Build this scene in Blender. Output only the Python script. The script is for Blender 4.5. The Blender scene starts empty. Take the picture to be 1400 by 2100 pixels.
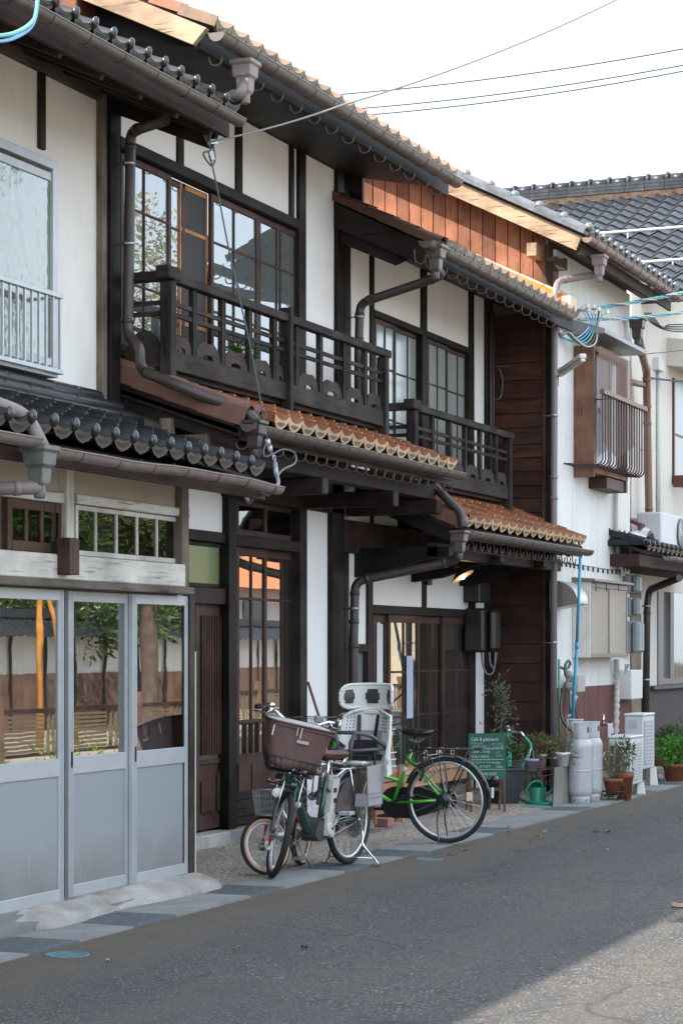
import bpy, math, random
from math import sin, cos, pi, radians
from mathutils import Vector, Matrix, Quaternion
rnd = random.Random(7)
sc = bpy.context.scene
COL = sc.collection

# ------------------------------------------------------------------ camera
F = 4300.0                       # focal length in photo pixels
TH = math.atan(1780 / F)         # the street runs this far to the right of the view axis
c, s = cos(TH), sin(TH)
CY, EYE = 7.1, 1.52              # camera stands 7.1 m in front of the house fronts
cam_d = bpy.data.cameras.new('camera')
cam = bpy.data.objects.new('camera', cam_d); COL.objects.link(cam)
cam.location = (0, -CY, EYE)
cam.rotation_euler = (radians(90), 0, TH - radians(90) + radians(0))
cam.rotation_euler[2] = -(radians(90) - TH)
cam_d.sensor_fit = 'VERTICAL'; cam_d.sensor_height = 36
cam_d.lens = F / 2100 * 36
cam_d.shift_y = 280 / 2100
cam_d.clip_start = .1; cam_d.clip_end = 600
sc.camera = cam

# ------------------------------------------------------------------ light
SUN = Vector((-.80, .665, 1.02)).normalized()       # direction towards the sun
el = math.asin(SUN.z); az = math.atan2(SUN.x, SUN.y)
w = bpy.data.worlds.new('World'); sc.world = w; w.use_nodes = True
nt = w.node_tree; nt.nodes.clear()
out = nt.nodes.new('ShaderNodeOutputWorld'); bg = nt.nodes.new('ShaderNodeBackground')
sky = nt.nodes.new('ShaderNodeTexSky'); sky.sky_type = 'NISHITA'; sky.sun_disc = False
sky.sun_elevation = el; sky.sun_rotation = az
sky.dust_density = 2.0; sky.air_density = 1.0; sky.ozone_density = 1.0
veil = nt.nodes.new('ShaderNodeMix'); veil.data_type = 'RGBA'
veil.inputs[0].default_value = .62
veil.inputs[7].default_value = (7.9, 8.8, 9.9, 1)  # thin bright cloud all over the sky
nt.links.new(sky.outputs[0], veil.inputs[6]); nt.links.new(veil.outputs[2], bg.inputs[0])
bg.inputs[1].default_value = .12
nt.links.new(bg.outputs[0], out.inputs[0])
sd = bpy.data.lights.new('sun', 'SUN'); sd.energy = 4.6; sd.angle = radians(.6); sd.color = (1, .90, .77)
so = bpy.data.objects.new('sun', sd); COL.objects.link(so)
so.rotation_euler = SUN.to_track_quat('Z', 'Y').to_euler(); so.location = (0, 0, 30)
sc.view_settings.view_transform = 'Standard'; sc.view_settings.look = 'None'
sc.view_settings.exposure = 1.5; sc.view_settings.gamma = 1
sc.cycles.max_bounces = 8; sc.cycles.transparent_max_bounces = 12
sc.cycles.sample_clamp_indirect = 6

# ------------------------------------------------------------------ where things stand: points on real planes
def XA(px, Y):
    r = (px - 700) / F; yc = Y + CY
    return yc * (c + r * s) / (s - r * c)
def P(px, py, Y):
    r = (px - 700) / F; yc = Y + CY
    D = yc / (s - r * c)
    return Vector((XA(px, Y), Y, EYE + (1330 - py) / F * D))
def ZA(px, py, Y): return P(px, py, Y).z
def PX(px, py, X):
    r = (px - 700) / F
    yc = X * (s - r * c) / (c + r * s); D = X * c + yc * s
    return Vector((X, yc - CY, EYE + (1330 - py) / F * D))
def back(q, d): return Vector((q[0] + c * d, q[1] + s * d, q[2] if len(q) > 2 else 0))
def PG(px, py, z=0):
    D = F * (EYE - z) / (py - 1330); l = (px - 700) / F * D
    return Vector((D * c + l * s, D * s - l * c - CY, z))

# ------------------------------------------------------------------ materials
MATS = {}
def principled(name, rough=.6, metal=0, spec=.5):
    m = bpy.data.materials.new(name); m.use_nodes = True
    b = m.node_tree.nodes['Principled BSDF']
    b.inputs['Roughness'].default_value = rough; b.inputs['Metallic'].default_value = metal
    b.inputs['Specular IOR Level'].default_value = spec
    return m, m.node_tree, b
def N(nt, t, **k):
    n = nt.nodes.new(t)
    for a, v in k.items(): setattr(n, a, v)
    return n
def coords(nt, scale, obj=True):
    tc = N(nt, 'ShaderNodeTexCoord'); mp = N(nt, 'ShaderNodeMapping')
    mp.inputs['Scale'].default_value = scale
    nt.links.new(tc.outputs['Object'], mp.inputs[0])
    return mp.outputs[0]
def noise(nt, vec, sc_, det=4, rough=.6):
    n = N(nt, 'ShaderNodeTexNoise'); n.inputs['Scale'].default_value = sc_
    n.inputs['Detail'].default_value = det; n.inputs['Roughness'].default_value = rough
    nt.links.new(vec, n.inputs['Vector']); return n.outputs['Fac']
def ramp(nt, fac, stops):
    r = N(nt, 'ShaderNodeValToRGB'); e = r.color_ramp.elements
    while len(e) < len(stops): e.new(.5)
    for i, (p, col) in enumerate(stops):
        e[i].position = p; e[i].color = (*col, 1) if len(col) == 3 else col
    nt.links.new(fac, r.inputs[0]); return r.outputs[0]
def mixc(nt, fac, a, b, mode='MIX'):
    m = N(nt, 'ShaderNodeMix', data_type='RGBA', blend_type=mode)
    for k, v in ((0, fac), (6, a), (7, b)):
        if hasattr(v, 'is_output'): nt.links.new(v, m.inputs[k])
        elif isinstance(v, (int, float)): m.inputs[k].default_value = v
        else: m.inputs[k].default_value = (*v, 1)
    return m.outputs[2]
def bump(nt, b, h, strength=.3, dist=.01):
    bp = N(nt, 'ShaderNodeBump'); bp.inputs['Strength'].default_value = strength
    bp.inputs['Distance'].default_value = dist
    nt.links.new(h, bp.inputs['Height']); nt.links.new(bp.outputs[0], b.inputs['Normal'])
def obj_var(nt, col, amt=.12):
    oi = N(nt, 'ShaderNodeObjectInfo')
    mr = N(nt, 'ShaderNodeMapRange'); mr.inputs[3].default_value = 1 - amt; mr.inputs[4].default_value = 1 + amt
    nt.links.new(oi.outputs['Random'], mr.inputs[0])
    hs = N(nt, 'ShaderNodeHueSaturation'); nt.links.new(mr.outputs[0], hs.inputs['Value'])
    nt.links.new(col, hs.inputs['Color']); return hs.outputs[0]

def wood(name, c1, c2, axis='z', rough=.65, grain=1.0, spec=.14, var=.15, weather=None):
    """aged timber, grain along one axis"""
    key = f'{name}_{axis}'
    if key in MATS: return MATS[key]
    m, nt, b = principled(key, rough, 0, spec)
    k = {'x': (.9, 14, 14), 'y': (14, .9, 14), 'z': (14, 14, .9)}[axis]
    v = coords(nt, tuple(a * grain for a in k))
    n1 = noise(nt, v, 3.0, 6, .65); n2 = noise(nt, coords(nt, (1, 1, 1)), 2.2, 4)
    col = ramp(nt, n1, [(.3, c1), (.68, c2)])
    col = mixc(nt, ramp(nt, n2, [(.35, (0, 0, 0)), (.7, (1, 1, 1))]), col, tuple(min(1, x * 1.5 + .01) for x in c2), 'MIX') if weather is None else \
          mixc(nt, ramp(nt, n2, [(.42, (0, 0, 0)), (.62, (1, 1, 1))]), col, weather)
    n3 = noise(nt, coords(nt, tuple(a * 2.2 for a in k)), 2.0, 3, .5)
    col = mixc(nt, ramp(nt, n3, [(.30, (.75, .75, .75)), (.40, (0, 0, 0))]), col, tuple(x * (.3 if c1[0] < .1 else .62) for x in c1))
    col = obj_var(nt, col, var)
    nt.links.new(col, b.inputs['Base Color'])
    bump(nt, b, n1, .5, .004)
    MATS[key] = m; return m
def dark(axis='z'): return wood('dark_timber', (.0075, .0050, .0042), (.020, .0135, .011), axis, .6)
def black(axis='z'): return wood('black_timber', (.0038, .0030, .0027), (.0105, .0078, .0068), axis, .55)
def brown(axis='z'): return wood('brown_joinery', (.030, .0155, .0115), (.055, .030, .023), axis, .5)
def rail_wood(axis='x'): return wood('balcony_timber', (.0095, .0075, .0068), (.034, .0270, .0235), axis, .7, 1, .14, .2, (.050, .041, .036))
def oldwood(axis='z'): return wood('weathered_timber', (.04, .03, .022), (.15, .12, .095), axis, .8, 1, .2)
def paint_wood(axis='x'): return wood('painted_timber', (.30, .275, .24), (.52, .50, .46), axis, .75, .6, .2)
def verge_wood(axis='y'): return wood('bleached_board', (.055, .034, .022), (.24, .175, .12), axis, .8, .7, .2)
def redwood(axis='z'): return wood('red_board', (.032, .012, .007), (.155, .062, .031), axis, .65, 1.3, .2, .25)
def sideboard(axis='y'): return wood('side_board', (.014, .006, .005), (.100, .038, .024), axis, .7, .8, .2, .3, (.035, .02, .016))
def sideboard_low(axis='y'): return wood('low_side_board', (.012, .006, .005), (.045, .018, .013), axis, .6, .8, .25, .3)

def simple(name, col, rough=.5, metal=0, spec=.5, nscale=0, namt=.12, bumps=0, var=0, emit=None, coat=0):
    if name in MATS: return MATS[name]
    m, nt, b = principled(name, rough, metal, spec)
    if nscale:
        n = noise(nt, coords(nt, (1, 1, 1)), nscale, 6, .6)
        cc = ramp(nt, n, [(.3, tuple(x * (1 - namt) for x in col)), (.7, tuple(min(1, x * (1 + namt)) for x in col))])
        if bumps: bump(nt, b, n, bumps, .005)
    else:
        r = N(nt, 'ShaderNodeRGB'); r.outputs[0].default_value = (*col, 1); cc = r.outputs[0]
    if var: cc = obj_var(nt, cc, var)
    nt.links.new(cc, b.inputs['Base Color'])
    if emit: b.inputs['Emission Color'].default_value = (*emit[0], 1); b.inputs['Emission Strength'].default_value = emit[1]
    if coat: b.inputs['Coat Weight'].default_value = coat; b.inputs['Coat Roughness'].default_value = .1
    MATS[name] = m; return m

def plaster(name='plaster', col=(.74, .73, .70), stain=(.52, .47, .39), amt=.5, rough=.9):
    if name in MATS: return MATS[name]
    m, nt, b = principled(name, rough, 0, .2)
    n1 = noise(nt, coords(nt, (1, 1, .35)), 2.0, 8, .62); n2 = noise(nt, coords(nt, (1, 1, 1)), 160, 3)
    n3 = noise(nt, coords(nt, (9, 9, .5)), 2.0, 4, .5)
    cc = mixc(nt, ramp(nt, n1, [(.45, (0, 0, 0)), (.80, (amt, amt, amt))]), col, stain)
    cc = mixc(nt, ramp(nt, n3, [(.58, (0, 0, 0)), (.78, (amt * .35,) * 3)]), cc, stain)
    nt.links.new(cc, b.inputs['Base Color']); bump(nt, b, n2, .12, .003)
    MATS[name] = m; return m
def tile_mat(name, col, col2, rough, spec=.6, dirt=(.05, .045, .03)):
    if name in MATS: return MATS[name]
    m, nt, b = principled(name, rough, 0, spec)
    n = noise(nt, coords(nt, (1, 1, 1)), 9, 6, .7)
    cc = ramp(nt, n, [(.32, col), (.62, col2), (.8, dirt)])
    cc = obj_var(nt, cc, .22)
    nt.links.new(cc, b.inputs['Base Color'])
    rr = N(nt, 'ShaderNodeMapRange'); rr.inputs[3].default_value = rough * .7; rr.inputs[4].default_value = min(1, rough * 1.6)
    nt.links.new(n, rr.inputs[0]); nt.links.new(rr.outputs[0], b.inputs['Roughness'])
    bump(nt, b, n, .12, .004)
    MATS[name] = m; return m
def glass(name='glass', tint=(.62, .66, .66), ior=.085, wave=.02, rough=0.0, milk=0, milkcol=(.6, .65, .62), pattern=0, scale=3):
    """window pane: mirrors by Fresnel, lets the room behind show; milk = share of frosting"""
    if name in MATS: return MATS[name]
    m = bpy.data.materials.new(name); m.use_nodes = True; nt = m.node_tree; nt.nodes.clear()
    o = N(nt, 'ShaderNodeOutputMaterial'); mix = N(nt, 'ShaderNodeMixShader')
    g = N(nt, 'ShaderNodeBsdfGlossy'); g.inputs['Roughness'].default_value = rough
    g.inputs['Color'].default_value = (1, 1, 1, 1)
    t = N(nt, 'ShaderNodeBsdfTransparent'); t.inputs[0].default_value = (*tint, 1)
    lw = N(nt, 'ShaderNodeLayerWeight'); lw.inputs['Blend'].default_value = .5
    pw = N(nt, 'ShaderNodeMath', operation='POWER'); pw.inputs[1].default_value = 4.6
    fr = N(nt, 'ShaderNodeMapRange'); fr.inputs[3].default_value = ior; fr.inputs[4].default_value = 1.0
    nt.links.new(lw.outputs['Facing'], pw.inputs[0]); nt.links.new(pw.outputs[0], fr.inputs[0])
    n = noise(nt, coords(nt, (1, 1, 1)), scale, 2, .4)
    bp = N(nt, 'ShaderNodeBump'); bp.inputs['Strength'].default_value = wave if not pattern else pattern; bp.inputs['Distance'].default_value = .02
    if pattern:
        vo = N(nt, 'ShaderNodeTexVoronoi'); vo.inputs['Scale'].default_value = 70
        nt.links.new(coords(nt, (1, 1, 1)), vo.inputs['Vector']); nt.links.new(vo.outputs['Distance'], bp.inputs['Height'])
    else: nt.links.new(n, bp.inputs['Height'])
    nt.links.new(bp.outputs[0], g.inputs['Normal']); nt.links.new(bp.outputs[0], lw.inputs['Normal'])
    base = t.outputs[0]
    if milk:
        d = N(nt, 'ShaderNodeBsdfDiffuse'); d.inputs[0].default_value = (*milkcol, 1)
        tl = N(nt, 'ShaderNodeBsdfTranslucent'); tl.inputs[0].default_value = (*milkcol, 1)
        m0 = N(nt, 'ShaderNodeMixShader'); m0.inputs[0].default_value = .4
        nt.links.new(d.outputs[0], m0.inputs[1]); nt.links.new(tl.outputs[0], m0.inputs[2])
        m1 = N(nt, 'ShaderNodeMixShader'); m1.inputs[0].default_value = milk
        nt.links.new(t.outputs[0], m1.inputs[1]); nt.links.new(m0.outputs[0], m1.inputs[2]); base = m1.outputs[0]
    nt.links.new(fr.outputs[0], mix.inputs[0]); nt.links.new(base, mix.inputs[1]); nt.links.new(g.outputs[0], mix.inputs[2])
    nt.links.new(mix.outputs[0], o.inputs[0])
    MATS[name] = m; return m

GUT = lambda: simple('gutter_brown', (.088, .072, .062), .42, 0, .5, 14, .25, .05)
GUTD = lambda: simple('pipe_brown', (.052, .038, .034), .4, 0, .5, 10, .2, .05)
GUTP = lambda: simple('faded_pipe', (.15, .125, .118), .5, 0, .5, 10, .2, .05)
ALU = lambda: simple('aluminium', (.46, .485, .50), .42, .35, .5, 6, .08)
CHROME = lambda: simple('chrome', (.72, .72, .72), .18, 1)
STEEL = lambda: simple('dull_steel', (.38, .38, .37), .4, .9)
BLKM = lambda: simple('black_enamel', (.012, .012, .013), .35)
RUB = lambda: simple('rubber', (.022, .023, .024), .75, 0, .3)

# ------------------------------------------------------------------ mesh builder
class MB:
    def __init__(self): self.v = []; self.f = []; self.mi = []; self.sm = []
    def add(self, vs, fs, mi=0, smooth=False):
        o = len(self.v); self.v += [Vector(p) for p in vs]
        for f in fs: self.f.append([i + o for i in f]); self.mi.append(mi); self.sm.append(smooth)
        return self
    def box(self, x0, x1, y0, y1, z0, z1, mi=0):
        if x0 > x1: x0, x1 = x1, x0
        if y0 > y1: y0, y1 = y1, y0
        if z0 > z1: z0, z1 = z1, z0
        vs = [(x, y, z) for z in (z0, z1) for y in (y0, y1) for x in (x0, x1)]
        return self.add(vs, [(0, 2, 3, 1), (4, 5, 7, 6), (0, 1, 5, 4), (2, 6, 7, 3), (0, 4, 6, 2), (1, 3, 7, 5)], mi)
    def bar(self, p, q, wd, ht, up=(0, 0, 1), mi=0):
        p = Vector(p); q = Vector(q); d = (q - p).normalized(); up = Vector(up)
        a = d.cross(up)
        if a.length < 1e-4: a = d.cross(Vector((1, 0, 0)))
        a.normalize(); b = a.cross(d).normalized(); a = a * wd / 2; b = b * ht / 2
        vs = [p - a - b, p + a - b, p + a + b, p - a + b, q - a - b, q + a - b, q + a + b, q - a + b]
        return self.add(vs, [(0, 1, 2, 3), (7, 6, 5, 4), (4, 5, 1, 0), (5, 6, 2, 1), (6, 7, 3, 2), (7, 4, 0, 3)], mi)
    def tube(self, pts, r, n=8, mi=0, caps=True, closed=False, smooth=True):
        pts = [Vector(p) for p in pts]
        rs = r if isinstance(r, (list, tuple)) else [r] * len(pts)
        m = len(pts); base = len(self.v); prev = None
        for i, p in enumerate(pts):
            if closed: d = pts[(i + 1) % m] - pts[i - 1]
            elif i == 0: d = pts[1] - p
            elif i == m - 1: d = p - pts[-2]
            else: d = (pts[i + 1] - p).normalized() + (p - pts[i - 1]).normalized()
            d.normalize()
            if prev is None:
                a = d.cross(Vector((0, 0, 1)))
                if a.length < .05: a = d.cross(Vector((0, 1, 0)))
            else: a = prev - d * prev.dot(d)
            a.normalize(); prev = a.copy(); b = d.cross(a)
            for k in range(n):
                t = 2 * pi * k / n; self.v.append(p + (a * cos(t) + b * sin(t)) * rs[i])
        rng = m if closed else m - 1
        for i in range(rng):
            for k in range(n):
                i2 = (i + 1) % m
                self.f.append([base + i * n + k, base + i * n + (k + 1) % n, base + i2 * n + (k + 1) % n, base + i2 * n + k])
                self.mi.append(mi); self.sm.append(smooth)
        if caps and not closed:
            self.f.append([base + k for k in range(n)][::-1]); self.mi.append(mi); self.sm.append(False)
            self.f.append([base + (m - 1) * n + k for k in range(n)]); self.mi.append(mi); self.sm.append(False)
        return self
    def lathe(self, prof, n=20, at=(0, 0, 0), axis=(0, 0, 1), mi=0, smooth=True, sq=1):
        q = Vector((0, 0, 1)).rotation_difference(Vector(axis).normalized()); at = Vector(at)
        base = len(self.v); m = len(prof)
        for (r, z) in prof:
            for k in range(n):
                t = 2 * pi * k / n; self.v.append(at + q @ Vector((r * cos(t), r * sin(t) * sq, z)))
        for i in range(m - 1):
            for k in range(n):
                self.f.append([base + i * n + k, base + i * n + (k + 1) % n, base + (i + 1) * n + (k + 1) % n, base + (i + 1) * n + k])
                self.mi.append(mi); self.sm.append(smooth)
        for i in (0, m - 1):
            if prof[i][0] > 1e-4:
                self.f.append([base + i * n + k for k in range(n)][::(-1 if i == 0 else 1)]); self.mi.append(mi); self.sm.append(False)
        return self
    def prism(self, poly, ext, mi=0, smooth=False):
        """3-D polygon pushed along the vector ext"""
        poly = [Vector(p) for p in poly]; ext = Vector(ext); n = len(poly)
        nrm = Vector((0, 0, 0))
        for i in range(n): nrm += poly[i].cross(poly[(i + 1) % n])
        if nrm.dot(ext) > 0: poly = poly[::-1]
        vs = poly + [p + ext for p in poly]
        self.add(vs, [list(range(n)), list(range(2 * n - 1, n - 1, -1))], mi)
        self.add(vs, [[i, i + n, (i + 1) % n + n, (i + 1) % n] for i in range(n)], mi, smooth)
        return self
    def sphere(self, ctr, r, n=12, m=8, mi=0, sc_=(1, 1, 1)):
        ctr = Vector(ctr); base = len(self.v)
        for i in range(m + 1):
            a = pi * i / m
            for k in range(n):
                t = 2 * pi * k / n
                self.v.append(ctr + Vector((sin(a) * cos(t) * sc_[0], sin(a) * sin(t) * sc_[1], cos(a) * sc_[2])) * r)
        for i in range(m):
            for k in range(n):
                self.f.append([base + i * n + k, base + (i + 1) * n + k, base + (i + 1) * n + (k + 1) % n, base + i * n + (k + 1) % n])
                self.mi.append(mi); self.sm.append(True)
        return self
    def grid(self, fn, nu, nv, mi=0, smooth=True, flip=False):
        base = len(self.v)
        for j in range(nv + 1):
            for i in range(nu + 1): self.v.append(Vector(fn(i / nu, j / nv)))
        for j in range(nv):
            for i in range(nu):
                a = base + j * (nu + 1) + i; f = [a, a + 1, a + nu + 2, a + nu + 1]
                self.f.append(f[::-1] if flip else f); self.mi.append(mi); self.sm.append(smooth)
        return self
    def mesh(self, name, off=(0, 0, 0)):
        off = Vector(off); me = bpy.data.meshes.new(name)
        me.from_pydata([tuple(p - off) for p in self.v], [], self.f)
        me.polygons.foreach_set('material_index', self.mi); me.polygons.foreach_set('use_smooth', self.sm)
        me.validate(); me.update(); return me

BASE = {}
def thing(name, loc, label, cat, group=None, rz=0):
    o = bpy.data.objects.new(name, None); COL.objects.link(o); o.empty_display_size = .2
    o.location = loc; o.rotation_euler = (0, 0, rz)
    o['label'] = label; o['category'] = cat
    if group: o['group'] = group
    BASE[o.name] = Vector(loc); return o
def part(name, mb, mats, parent, bev=0, label=None, kind=None):
    """a mesh given in world coordinates (or in the thing's own, when local) as a child of parent"""
    off = BASE[parent.name] if parent else Vector((0, 0, 0))
    me = mb.mesh(name, off)
    for m in (mats if isinstance(mats, (list, tuple)) else [mats]): me.materials.append(m)
    o = bpy.data.objects.new(name, me); COL.objects.link(o)
    if parent: o.parent = parent; BASE[o.name] = off
    else: BASE[o.name] = Vector((0, 0, 0))
    if bev:
        b = o.modifiers.new('bevel', 'BEVEL'); b.width = bev; b.segments = 1; b.limit_method = 'ANGLE'
        b.harden_normals = False
    if label: o['label'] = label
    if kind: o['kind'] = kind
    return o
def solo(name, mb, mats, label, cat, group=None, bev=0, at=None):
    """a thing that is one mesh"""
    off = Vector(at) if at is not None else Vector((0, 0, 0))
    me = mb.mesh(name, off)
    for m in (mats if isinstance(mats, (list, tuple)) else [mats]): me.materials.append(m)
    o = bpy.data.objects.new(name, me); COL.objects.link(o); o.location = off; BASE[o.name] = off
    o['label'] = label; o['category'] = cat
    if group: o['group'] = group
    if bev:
        b = o.modifiers.new('bevel', 'BEVEL'); b.width = bev; b.segments = 2; b.limit_method = 'ANGLE'
    return o
def struct(name, mb, mats, kind='structure'):
    o = part(name, mb, mats, None, kind=kind); return o
def place(name, me, parent, loc, rot=(0, 0, 0), scale=(1, 1, 1)):
    """a piece that shares its mesh with its likes; loc in world coordinates"""
    o = bpy.data.objects.new(name, me); COL.objects.link(o)
    o.parent = parent; o.location = Vector(loc) - BASE[parent.name]
    o.rotation_euler = rot; o.scale = scale; BASE[o.name] = BASE[parent.name]
    return o
def B(*a): return MB().box(*a)
def smooth_path(pts, r=.06, n=5):
    """round the corners of a polyline"""
    pts = [Vector(p) for p in pts]; out = [pts[0]]
    for i in range(1, len(pts) - 1):
        a, b, d = pts[i - 1], pts[i], pts[i + 1]
        u = (a - b); v = (d - b); k = min(r, u.length * .45, v.length * .45)
        p0 = b + u.normalized() * k; p1 = b + v.normalized() * k
        for j in range(n + 1):
            t = j / n; out.append(p0 * (1 - t) ** 2 + b * 2 * t * (1 - t) + p1 * t * t)
    out.append(pts[-1]); return out
def catenary(p, q, sag, n=14):
    p = Vector(p); q = Vector(q)
    return [p.lerp(q, i / n) - Vector((0, 0, 4 * sag * (i / n) * (1 - i / n))) for i in range(n + 1)]
def spline(pts, n=8):
    pts = [Vector(p) for p in pts]; out = []
    for i in range(len(pts) - 1):
        p0 = pts[max(i - 1, 0)]; p1 = pts[i]; p2 = pts[i + 1]; p3 = pts[min(i + 2, len(pts) - 1)]
        for j in range(n):
            t = j / n
            out.append(.5 * ((2 * p1) + (p2 - p0) * t + (2 * p0 - 5 * p1 + 4 * p2 - p3) * t * t + (3 * p1 - p0 - 3 * p2 + p3) * t ** 3))
    out.append(pts[-1]); return out
# ================================================================== GROUND
def asphalt_mat():
    m, nt, b = principled('asphalt', .86, 0, .25)
    v = coords(nt, (1, 1, 1))
    vo = N(nt, 'ShaderNodeTexVoronoi'); vo.inputs['Scale'].default_value = 105; nt.links.new(v, vo.inputs['Vector'])
    n1 = noise(nt, v, .7, 5); n2 = noise(nt, v, 5, 6, .65); n3 = noise(nt, v, 60, 3, .7)
    bw = N(nt, 'ShaderNodeSeparateColor'); nt.links.new(vo.outputs['Color'], bw.inputs[0])
    chips = ramp(nt, bw.outputs[0], [(.2, (.033, .034, .037)), (.6, (.052, .053, .057)), (.88, (.092, .090, .088)), (.97, (.24, .23, .21))])
    cc = mixc(nt, ramp(nt, n2, [(.40, (0, 0, 0)), (.66, (.7, .7, .7))]), chips, (.090, .080, .066))
    cc = mixc(nt, ramp(nt, n1, [(.4, (0, 0, 0)), (.65, (.5, .5, .5))]), cc, (.048, .049, .053))
    n5 = noise(nt, coords(nt, (.25, 1.6, 1)), 1.1, 4); cc = mixc(nt, ramp(nt, n5, [(.42, (0, 0, 0)), (.66, (.45, .45, .45))]), cc, (.085, .078, .068))
    wp = N(nt, 'ShaderNodeTexNoise'); wp.inputs['Scale'].default_value = 1.3; nt.links.new(v, wp.inputs['Vector'])
    vm = N(nt, 'ShaderNodeMix', data_type='RGBA'); vm.inputs[0].default_value = .35; nt.links.new(v, vm.inputs[6]); nt.links.new(wp.outputs['Color'], vm.inputs[7])
    ck = N(nt, 'ShaderNodeTexVoronoi', feature='DISTANCE_TO_EDGE'); ck.inputs['Scale'].default_value = .55; nt.links.new(vm.outputs[2], ck.inputs['Vector'])
    cc = mixc(nt, ramp(nt, ck.outputs['Distance'], [(.0, (.55, .55, .55)), (.006, (0, 0, 0))]), cc, (.02, .02, .02))
    sy = N(nt, 'ShaderNodeSeparateXYZ'); nt.links.new(v, sy.inputs[0]); my = N(nt, 'ShaderNodeMapRange'); my.inputs[1].default_value = -2.7; my.inputs[2].default_value = -1.72; nt.links.new(sy.outputs[1], my.inputs[0])
    gm = N(nt, 'ShaderNodeMath', operation='MULTIPLY'); nt.links.new(my.outputs[0], gm.inputs[0]); nt.links.new(noise(nt, coords(nt, (.8, 2, 1)), 3.0, 6, .7), gm.inputs[1])
    cc = mixc(nt, ramp(nt, gm.outputs[0], [(.12, (0, 0, 0)), (.5, (.75, .75, .75))]), cc, (.115, .095, .068))
    nt.links.new(cc, b.inputs['Base Color'])
    bump(nt, b, vo.outputs['Distance'], .6, .005)
    return m
def aggregate_mat():
    m, nt, b = principled('exposed_aggregate', .85, 0, .3)
    v = coords(nt, (1, 1, 1))
    vo = N(nt, 'ShaderNodeTexVoronoi'); vo.inputs['Scale'].default_value = 95; nt.links.new(v, vo.inputs['Vector'])
    bw = N(nt, 'ShaderNodeSeparateColor'); nt.links.new(vo.outputs['Color'], bw.inputs[0])
    chips = ramp(nt, bw.outputs[0], [(.1, (.11, .09, .07)), (.45, (.26, .215, .17)), (.75, (.40, .34, .28)), (.95, (.58, .54, .48))])
    n2 = noise(nt, v, 1.6, 6)
    cc = mixc(nt, ramp(nt, n2, [(.45, (0, 0, 0)), (.75, (.6, .6, .6))]), chips, (.14, .115, .09))
    nt.links.new(cc, b.inputs['Base Color']); bump(nt, b, vo.outputs['Distance'], .7, .006)
    return m
def concrete_mat(name, c1, c2, moss=0):
    if name in MATS: return MATS[name]
    m, nt, b = principled(name, .9, 0, .2)
    v = coords(nt, (1, 1, 1)); n1 = noise(nt, v, 3.5, 8, .65); n2 = noise(nt, v, 90, 4, .7)
    cc = ramp(nt, n1, [(.3, c1), (.7, c2)])
    cc = mixc(nt, .35, cc, ramp(nt, n2, [(.35, (.08, .08, .08)), (.7, (.45, .44, .42))]), 'OVERLAY')
    if moss:
        n3 = noise(nt, v, 2.2, 5); cc = mixc(nt, ramp(nt, n3, [(.56, (0, 0, 0)), (.72, (moss,) * 3)]), cc, (.07, .085, .03))
    cc = obj_var(nt, cc, .12)
    nt.links.new(cc, b.inputs['Base Color']); bump(nt, b, n2, .5, .004)
    MATS[name] = m; return m
ASPH = asphalt_mat(); AGG = aggregate_mat()
CONC = concrete_mat('drain_concrete', (.20, .205, .205), (.34, .345, .34), .5)
CONCL = concrete_mat('pale_mortar', (.30, .28, .25), (.60, .58, .54), .25)
CONCG = concrete_mat('grey_block', (.19, .185, .17), (.31, .30, .275))
SOIL = simple('earth', (.09, .075, .055), .95, 0, .2, 8, .35, .4)

struct('ground', B(-120, 220, -160, 160, -.6, -.02), SOIL)
struct('bounce_ground', B(-25, 90, -40, -8.3, -.1, .006), simple('pale_bounce', (.40, .36, .30), .95, 0, .2, 12, .15, .3))  # unseen pale ground added to bounce warm light onto the house fronts
road = MB(); road.grid(lambda u, v: (-30 + u * 110, -8.2 + v * 6.498, 0.0), 60, 8, smooth=False)
struct('road', road, ASPH)
fc = B(11.6, 27.0, -1.298, .35, -.1, .012); struct('forecourt', fc, AGG)
edge = struct('drain_strip', B(-30, 60, -1.706, -1.30, -.3, -.012), CONCG)
# slabs and gratings of the drain strip, laid one after the other
sl = MB(); sl.box(0, .995, 0, .398, -.06, 0); slab_me = sl.mesh('drain_slab'); slab_me.materials.append(CONC)
sl2 = MB(); sl2.box(0, .595, 0, .398, -.06, 0); slab2_me = sl2.mesh('short_drain_slab'); slab2_me.materials.append(CONC)
GRT = simple('grate_steel', (.135, .155, .165), .6, .5, .5, 20, .3)
gr = MB(); gr.box(0, .495, 0, .03, -.05, .0); gr.box(0, .495, .365, .395, -.05, .0)
gr.box(0, .495, .03, .365, -.05, -.012, 1)
for i in range(17): gr.box(0, .495, .044 + i * .019, .052 + i * .019, -.018, -.002)
for i in range(7): gr.box(.08 * i, .08 * i + .012, .03, .365, -.018, -.003)
grate_me = gr.mesh('drain_grate'); grate_me.materials.append(GRT); grate_me.materials.append(BLKM())
x = 4.0
GR = [XA(p_, -1.5) for p_ in (20, 235, 465, 690, 800, 985, 1165, 1285, 1370)]
k = 0
while x < 34:
    nxt = [g for g in GR if x - .3 < g < x + .35]
    if nxt:
        place('drain_grate', grate_me, edge, (x, -1.703, .012)); GR.remove(nxt[0]); x += .5
    elif [g for g in GR if x < g < x + .9]:
        place('drain_slab', slab2_me, edge, (x, -1.703, rnd.uniform(.010, .016)), (0, rnd.uniform(-.003, .003), 0)); x += .6
    else:
        place('drain_slab', slab_me, edge, (x, -1.703, rnd.uniform(.010, .016)), (0, rnd.uniform(-.003, .003), rnd.uniform(-.002, .002))); x += 1.0
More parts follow.
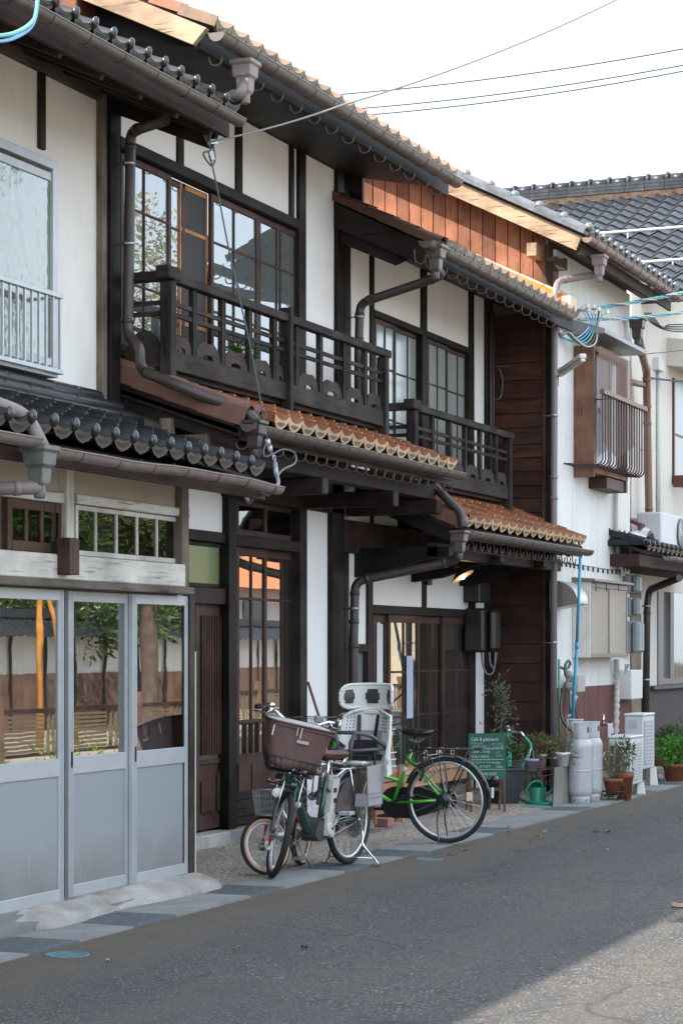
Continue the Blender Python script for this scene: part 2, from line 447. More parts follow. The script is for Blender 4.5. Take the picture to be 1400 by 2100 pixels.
# round blue-grey valve covers let into the road
for i, (px, py, rr, lb) in enumerate([(137, 1958, .115, 'small round blue cover in the road by the lowest drain grating'), (879, 1762, .10, 'small round blue cover in the road behind the green bicycle wheel'), (1062, 1668, .11, 'faint round blue cover in the road beyond the chalkboard')]):
    p = PG(px, py); m = MB(); m.lathe([(rr, -.02), (rr, .003), (rr * .86, .004), (rr * .84, .001), (rr * .2, .001), (rr * .18, .003), (.001, .003)], 24, p)
    solo('valve_cover', m, simple('cover_blue', (.085, .15, .17), .6, .1, .4, 25, .3), lb, 'valve cover', 'valve covers in the road')
p = PG(1108, 1653, .012)
solo('water_meter_cover', B(p.x - .22, p.x + .22, p.y - .13, p.y + .13, 0, .018), simple('lid_blue', (.13, .23, .28), .5, 0, .4, 20, .2), 'blue rectangular water meter lid in front of the watering can', 'cover', bev=.006)
# fallen leaves on road and strip
LEAF = simple('dry_leaf', (.20, .125, .075), .7, 0, .3, 0, .1, 0, .4)
lm = MB(); lm.grid(lambda u, v: ((u - .5) * .05 * (1 - .7 * abs(v - .5)), (v - .5) * .07, .006 + .012 * abs(u - .5) + .006 * sin(v * 6)), 2, 3)
leaf_me = lm.mesh('fallen_leaf'); leaf_me.materials.append(LEAF)
for i, (px, py) in enumerate([(485, 1947), (222, 1972), (625, 1945), (1041, 1697), (1045, 1707), (1118, 1707), (1085, 1727), (922, 1755), (953, 1744), (1245, 1707), (1222, 1706), (1293, 1675), (1197, 1746), (1244, 1744), (1100, 1716), (1395, 1680), (772, 1776), (1110, 1716), (1396, 1860)]):
    p = PG(px, py, .004 if PG(px, py).y < -1.71 else .016)
    o = bpy.data.objects.new('fallen_leaf', leaf_me); COL.objects.link(o); o.location = p
    sc_ = rnd.uniform(.5, .9) if i < 18 else 1.6
    o.rotation_euler = (rnd.uniform(-.3, .3), rnd.uniform(-.3, .3), rnd.uniform(0, 6)); o.scale = (sc_, sc_, 1)
    o['label'] = 'small dry brown leaf lying on the asphalt or drain strip'; o['category'] = 'leaf'; o['group'] = 'fallen leaves on the road'
# rough mortar ramp under the aluminium doors, and the plain concrete base of the door track
m = MB()
xa, xb = PG(20, 1915).x, PG(402, 1815).x + .06
from mathutils import noise as mn
def ramp_fn(u, v):
    x = xa + (xb - xa) * u; e = sin(pi / 2 * min(1, min(u, 1 - u) / .10))
    wd = (.21 + .03 * sin(u * 9 + 1) + .035 * mn.noise(Vector((x * 2.3, 0, 5))) + .012 * mn.noise(Vector((x * 6, 0, 2)))) * (.12 + .88 * e)
    y = -1.13 - v * wd
    h0 = (.088 - .058 * v ** 1.4) * (.4 + .6 * e)
    if v > .86: h0 *= max(0, (1 - v) / .14) ** .6
    h0 *= min(1, min(u, 1 - u) / .02)
    return (x, y, max(0, h0) + .014 * (1 if v < 1 else -1) + .006 * mn.noise(Vector((x * 7, y * 12, 1))) * (v < .9))
m.grid(ramp_fn, 140, 16, flip=True)
struct('mortar_ramp', m, CONCL)
struct('door_footing', B(4, 11.93, -1.29, -1.02, -.1, .055), CONC)
# ================================================================== SHARED BUILDING PIECES
def tile_mesh(name, w_=.265, l=.30, h=.042, lip=0, bulb=False, mats=None, ex=2.2):
    """pantile: wide trough between two narrow rolls; x across, y up the slope, front end at y = 0"""
    m = MB(); xs = [0, .05, .12, .24, .5, .76, .88, .95, 1]; n = len(xs) - 1
    def pz(u): return h * (1 - (1 - abs(2 * u - 1) ** ex) ** 1.0) if ex > 2 else h * (.5 + .5 * cos(2 * pi * u))
    t = .020
    top = [(u * w_, 0, pz(u) + t) for u in xs] + [(u * w_, l, pz(u) + t) for u in xs]
    m.add(top, [[i, i + 1, i + n + 2, i + n + 1] for i in range(n)], 0, True)
    if lip:
        lowz = [h * .35 * (1 - math.sin(pi * u)) + t - lip * math.sin(pi * u) ** .75 - .012 for u in xs]
    else: lowz = [pz(u) - .006 for u in xs]
    for i in range(n):
        u0, u1 = xs[i], xs[i + 1]; edge_ = i in (0, 1, n - 2, n - 1)
        a, b_, z0, z1 = pz(u0) + t, pz(u1) + t, lowz[i], lowz[i + 1]
        m.add([(u0 * w_, -.002, a), (u1 * w_, -.002, b_), (u1 * w_, -.002, z1), (u0 * w_, -.002, z0)], [(3, 2, 1, 0)], 1 if (lip or edge_) else 0)
    if lip:
        bk = [(u * w_, -.002, z) for u, z in zip(xs, lowz)] + [(u * w_, .022, z) for u, z in zip(xs, lowz)] + [(u * w_, .022, pz(u)) for u in xs]
        m.add(bk, [[i + n + 1, i + n + 2, i + 1, i] for i in range(n)] + [[i + 2 * n + 2, i + 2 * n + 3, i + n + 2, i + n + 1] for i in range(n)], 0, False)
        # sunk ornament panel on the hanging face
        pn = [(w_ * (.5 + .27 * cos(a)), -.0045, t - lip * .50 + lip * .26 * sin(a) + (.010 * cos(a) ** 2)) for a in [k * pi / 5 for k in range(10)]]
        m.add(pn, [list(range(10))], 3 if len(mats) > 3 else 0)
    m.add([(0, 0, pz(0) + t), (0, l, pz(0) + t), (0, l, -.004), (0, 0, -.004)], [(0, 1, 2, 3)], 0)
    if bulb:
        m.sphere((0, -.004, pz(0) + .002), .032, 10, 6, 2, (.85, .75, 1.2))
    me = m.mesh(name)
    for a in mats: me.materials.append(a)
    return me
def slope_tiles(parent, x0, n, ey, ez, pitch, rows, eave_me, tile_me, w_=.265, exp=.245, name='roof_tile', back=None, backmat=None, jit=.004, tilt=.06, lift=.016):
    """rows of tiles from the eave up; each one an object. ey/ez is the front edge of the eave tile"""
    a = math.atan(pitch); dirv = Vector((0, cos(a), sin(a)))
    for r in range(rows):
        for i in range(n):
            p = Vector((x0 + i * w_, ey, ez)) + dirv * exp * r + Vector((0, 0, lift))
            p.z += rnd.uniform(-jit, jit)
            place('eave_tile' if r == 0 else name, eave_me if r == 0 else tile_me, parent, p, (a - tilt, rnd.uniform(-.006, .006), 0))
    if back:      # upper courses, out of sight from the street: one corrugated sheet
        m = MB(); L = back; nn = n * 8
        def fn(u, v):
            x = x0 + u * n * w_; q = Vector((x, ey, ez)) + dirv * (exp * rows + v * L)
            q.z += .042 * abs(2 * ((u * n) % 1) - 1) ** 2.2 + .016 + .02 * (1 - (v * L / exp) % 1)
            return q
        m.grid(fn, nn, max(2, int(L / exp) * 2)); part('upper_courses', m, backmat, parent, kind='stuff')
def deck(parent, x0, x1, ey, ez, pitch, L, th, mat, name='roof_deck'):
    a = math.atan(pitch); d = Vector((0, cos(a), sin(a))); nrm = Vector((0, -sin(a), cos(a)))
    p = Vector((x0, ey, ez)); m = MB()
    m.prism([p, p + d * L, p + d * L - nrm * th, p - nrm * th], (x1 - x0, 0, 0)); return part(name, m, mat, parent)
ORN = simple('moulded_ornament', (.16, .13, .10), .8, 0, .2, 50, .3)
def gutter(parent, x0, x1, y, z, r=.052, mat=None, hooks=.33, drop=.0, sagfn=None, hook_me=None, curls=None, brk=None):
    """half-round gutter: y, z is the middle of its open top"""
    mat = mat or GUT(); m = MB(); n = 8; seg = max(2, int((x1 - x0) / .25))
    def off(x): return sagfn(x) if sagfn else 0
    def fo(u, v):
        x = x0 + (x1 - x0) * u; t = pi * v; return (x, y - r * cos(t), z - r * sin(t) + off(x))
    def fi(u, v):
        x = x0 + (x1 - x0) * u; t = pi * v; return (x, y - (r - .006) * cos(t), z - (r - .006) * sin(t) + off(x))
    m.grid(fo, seg, n, flip=True); m.grid(fi, seg, n)
    for sy in (-1, 1):
        m.tube([(x0 + (x1 - x0) * i / seg, y + sy * (r - .002), z + off(x0 + (x1 - x0) * i / seg)) for i in range(seg + 1)], .006, 6)
    for xx in (x0, x1):
        m.prism([(xx, y - r * .97 * cos(pi * k / n), z - r * .97 * sin(pi * k / n) + off(xx)) for k in range(n + 1)], (.004, 0, 0))
    g = part('gutter', m, mat, parent)
    if hooks:
        hm = MB()
        hm.tube([(0, -r * 1.03 * cos(pi * k / 10) * 1, -r * 1.03 * sin(pi * k / 10)) for k in range(11)] + [(0, r * 1.05, .03)], .0035, 5)
        if curls:    # old iron brackets whose ends hang below in a curl
            pts = [Vector((.02, r * 1.1 + .10, -.03 - .0)), Vector((.02, r + .10, -r - curls * .4)), Vector((.02, r + .085, -r - curls * .85)), Vector((.02, r + .05, -r - curls)), Vector((.02, r + .015, -r - curls * .85)), Vector((.02, r + .005, -r - curls * .4))]
            hm.tube(spline(pts, 3), .006, 6)
        me = hm.mesh('gutter_bracket'); me.materials.append(brk or GUTD())
        xx = x0 + hooks * .6
        while xx < x1 - .03:
            place('gutter_bracket', me, g, (xx, y, z + off(xx))); xx += hooks
    return g
def sash(parent, x0, x1, z0, z1, y, name='window_sash', st=.045, rt=.05, rb=.07, mu=.018, vx=(), hz=(), th=.032, mat=None, gmat=None, low=0, lowmat=None, panes=True):
    """one sash: frame and glazing bars in one mesh, each pane a piece of glass of its own.
       vx, hz: glazing bars as fractions; low: height of a boarded panel at the bottom"""
    mat = mat or brown('z'); m = MB()
    m.box(x0, x0 + st, y, y + th, z0, z1); m.box(x1 - st, x1, y, y + th, z0, z1)
    m.box(x0 + st, x1 - st, y + .001, y + th - .001, z1 - rt, z1); m.box(x0 + st, x1 - st, y + .001, y + th - .001, z0, z0 + rb)
    gx0, gx1, gz0, gz1 = x0 + st, x1 - st, z0 + rb + low, z1 - rt
    if low: m.box(gx0, gx1, y + .001, y + th - .001, gz0 - .04, gz0)
    xs = [gx0 + (gx1 - gx0) * f for f in vx]; zs = [gz0 + (gz1 - gz0) * f for f in hz]
    for xx in xs: m.box(xx - mu / 2, xx + mu / 2, y + .003, y + th - .003, gz0, gz1)
    for zz in zs: m.box(gx0, gx1, y + .005, y + th - .005, zz - mu / 2, zz + mu / 2)
    f = part(name, m, mat, parent, bev=.003)
    if low: part('lower_board', B(gx0, gx1, y + .012, y + .02, z0 + rb, gz0 - .04), lowmat or mat, f)
    X = [gx0] + xs + [gx1]; Z = [gz0] + zs + [gz1]
    for i in range(len(X) - 1):
        for j in range(len(Z) - 1):
            part('pane', B(X[i] + (mu / 2 if i else 0), X[i + 1] - (mu / 2 if i < len(X) - 2 else 0), y + .014, y + .018,
                           Z[j] + (mu / 2 if j else 0), Z[j + 1] - (mu / 2 if j < len(Z) - 2 else 0)), gmat or glass(), f)
    return f
def pipe(parent, pts, r=.034, mat=None, name='downpipe', rad=.09, rings=(), n=10, collars=True):
    path = smooth_path(pts, rad, 5); m = MB(); m.tube(path, r, n)
    if collars:
        for i in range(1, len(pts) - 1):
            b = Vector(pts[i])
            for q in (Vector(pts[i - 1]), Vector(pts[i + 1])):
                d = (q - b).normalized(); L = (q - b).length
                if L > .25: m.tube([b + d * (rad * 1.0), b + d * (rad * 1.0 + .035)], r * 1.12, n)
    o = part(name, m, mat or GUTD(), parent)
    for rp in rings:
        rp = Vector(rp); mm = MB(); mm.tube([rp - Vector((0, 0, .012)), rp + Vector((0, 0, .012))], r * 1.16, n)
        mm.tube([rp, rp + Vector((0, .12, 0))], .006, 5); part('pipe_clip', mm, STEEL(), o)
    return o
def hopper(parent, p, mat=None, s_=1.0, name='rainwater_head'):
    """funnel box under a gutter; p = middle of its top"""
    p = Vector(p); m = MB(); s_ *= .86
    def ring(hx, hy, z): return [p + Vector((a * hx * s_, b * hy * s_, z * s_)) for a, b in ((-1, -1), (1, -1), (1, 1), (-1, 1))]
    lv = [ring(.085, .085, .02), ring(.085, .085, -.01), ring(.072, .072, -.012), ring(.066, .066, -.09), ring(.05, .05, -.10), ring(.045, .045, -.19), ring(.03, .03, -.21)]
    vs = [v for r_ in lv for v in r_]; fs = []
    for i in range(len(lv) - 1):
        for k in range(4): fs.append([i * 4 + k, (i + 1) * 4 + k, (i + 1) * 4 + (k + 1) % 4, i * 4 + (k + 1) % 4][::-1])
    m.add(vs, fs); m.add(lv[0], [(0, 1, 2, 3)]); m.add(lv[-1], [(3, 2, 1, 0)])
    m.tube([p + Vector((0, 0, -.18 * s_)), p + Vector((0, 0, -.27 * s_))], .034 * s_, 10)
    return part(name, m, mat or GUT(), parent, bev=.006)
ORG = tile_mat('amber_glaze', (.145, .056, .029), (.26, .100, .048), .25, .5, (.10, .055, .03))
ORGCUT = simple('bare_tile_clay', (.50, .37, .23), .8, 0, .2, 60, .35, .3, .15)
REDT = tile_mat('matt_red_clay', (.15, .072, .052), (.21, .105, .078), .62, .4, (.11, .075, .06))
BLK = tile_mat('black_glaze', (.007, .008, .0095), (.016, .018, .021), .30, .35, (.035, .032, .025))
BLKEND = simple('black_glaze_end', (.022, .025, .022), .32, 0, .7, 40, .5, .3)
SILV = simple('glossy_tile_knob', (.05, .053, .056), .10, .6, .8)
GREY = tile_mat('smoked_tile', (.012, .014, .018), (.027, .031, .039), .34, .3, (.06, .06, .058))
# ================================================================== LEFT HOUSE (black tiles, aluminium doors)
LH = thing('left_house', (9.5, -.5, 0), 'two storey plaster house at the left with black glazed tiles and grey aluminium sliding doors', 'house')
PLA = plaster(); PLB = plaster('beige_plaster', (.46, .42, .35), (.30, .24, .18), .7); PLW = plaster('white_plaster', (.80, .80, .79), (.60, .56, .50), .3)
PLU = plaster('aged_upper_plaster', (.75, .74, .70), (.48, .44, .37), .55)
def pbox(parent, name, pl, pr, z0, z1, Y, mat, th=.04, bev=.004, d=None, **k):
    """box whose front face stands at depth Y between two picture columns"""
    return part(name, B(XA(pl, Y), XA(pr, Y), Y, Y + (d or th), z0, z1), mat, parent, bev, **k)
# --- upper storey wall, an opening for the window
wx1 = XA(104, -.02)
part('plaster_wall', MB().box(3, 10.2, 0, .12, 2.95, 5.5).box(wx1, 12.82, .0, .12, 2.95, 5.5).box(10.2, wx1, 0, .12, 4.72, 5.5).box(10.2, wx1, 0, .12, 2.95, 3.40), PLU, LH)
part('rear_wall', MB().box(3, 12.8, 5.2, 5.35, 0, 5.6).box(3, 3.12, .1, 5.2, 0, 5.6).box(12.68, 12.8, .12, 5.2, 0, 7.4), PLB, LH)
part('interior_floor', B(3.12, 12.68, .121, 5.2, 2.8, 2.94), dark('x'), LH)
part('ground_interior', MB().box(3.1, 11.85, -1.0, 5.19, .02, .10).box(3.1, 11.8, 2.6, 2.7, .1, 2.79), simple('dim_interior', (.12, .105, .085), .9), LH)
x = XA(90, -.03); part('post', B(x - .035, x + .035, -.03, .0, 4.80, 5.34), dark('z'), LH, .004)
pbox(LH, 'weathered_post', 211, 226, 2.9, 5.40, -.05, oldwood('z'), .06)
pbox(LH, 'post', 228, 248, 2.9, 5.46, -.08, black('z'), .14)
part('wall_beam', B(4, 12.72, -.06, -.001, 5.30, 5.47), wood('sooty_beam', (.03, .022, .016), (.075, .058, .045), 'x', .75), LH, .006)
# --- frosted window with its aluminium frame
wf = part('window', MB().box(10.2, wx1 + .03, -.06, -.02, 4.68, 4.74).box(10.2, wx1 + .03, -.06, -.02, 3.38, 3.43).box(wx1 - .035, wx1 + .03, -.062, -.02, 3.40, 4.70).box(11.2, 11.23, -.05, .0, 3.43, 4.68).box(10.2, wx1 - .035, -.05, -.03, 4.60, 4.655), ALU(), LH, .003)
part('pane', B(10.2, wx1 - .036, -.038, -.033, 3.43, 4.6), glass('frosted_figured', (.5, .55, .5), .20, .25, .10, .8, (.26, .32, .22), .0, 14), wf)
part('curtain', B(10.2, 12.0, .14, .15, 3.2, 4.9), simple('pale_curtain', (.42, .43, .33), .9), wf)
# --- aluminium window guard
gx = XA(126, -.17); m = MB(); gz0, gz1 = P(122, 768, -.17).z, P(126, 607, -.17).z
gd = part('window_guard', m.box(9.4, gx, -.19, -.15, gz1 - .022, gz1 + .012).box(9.4, gx, -.19, -.15, gz0, gz0 + .03).box(gx - .02, gx, -.15, -.0, gz0 + .002, gz0 + .028).box(gx - .02, gx, -.15, .0, gz1 - .02, gz1).box(9.4, gx, -.15, -.03, gz0 - .02, gz0 - .001), ALU(), LH, .003)
bm_ = MB().box(-.008, .008, -.016, .0, gz0 + .03, gz1 - .022); bme = bm_.mesh('guard_bar'); bme.materials.append(ALU())
x = gx - .018
while x > 9.5: place('guard_bar', bme, gd, (x, -.162, 0)); x -= .088
# --- upper roof
deck(LH, -9, 12.90, -.93, 5.10, .45, 5.0, .05, dark('x'))  # bare stretch added out of view at the left to shade the road
part('bargeboard', MB().prism([(12.90, -.90, 5.14), (12.90, .3, 5.68), (12.90, .3, 5.40), (12.90, -.78, 4.94)], (.045, 0, 0)), wood('red_brown_board', (.012, .006, .005), (.03, .014, .012), 'y'), LH)
part('soffit', MB().prism([(4, -.88, 5.05), (4, -.02, 5.45), (4, -.02, 5.43), (4, -.88, 5.03)], (8.9, 0, 0)), dark('x'), LH)
part('fascia', B(4, 12.9, -.935, -.90, 5.00, 5.13), wood('red_brown_board', (.012, .006, .005), (.03, .014, .012), 'x'), LH)
for i in range(14):
    x = 6.2 + i * .5; part('rafter', MB().bar((x, -.9, 5.0), (x, -.03, 5.39), .045, .06), dark('y'), LH)
be = tile_mesh('black_eave_tile', .224, .3, .045, .055, True, [BLK, BLKEND, SILV]); bt = tile_mesh('black_tile', .224, .3, .045, 0, False, [BLK, BLKEND])
slope_tiles(LH, 12.90 - 15 * .224 - .0, 15, -1.0, 5.155, .45, 2, be, bt, .224, .245, back=3.9, backmat=BLK)
gutter(LH, 7.5, XA(492, -1.06), -1.06, 5.085, .05, hooks=.42)
# --- lower roof over the doors
LP, LZ, LY = .31, 2.60, -1.66
deck(LH, 7, 12.08, LY + .05, LZ - .03, LP, 1.72, .04, dark('x'))
be2 = tile_mesh('black_eave_tile', .215, .28, .050, .046, True, [BLK, BLKEND, SILV]); bt2 = tile_mesh('black_tile', .215, .28, .052, 0, False, [BLK, BLKEND])
slope_tiles(LH, XA(540, LY) - 21 * .215, 21, LY, LZ, LP, 7, be2, bt2, .215, .235, jit=.006, tilt=.10, lift=.026)
part('verge_board', MB().prism([(12.06, LY + .06, LZ - .03), (12.06, .0, LZ + LP * 1.64), (12.06, .0, LZ + LP * 1.64 - .12), (12.06, LY + .06, LZ - .12)], (.03, 0, 0)), dark('y'), LH)
part('soffit', MB().prism([(7, LY + .1, LZ - .08), (7, -.02, LZ + .40), (7, -.02, LZ + .37), (7, LY + .1, LZ - .11)], (5.05, 0, 0)), wood('brown_soffit', (.022, .012, .009), (.045, .026, .019), 'x'), LH)
part('fascia', B(7, 12.06, LY + .07, LY + .10, LZ - .14, LZ - .035), wood('brown_soffit', (.022, .012, .009), (.045, .026, .019), 'x'), LH)
for i in range(24):
    for j, (yy, zz) in enumerate(((-.33, 3.10), (-.24, 3.17), (-.15, 3.24))):
        x0 = 12.76 - j * .12 - (i + 1) * .30
        m = MB(); m.grid(lambda u, v: (x0 + .302 * u, yy - .12 * cos(pi * v * .5) + .10 + .004 * (i % 3), zz + .055 * sin(pi * v * .5) - .01 + rnd.uniform(-.001, .001)), 2, 5, flip=True)
        m.add([(x0, yy - .02, zz - .01), (x0 + .302, yy - .02, zz - .01), (x0 + .302, yy - .02, zz - .05), (x0, yy - .02, zz - .05)], [(3, 2, 1, 0)])
        if i == 0: m.prism([(x0 + .302, yy - .12 * cos(pi * v / 10) + .10, zz + .055 * sin(pi * v / 10) - .01) for v in range(6)] + [(x0 + .302, yy + .1, zz - .05), (x0 + .302, yy - .02, zz - .05)], (.012, 0, 0))
        part('ridge_tile', m, BLK, LH)
part('flashing_mortar', B(7, 12.55, -.055, -.005, 3.18, 3.275), simple('crumbled_clay', (.26, .14, .07), .95, 0, .1, 30, .4, .6), LH)
def sagA(x): return -.010 * sin((x - 9) * 2.3) - .003 * sin(x * 7)
gutter(LH, XA(108, -1.71), XA(570, -1.71), -1.71, 2.535, .047, hooks=.40, sagfn=sagA, mat=simple('faded_gutter', (.17, .135, .12), .55, 0, .4, 12, .2))
gutter(LH, 7.2, XA(72, -1.71), -1.71, 2.56, .047, hooks=.40, mat=simple('faded_gutter', (.17, .135, .12), .55))
GREEN_CAST = simple('weathered_casting', (.13, .14, .13), .5, .2, .5, 9, .3, .1)
hopper(LH, P(82, 922, -1.71), GREEN_CAST, 1.05)
pipe(LH, [P(82, 985, -1.71), P(80, 1000, -1.71), P(-60, 1003, -1.45)], .036, simple('faded_pipe', (.20, .165, .16), .5))
pipe(LH, [P(-40, 815, -1.5), P(55, 850, -1.62), P(92, 925, -1.71)], .036, simple('faded_pipe', (.20, .165, .16), .5), collars=False)
# --- ground floor front
YA = -1.14; PW = paint_wood('x'); PWZ = paint_wood('z')
part('plaster_panel', B(6, XA(138, YA), YA + .01, YA + .07, 2.40, 2.75), PLB, LH)
part('plaster_panel', B(XA(153, YA), XA(374, YA), YA + .01, YA + .07, 2.40, 2.75), PLB, LH)
part('painted_rail', B(6, XA(138, YA) - .001, YA - .02, YA + .06, 2.335, 2.395), PW, LH, .004)
part('painted_rail', B(XA(153, YA) + .001, XA(385, YA), YA - .02, YA + .06, 2.345, 2.40), PW, LH, .004)
pbox(LH, 'painted_post', 138, 153, 1.95, 2.66, YA - .035, oldwood('z') if False else PWZ, .08)
pbox(LH, 'corner_post', 374, 388, 1.88, 2.62, YA - .04, oldwood('z'), .11)
part('painted_beam', B(6, XA(381, YA - .05), YA - .05, YA + .06, 1.905, 2.045), paint_wood('x'), LH, .006)
pbox(LH, 'timber_block', 144, 164, 1.93, 2.135, YA - .13, brown('z'), .09)
part('door_head', B(6, XA(400, YA - .08), YA - .08, YA + .06, 1.858, 1.902), oldwood('x'), LH, .005)
sash(LH, XA(158, YA), XA(372, YA), 2.052, 2.34, YA + .005, 'transom_window', .03, .028, .03, .022, vx=(.17, .37, .575, .78), gmat=glass('transom_glass', (.42, .43, .36), .1, .05), mat=paint_wood('z'))
sash(LH, XA(17, YA), XA(133, YA), 2.052, 2.33, YA + .0, 'transom_window', .05, .05, .055, .03, vx=(.30, .63), gmat=glass('transom_glass'), mat=wood('worn_brown_frame', (.04, .022, .015), (.09, .055, .04), 'z'))
sash(LH, 8.6, XA(3, YA), 2.052, 2.33, YA + .0, 'transom_window', .05, .05, .055, .03, vx=(.30, .63), gmat=glass('transom_glass'), mat=wood('worn_brown_frame', (.04, .022, .015), (.09, .055, .04), 'z'))
part('filler_board', B(XA(133, YA), XA(138, YA), YA + .01, YA + .05, 2.052, 2.335), PWZ, LH)
pbox(LH, 'jamb_plank', 390, 400, .0, 1.857, YA - .004, oldwood('z') if False else wood('dark_jamb', (.02, .016, .014), (.055, .043, .037), 'z'), .07)
part('jamb_edge', B(XA(400, YA - .004) + .001, XA(400, YA - .004) + .012, YA - .006, YA + .05, .0, 1.5), simple('flaked_white', (.55, .53, .5), .8), LH)
# sliding aluminium doors
def door_panel_mat():
    m, nt, b = principled('door_panel_grey', .5, .2, .45)
    v = coords(nt, (1, 1, 1)); n1 = noise(nt, v, 2.2, 8, .7); n2 = noise(nt, coords(nt, (8, 8, .8)), 3, 6, .7)
    sx = N(nt, 'ShaderNodeSeparateXYZ'); tc = N(nt, 'ShaderNodeTexCoord'); nt.links.new(tc.outputs['Object'], sx.inputs[0])
    mr = N(nt, 'ShaderNodeMapRange'); mr.inputs[1].default_value = .62; mr.inputs[2].default_value = .10; nt.links.new(sx.outputs[2], mr.inputs[0])
    ad = N(nt, 'ShaderNodeMath', operation='MULTIPLY'); nt.links.new(mr.outputs[0], ad.inputs[0]); nt.links.new(n1, ad.inputs[1])
    cc = mixc(nt, ramp(nt, ad.outputs[0], [(.18, (0, 0, 0)), (.5, (.7, .7, .7))]), (.30, .325, .34), (.20, .185, .165))
    cc = mixc(nt, ramp(nt, n2, [(.60, (0, 0, 0)), (.70, (.35, .35, .35))]), cc, (.42, .44, .45))
    nt.links.new(cc, b.inputs['Base Color']); bump(nt, b, n1, .06, .01); return m
DPAN = door_panel_mat()
edges = [(-132, 2), (-14, 132), (142, 268), (273, 388)]
for i, (a, b2) in enumerate(edges):
    y = YA + (.012 if i % 2 else .048) if i < 3 else YA + .012
    y = [YA + .05, YA + .012, YA + .050, YA + .012][i]
    x0, x1 = XA(a, y), XA(b2, y); m = MB(); st = .055
    m.box(x0, x0 + st, y, y + .03, .02, 1.85); m.box(x1 - st, x1, y, y + .03, .02, 1.85)
    for k in range(3):
        m.box(x0 + .012 + k * .014, x0 + .017 + k * .014, y - .004, y, .02, 1.85); m.box(x1 - .017 - k * .014, x1 - .012 - k * .014, y - .004, y, .02, 1.85)
    m.box(x0 + st, x1 - st, y + .001, y + .029, 1.79, 1.85); m.box(x0 + st, x1 - st, y + .001, y + .029, .80, .90); m.box(x0 + st, x1 - st, y + .001, y + .029, .02, .165)
    d = part('sliding_door', m, ALU(), LH, .003)
    part('pane', B(x0 + st, x1 - st, y + .012, y + .016, .90, 1.79), glass('door_glass', (.66, .68, .68), .21, .012), d)
    part('door_panel', B(x0 + st, x1 - st, y + .010, y + .018, .165, .80), DPAN, d)
    part('finger_pull', B(x0 + .02, x0 + .035, y - .007, y - .001, .84, .93), BLKM(), d)
part('door_track', MB().box(6, XA(388, YA), YA - .01, YA + .10, .085, .10).box(6, XA(388, YA), YA - .05, YA + .10, -.02, .085), simple('worn_track', (.22, .22, .215), .6, .3), LH)
part('side_wall', MB().prism([(11.86, YA + .07, 0), (11.86, -.01, 0), (11.86, -.01, 2.98), (11.86, YA + .07, 2.64)], (.07, 0, 0)), PLB, LH)
part('side_post', B(XA(390, YA) - .06, XA(390, YA) - .005, YA + .02, YA + .1, 0, 1.85), dark('z'), LH)
# a curtain and stored things seen dimly through the doors
cm = MB(); cm.grid(lambda u, v: (11.42 + .37 * u + .03 * v, -.93 + .03 * sin(u * 22), .55 + 1.2 * v), 40, 2)
part('print_curtain', cm, simple('mauve_curtain', (.30, .26, .34), .9, 0, .1, 9, .5), LH)
part('lampshade_table', MB().box(10.0, 11.0, -.2, .5, .68, .72).box(10.05, 10.1, -.15, -.1, .1, .68).box(10.9, 10.95, -.15, -.1, .1, .68), brown('x'), LH)
# downpipe of the upper gutter: down the corner post, then over the next roof
pipe(LH, [P(340, 246, -.60), P(268, 270, -.16), P(263, 690, -.16), P(287, 712, -.30), P(287, 748, -.30), P(300, 765, -.32)], .038, GUTD(), rings=[P(264, 500, -.16), P(264, 655, -.16), P(264, 335, -.16)])
# ================================================================== MIDDLE HOUSE (amber tiles, long balcony)
MH = thing('middle_house', (15, 0, 0), 'two storey timber and white plaster house with amber eave tiles and long dark balcony', 'house')
part('back_wall', MB().box(12.83, 17.2, 5.0, 5.15, 0, 6.2).box(12.83, 12.93, .1, 5.0, 0, 7.0), dark('x'), MH)
part('upper_floor', B(12.95, 17.2, .12, 4.9, 3.0, 3.3), dark('x'), MH)
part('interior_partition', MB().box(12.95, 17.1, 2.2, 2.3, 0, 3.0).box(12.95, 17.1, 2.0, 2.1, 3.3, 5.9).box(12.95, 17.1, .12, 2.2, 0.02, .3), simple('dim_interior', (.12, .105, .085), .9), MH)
# --- upper wall
zt = 5.72
for a, b2 in ((249, 366), (378, 486), (498, 596), (604, 614)):
    pbox(MH, 'plaster_panel', a, b2, 5.12, zt, .0, PLW, .08, 0)
pbox(MH, 'plaster_panel', 628, 693, 3.30, zt, .0, PLW, .08, 0)
for a, b2 in ((366, 378), (486, 498), (596, 604)): pbox(MH, 'strut', a, b2, 5.12, zt, -.02, black('z'), .06)
pbox(MH, 'post', 614, 628, 3.3, zt, -.03, black('z'), .12); pbox(MH, 'post', 693, 706, 3.0, zt, -.04, black('z'), .12)
pbox(MH, 'post', 707, 719, 3.0, 5.60, -.025, dark('z'), .12)
part('window_lintel', B(XA(249, -.05), XA(614, -.05), -.05, .06, 5.035, 5.118), black('x'), MH, .006)
part('window_sill', B(XA(249, -.04), XA(614, -.04), -.04, .08, 3.58, 3.66), dark('x'), MH, .006)
part('lower_boarding', B(XA(243, .0), XA(614, .0), .0, .06, 3.25, 3.579), wood('tan_board', (.12, .085, .055), (.22, .17, .12), 'x'), MH)
part('wall_head', B(12.83, 17.3, -.03, .14, 5.60 + .12, 5.95), dark('x'), MH)
GW = glass('sky_glass', (.35, .38, .38), .20, .02, 0, .40, (.42, .47, .47))
bz = dict(st=.045, rt=.05, rb=.10, mu=.018)
y0 = .004
sash(MH, XA(249, y0), XA(352, y0), 3.66, 5.03, y0, vx=(.1, .46), hz=(.155, .30, .74), gmat=GW, **bz)
sash(MH, XA(300, .045), XA(380, .045), 3.66, 5.03, .045, vx=(.15, .5), hz=(.155, .30, .74), gmat=GW, **bz)
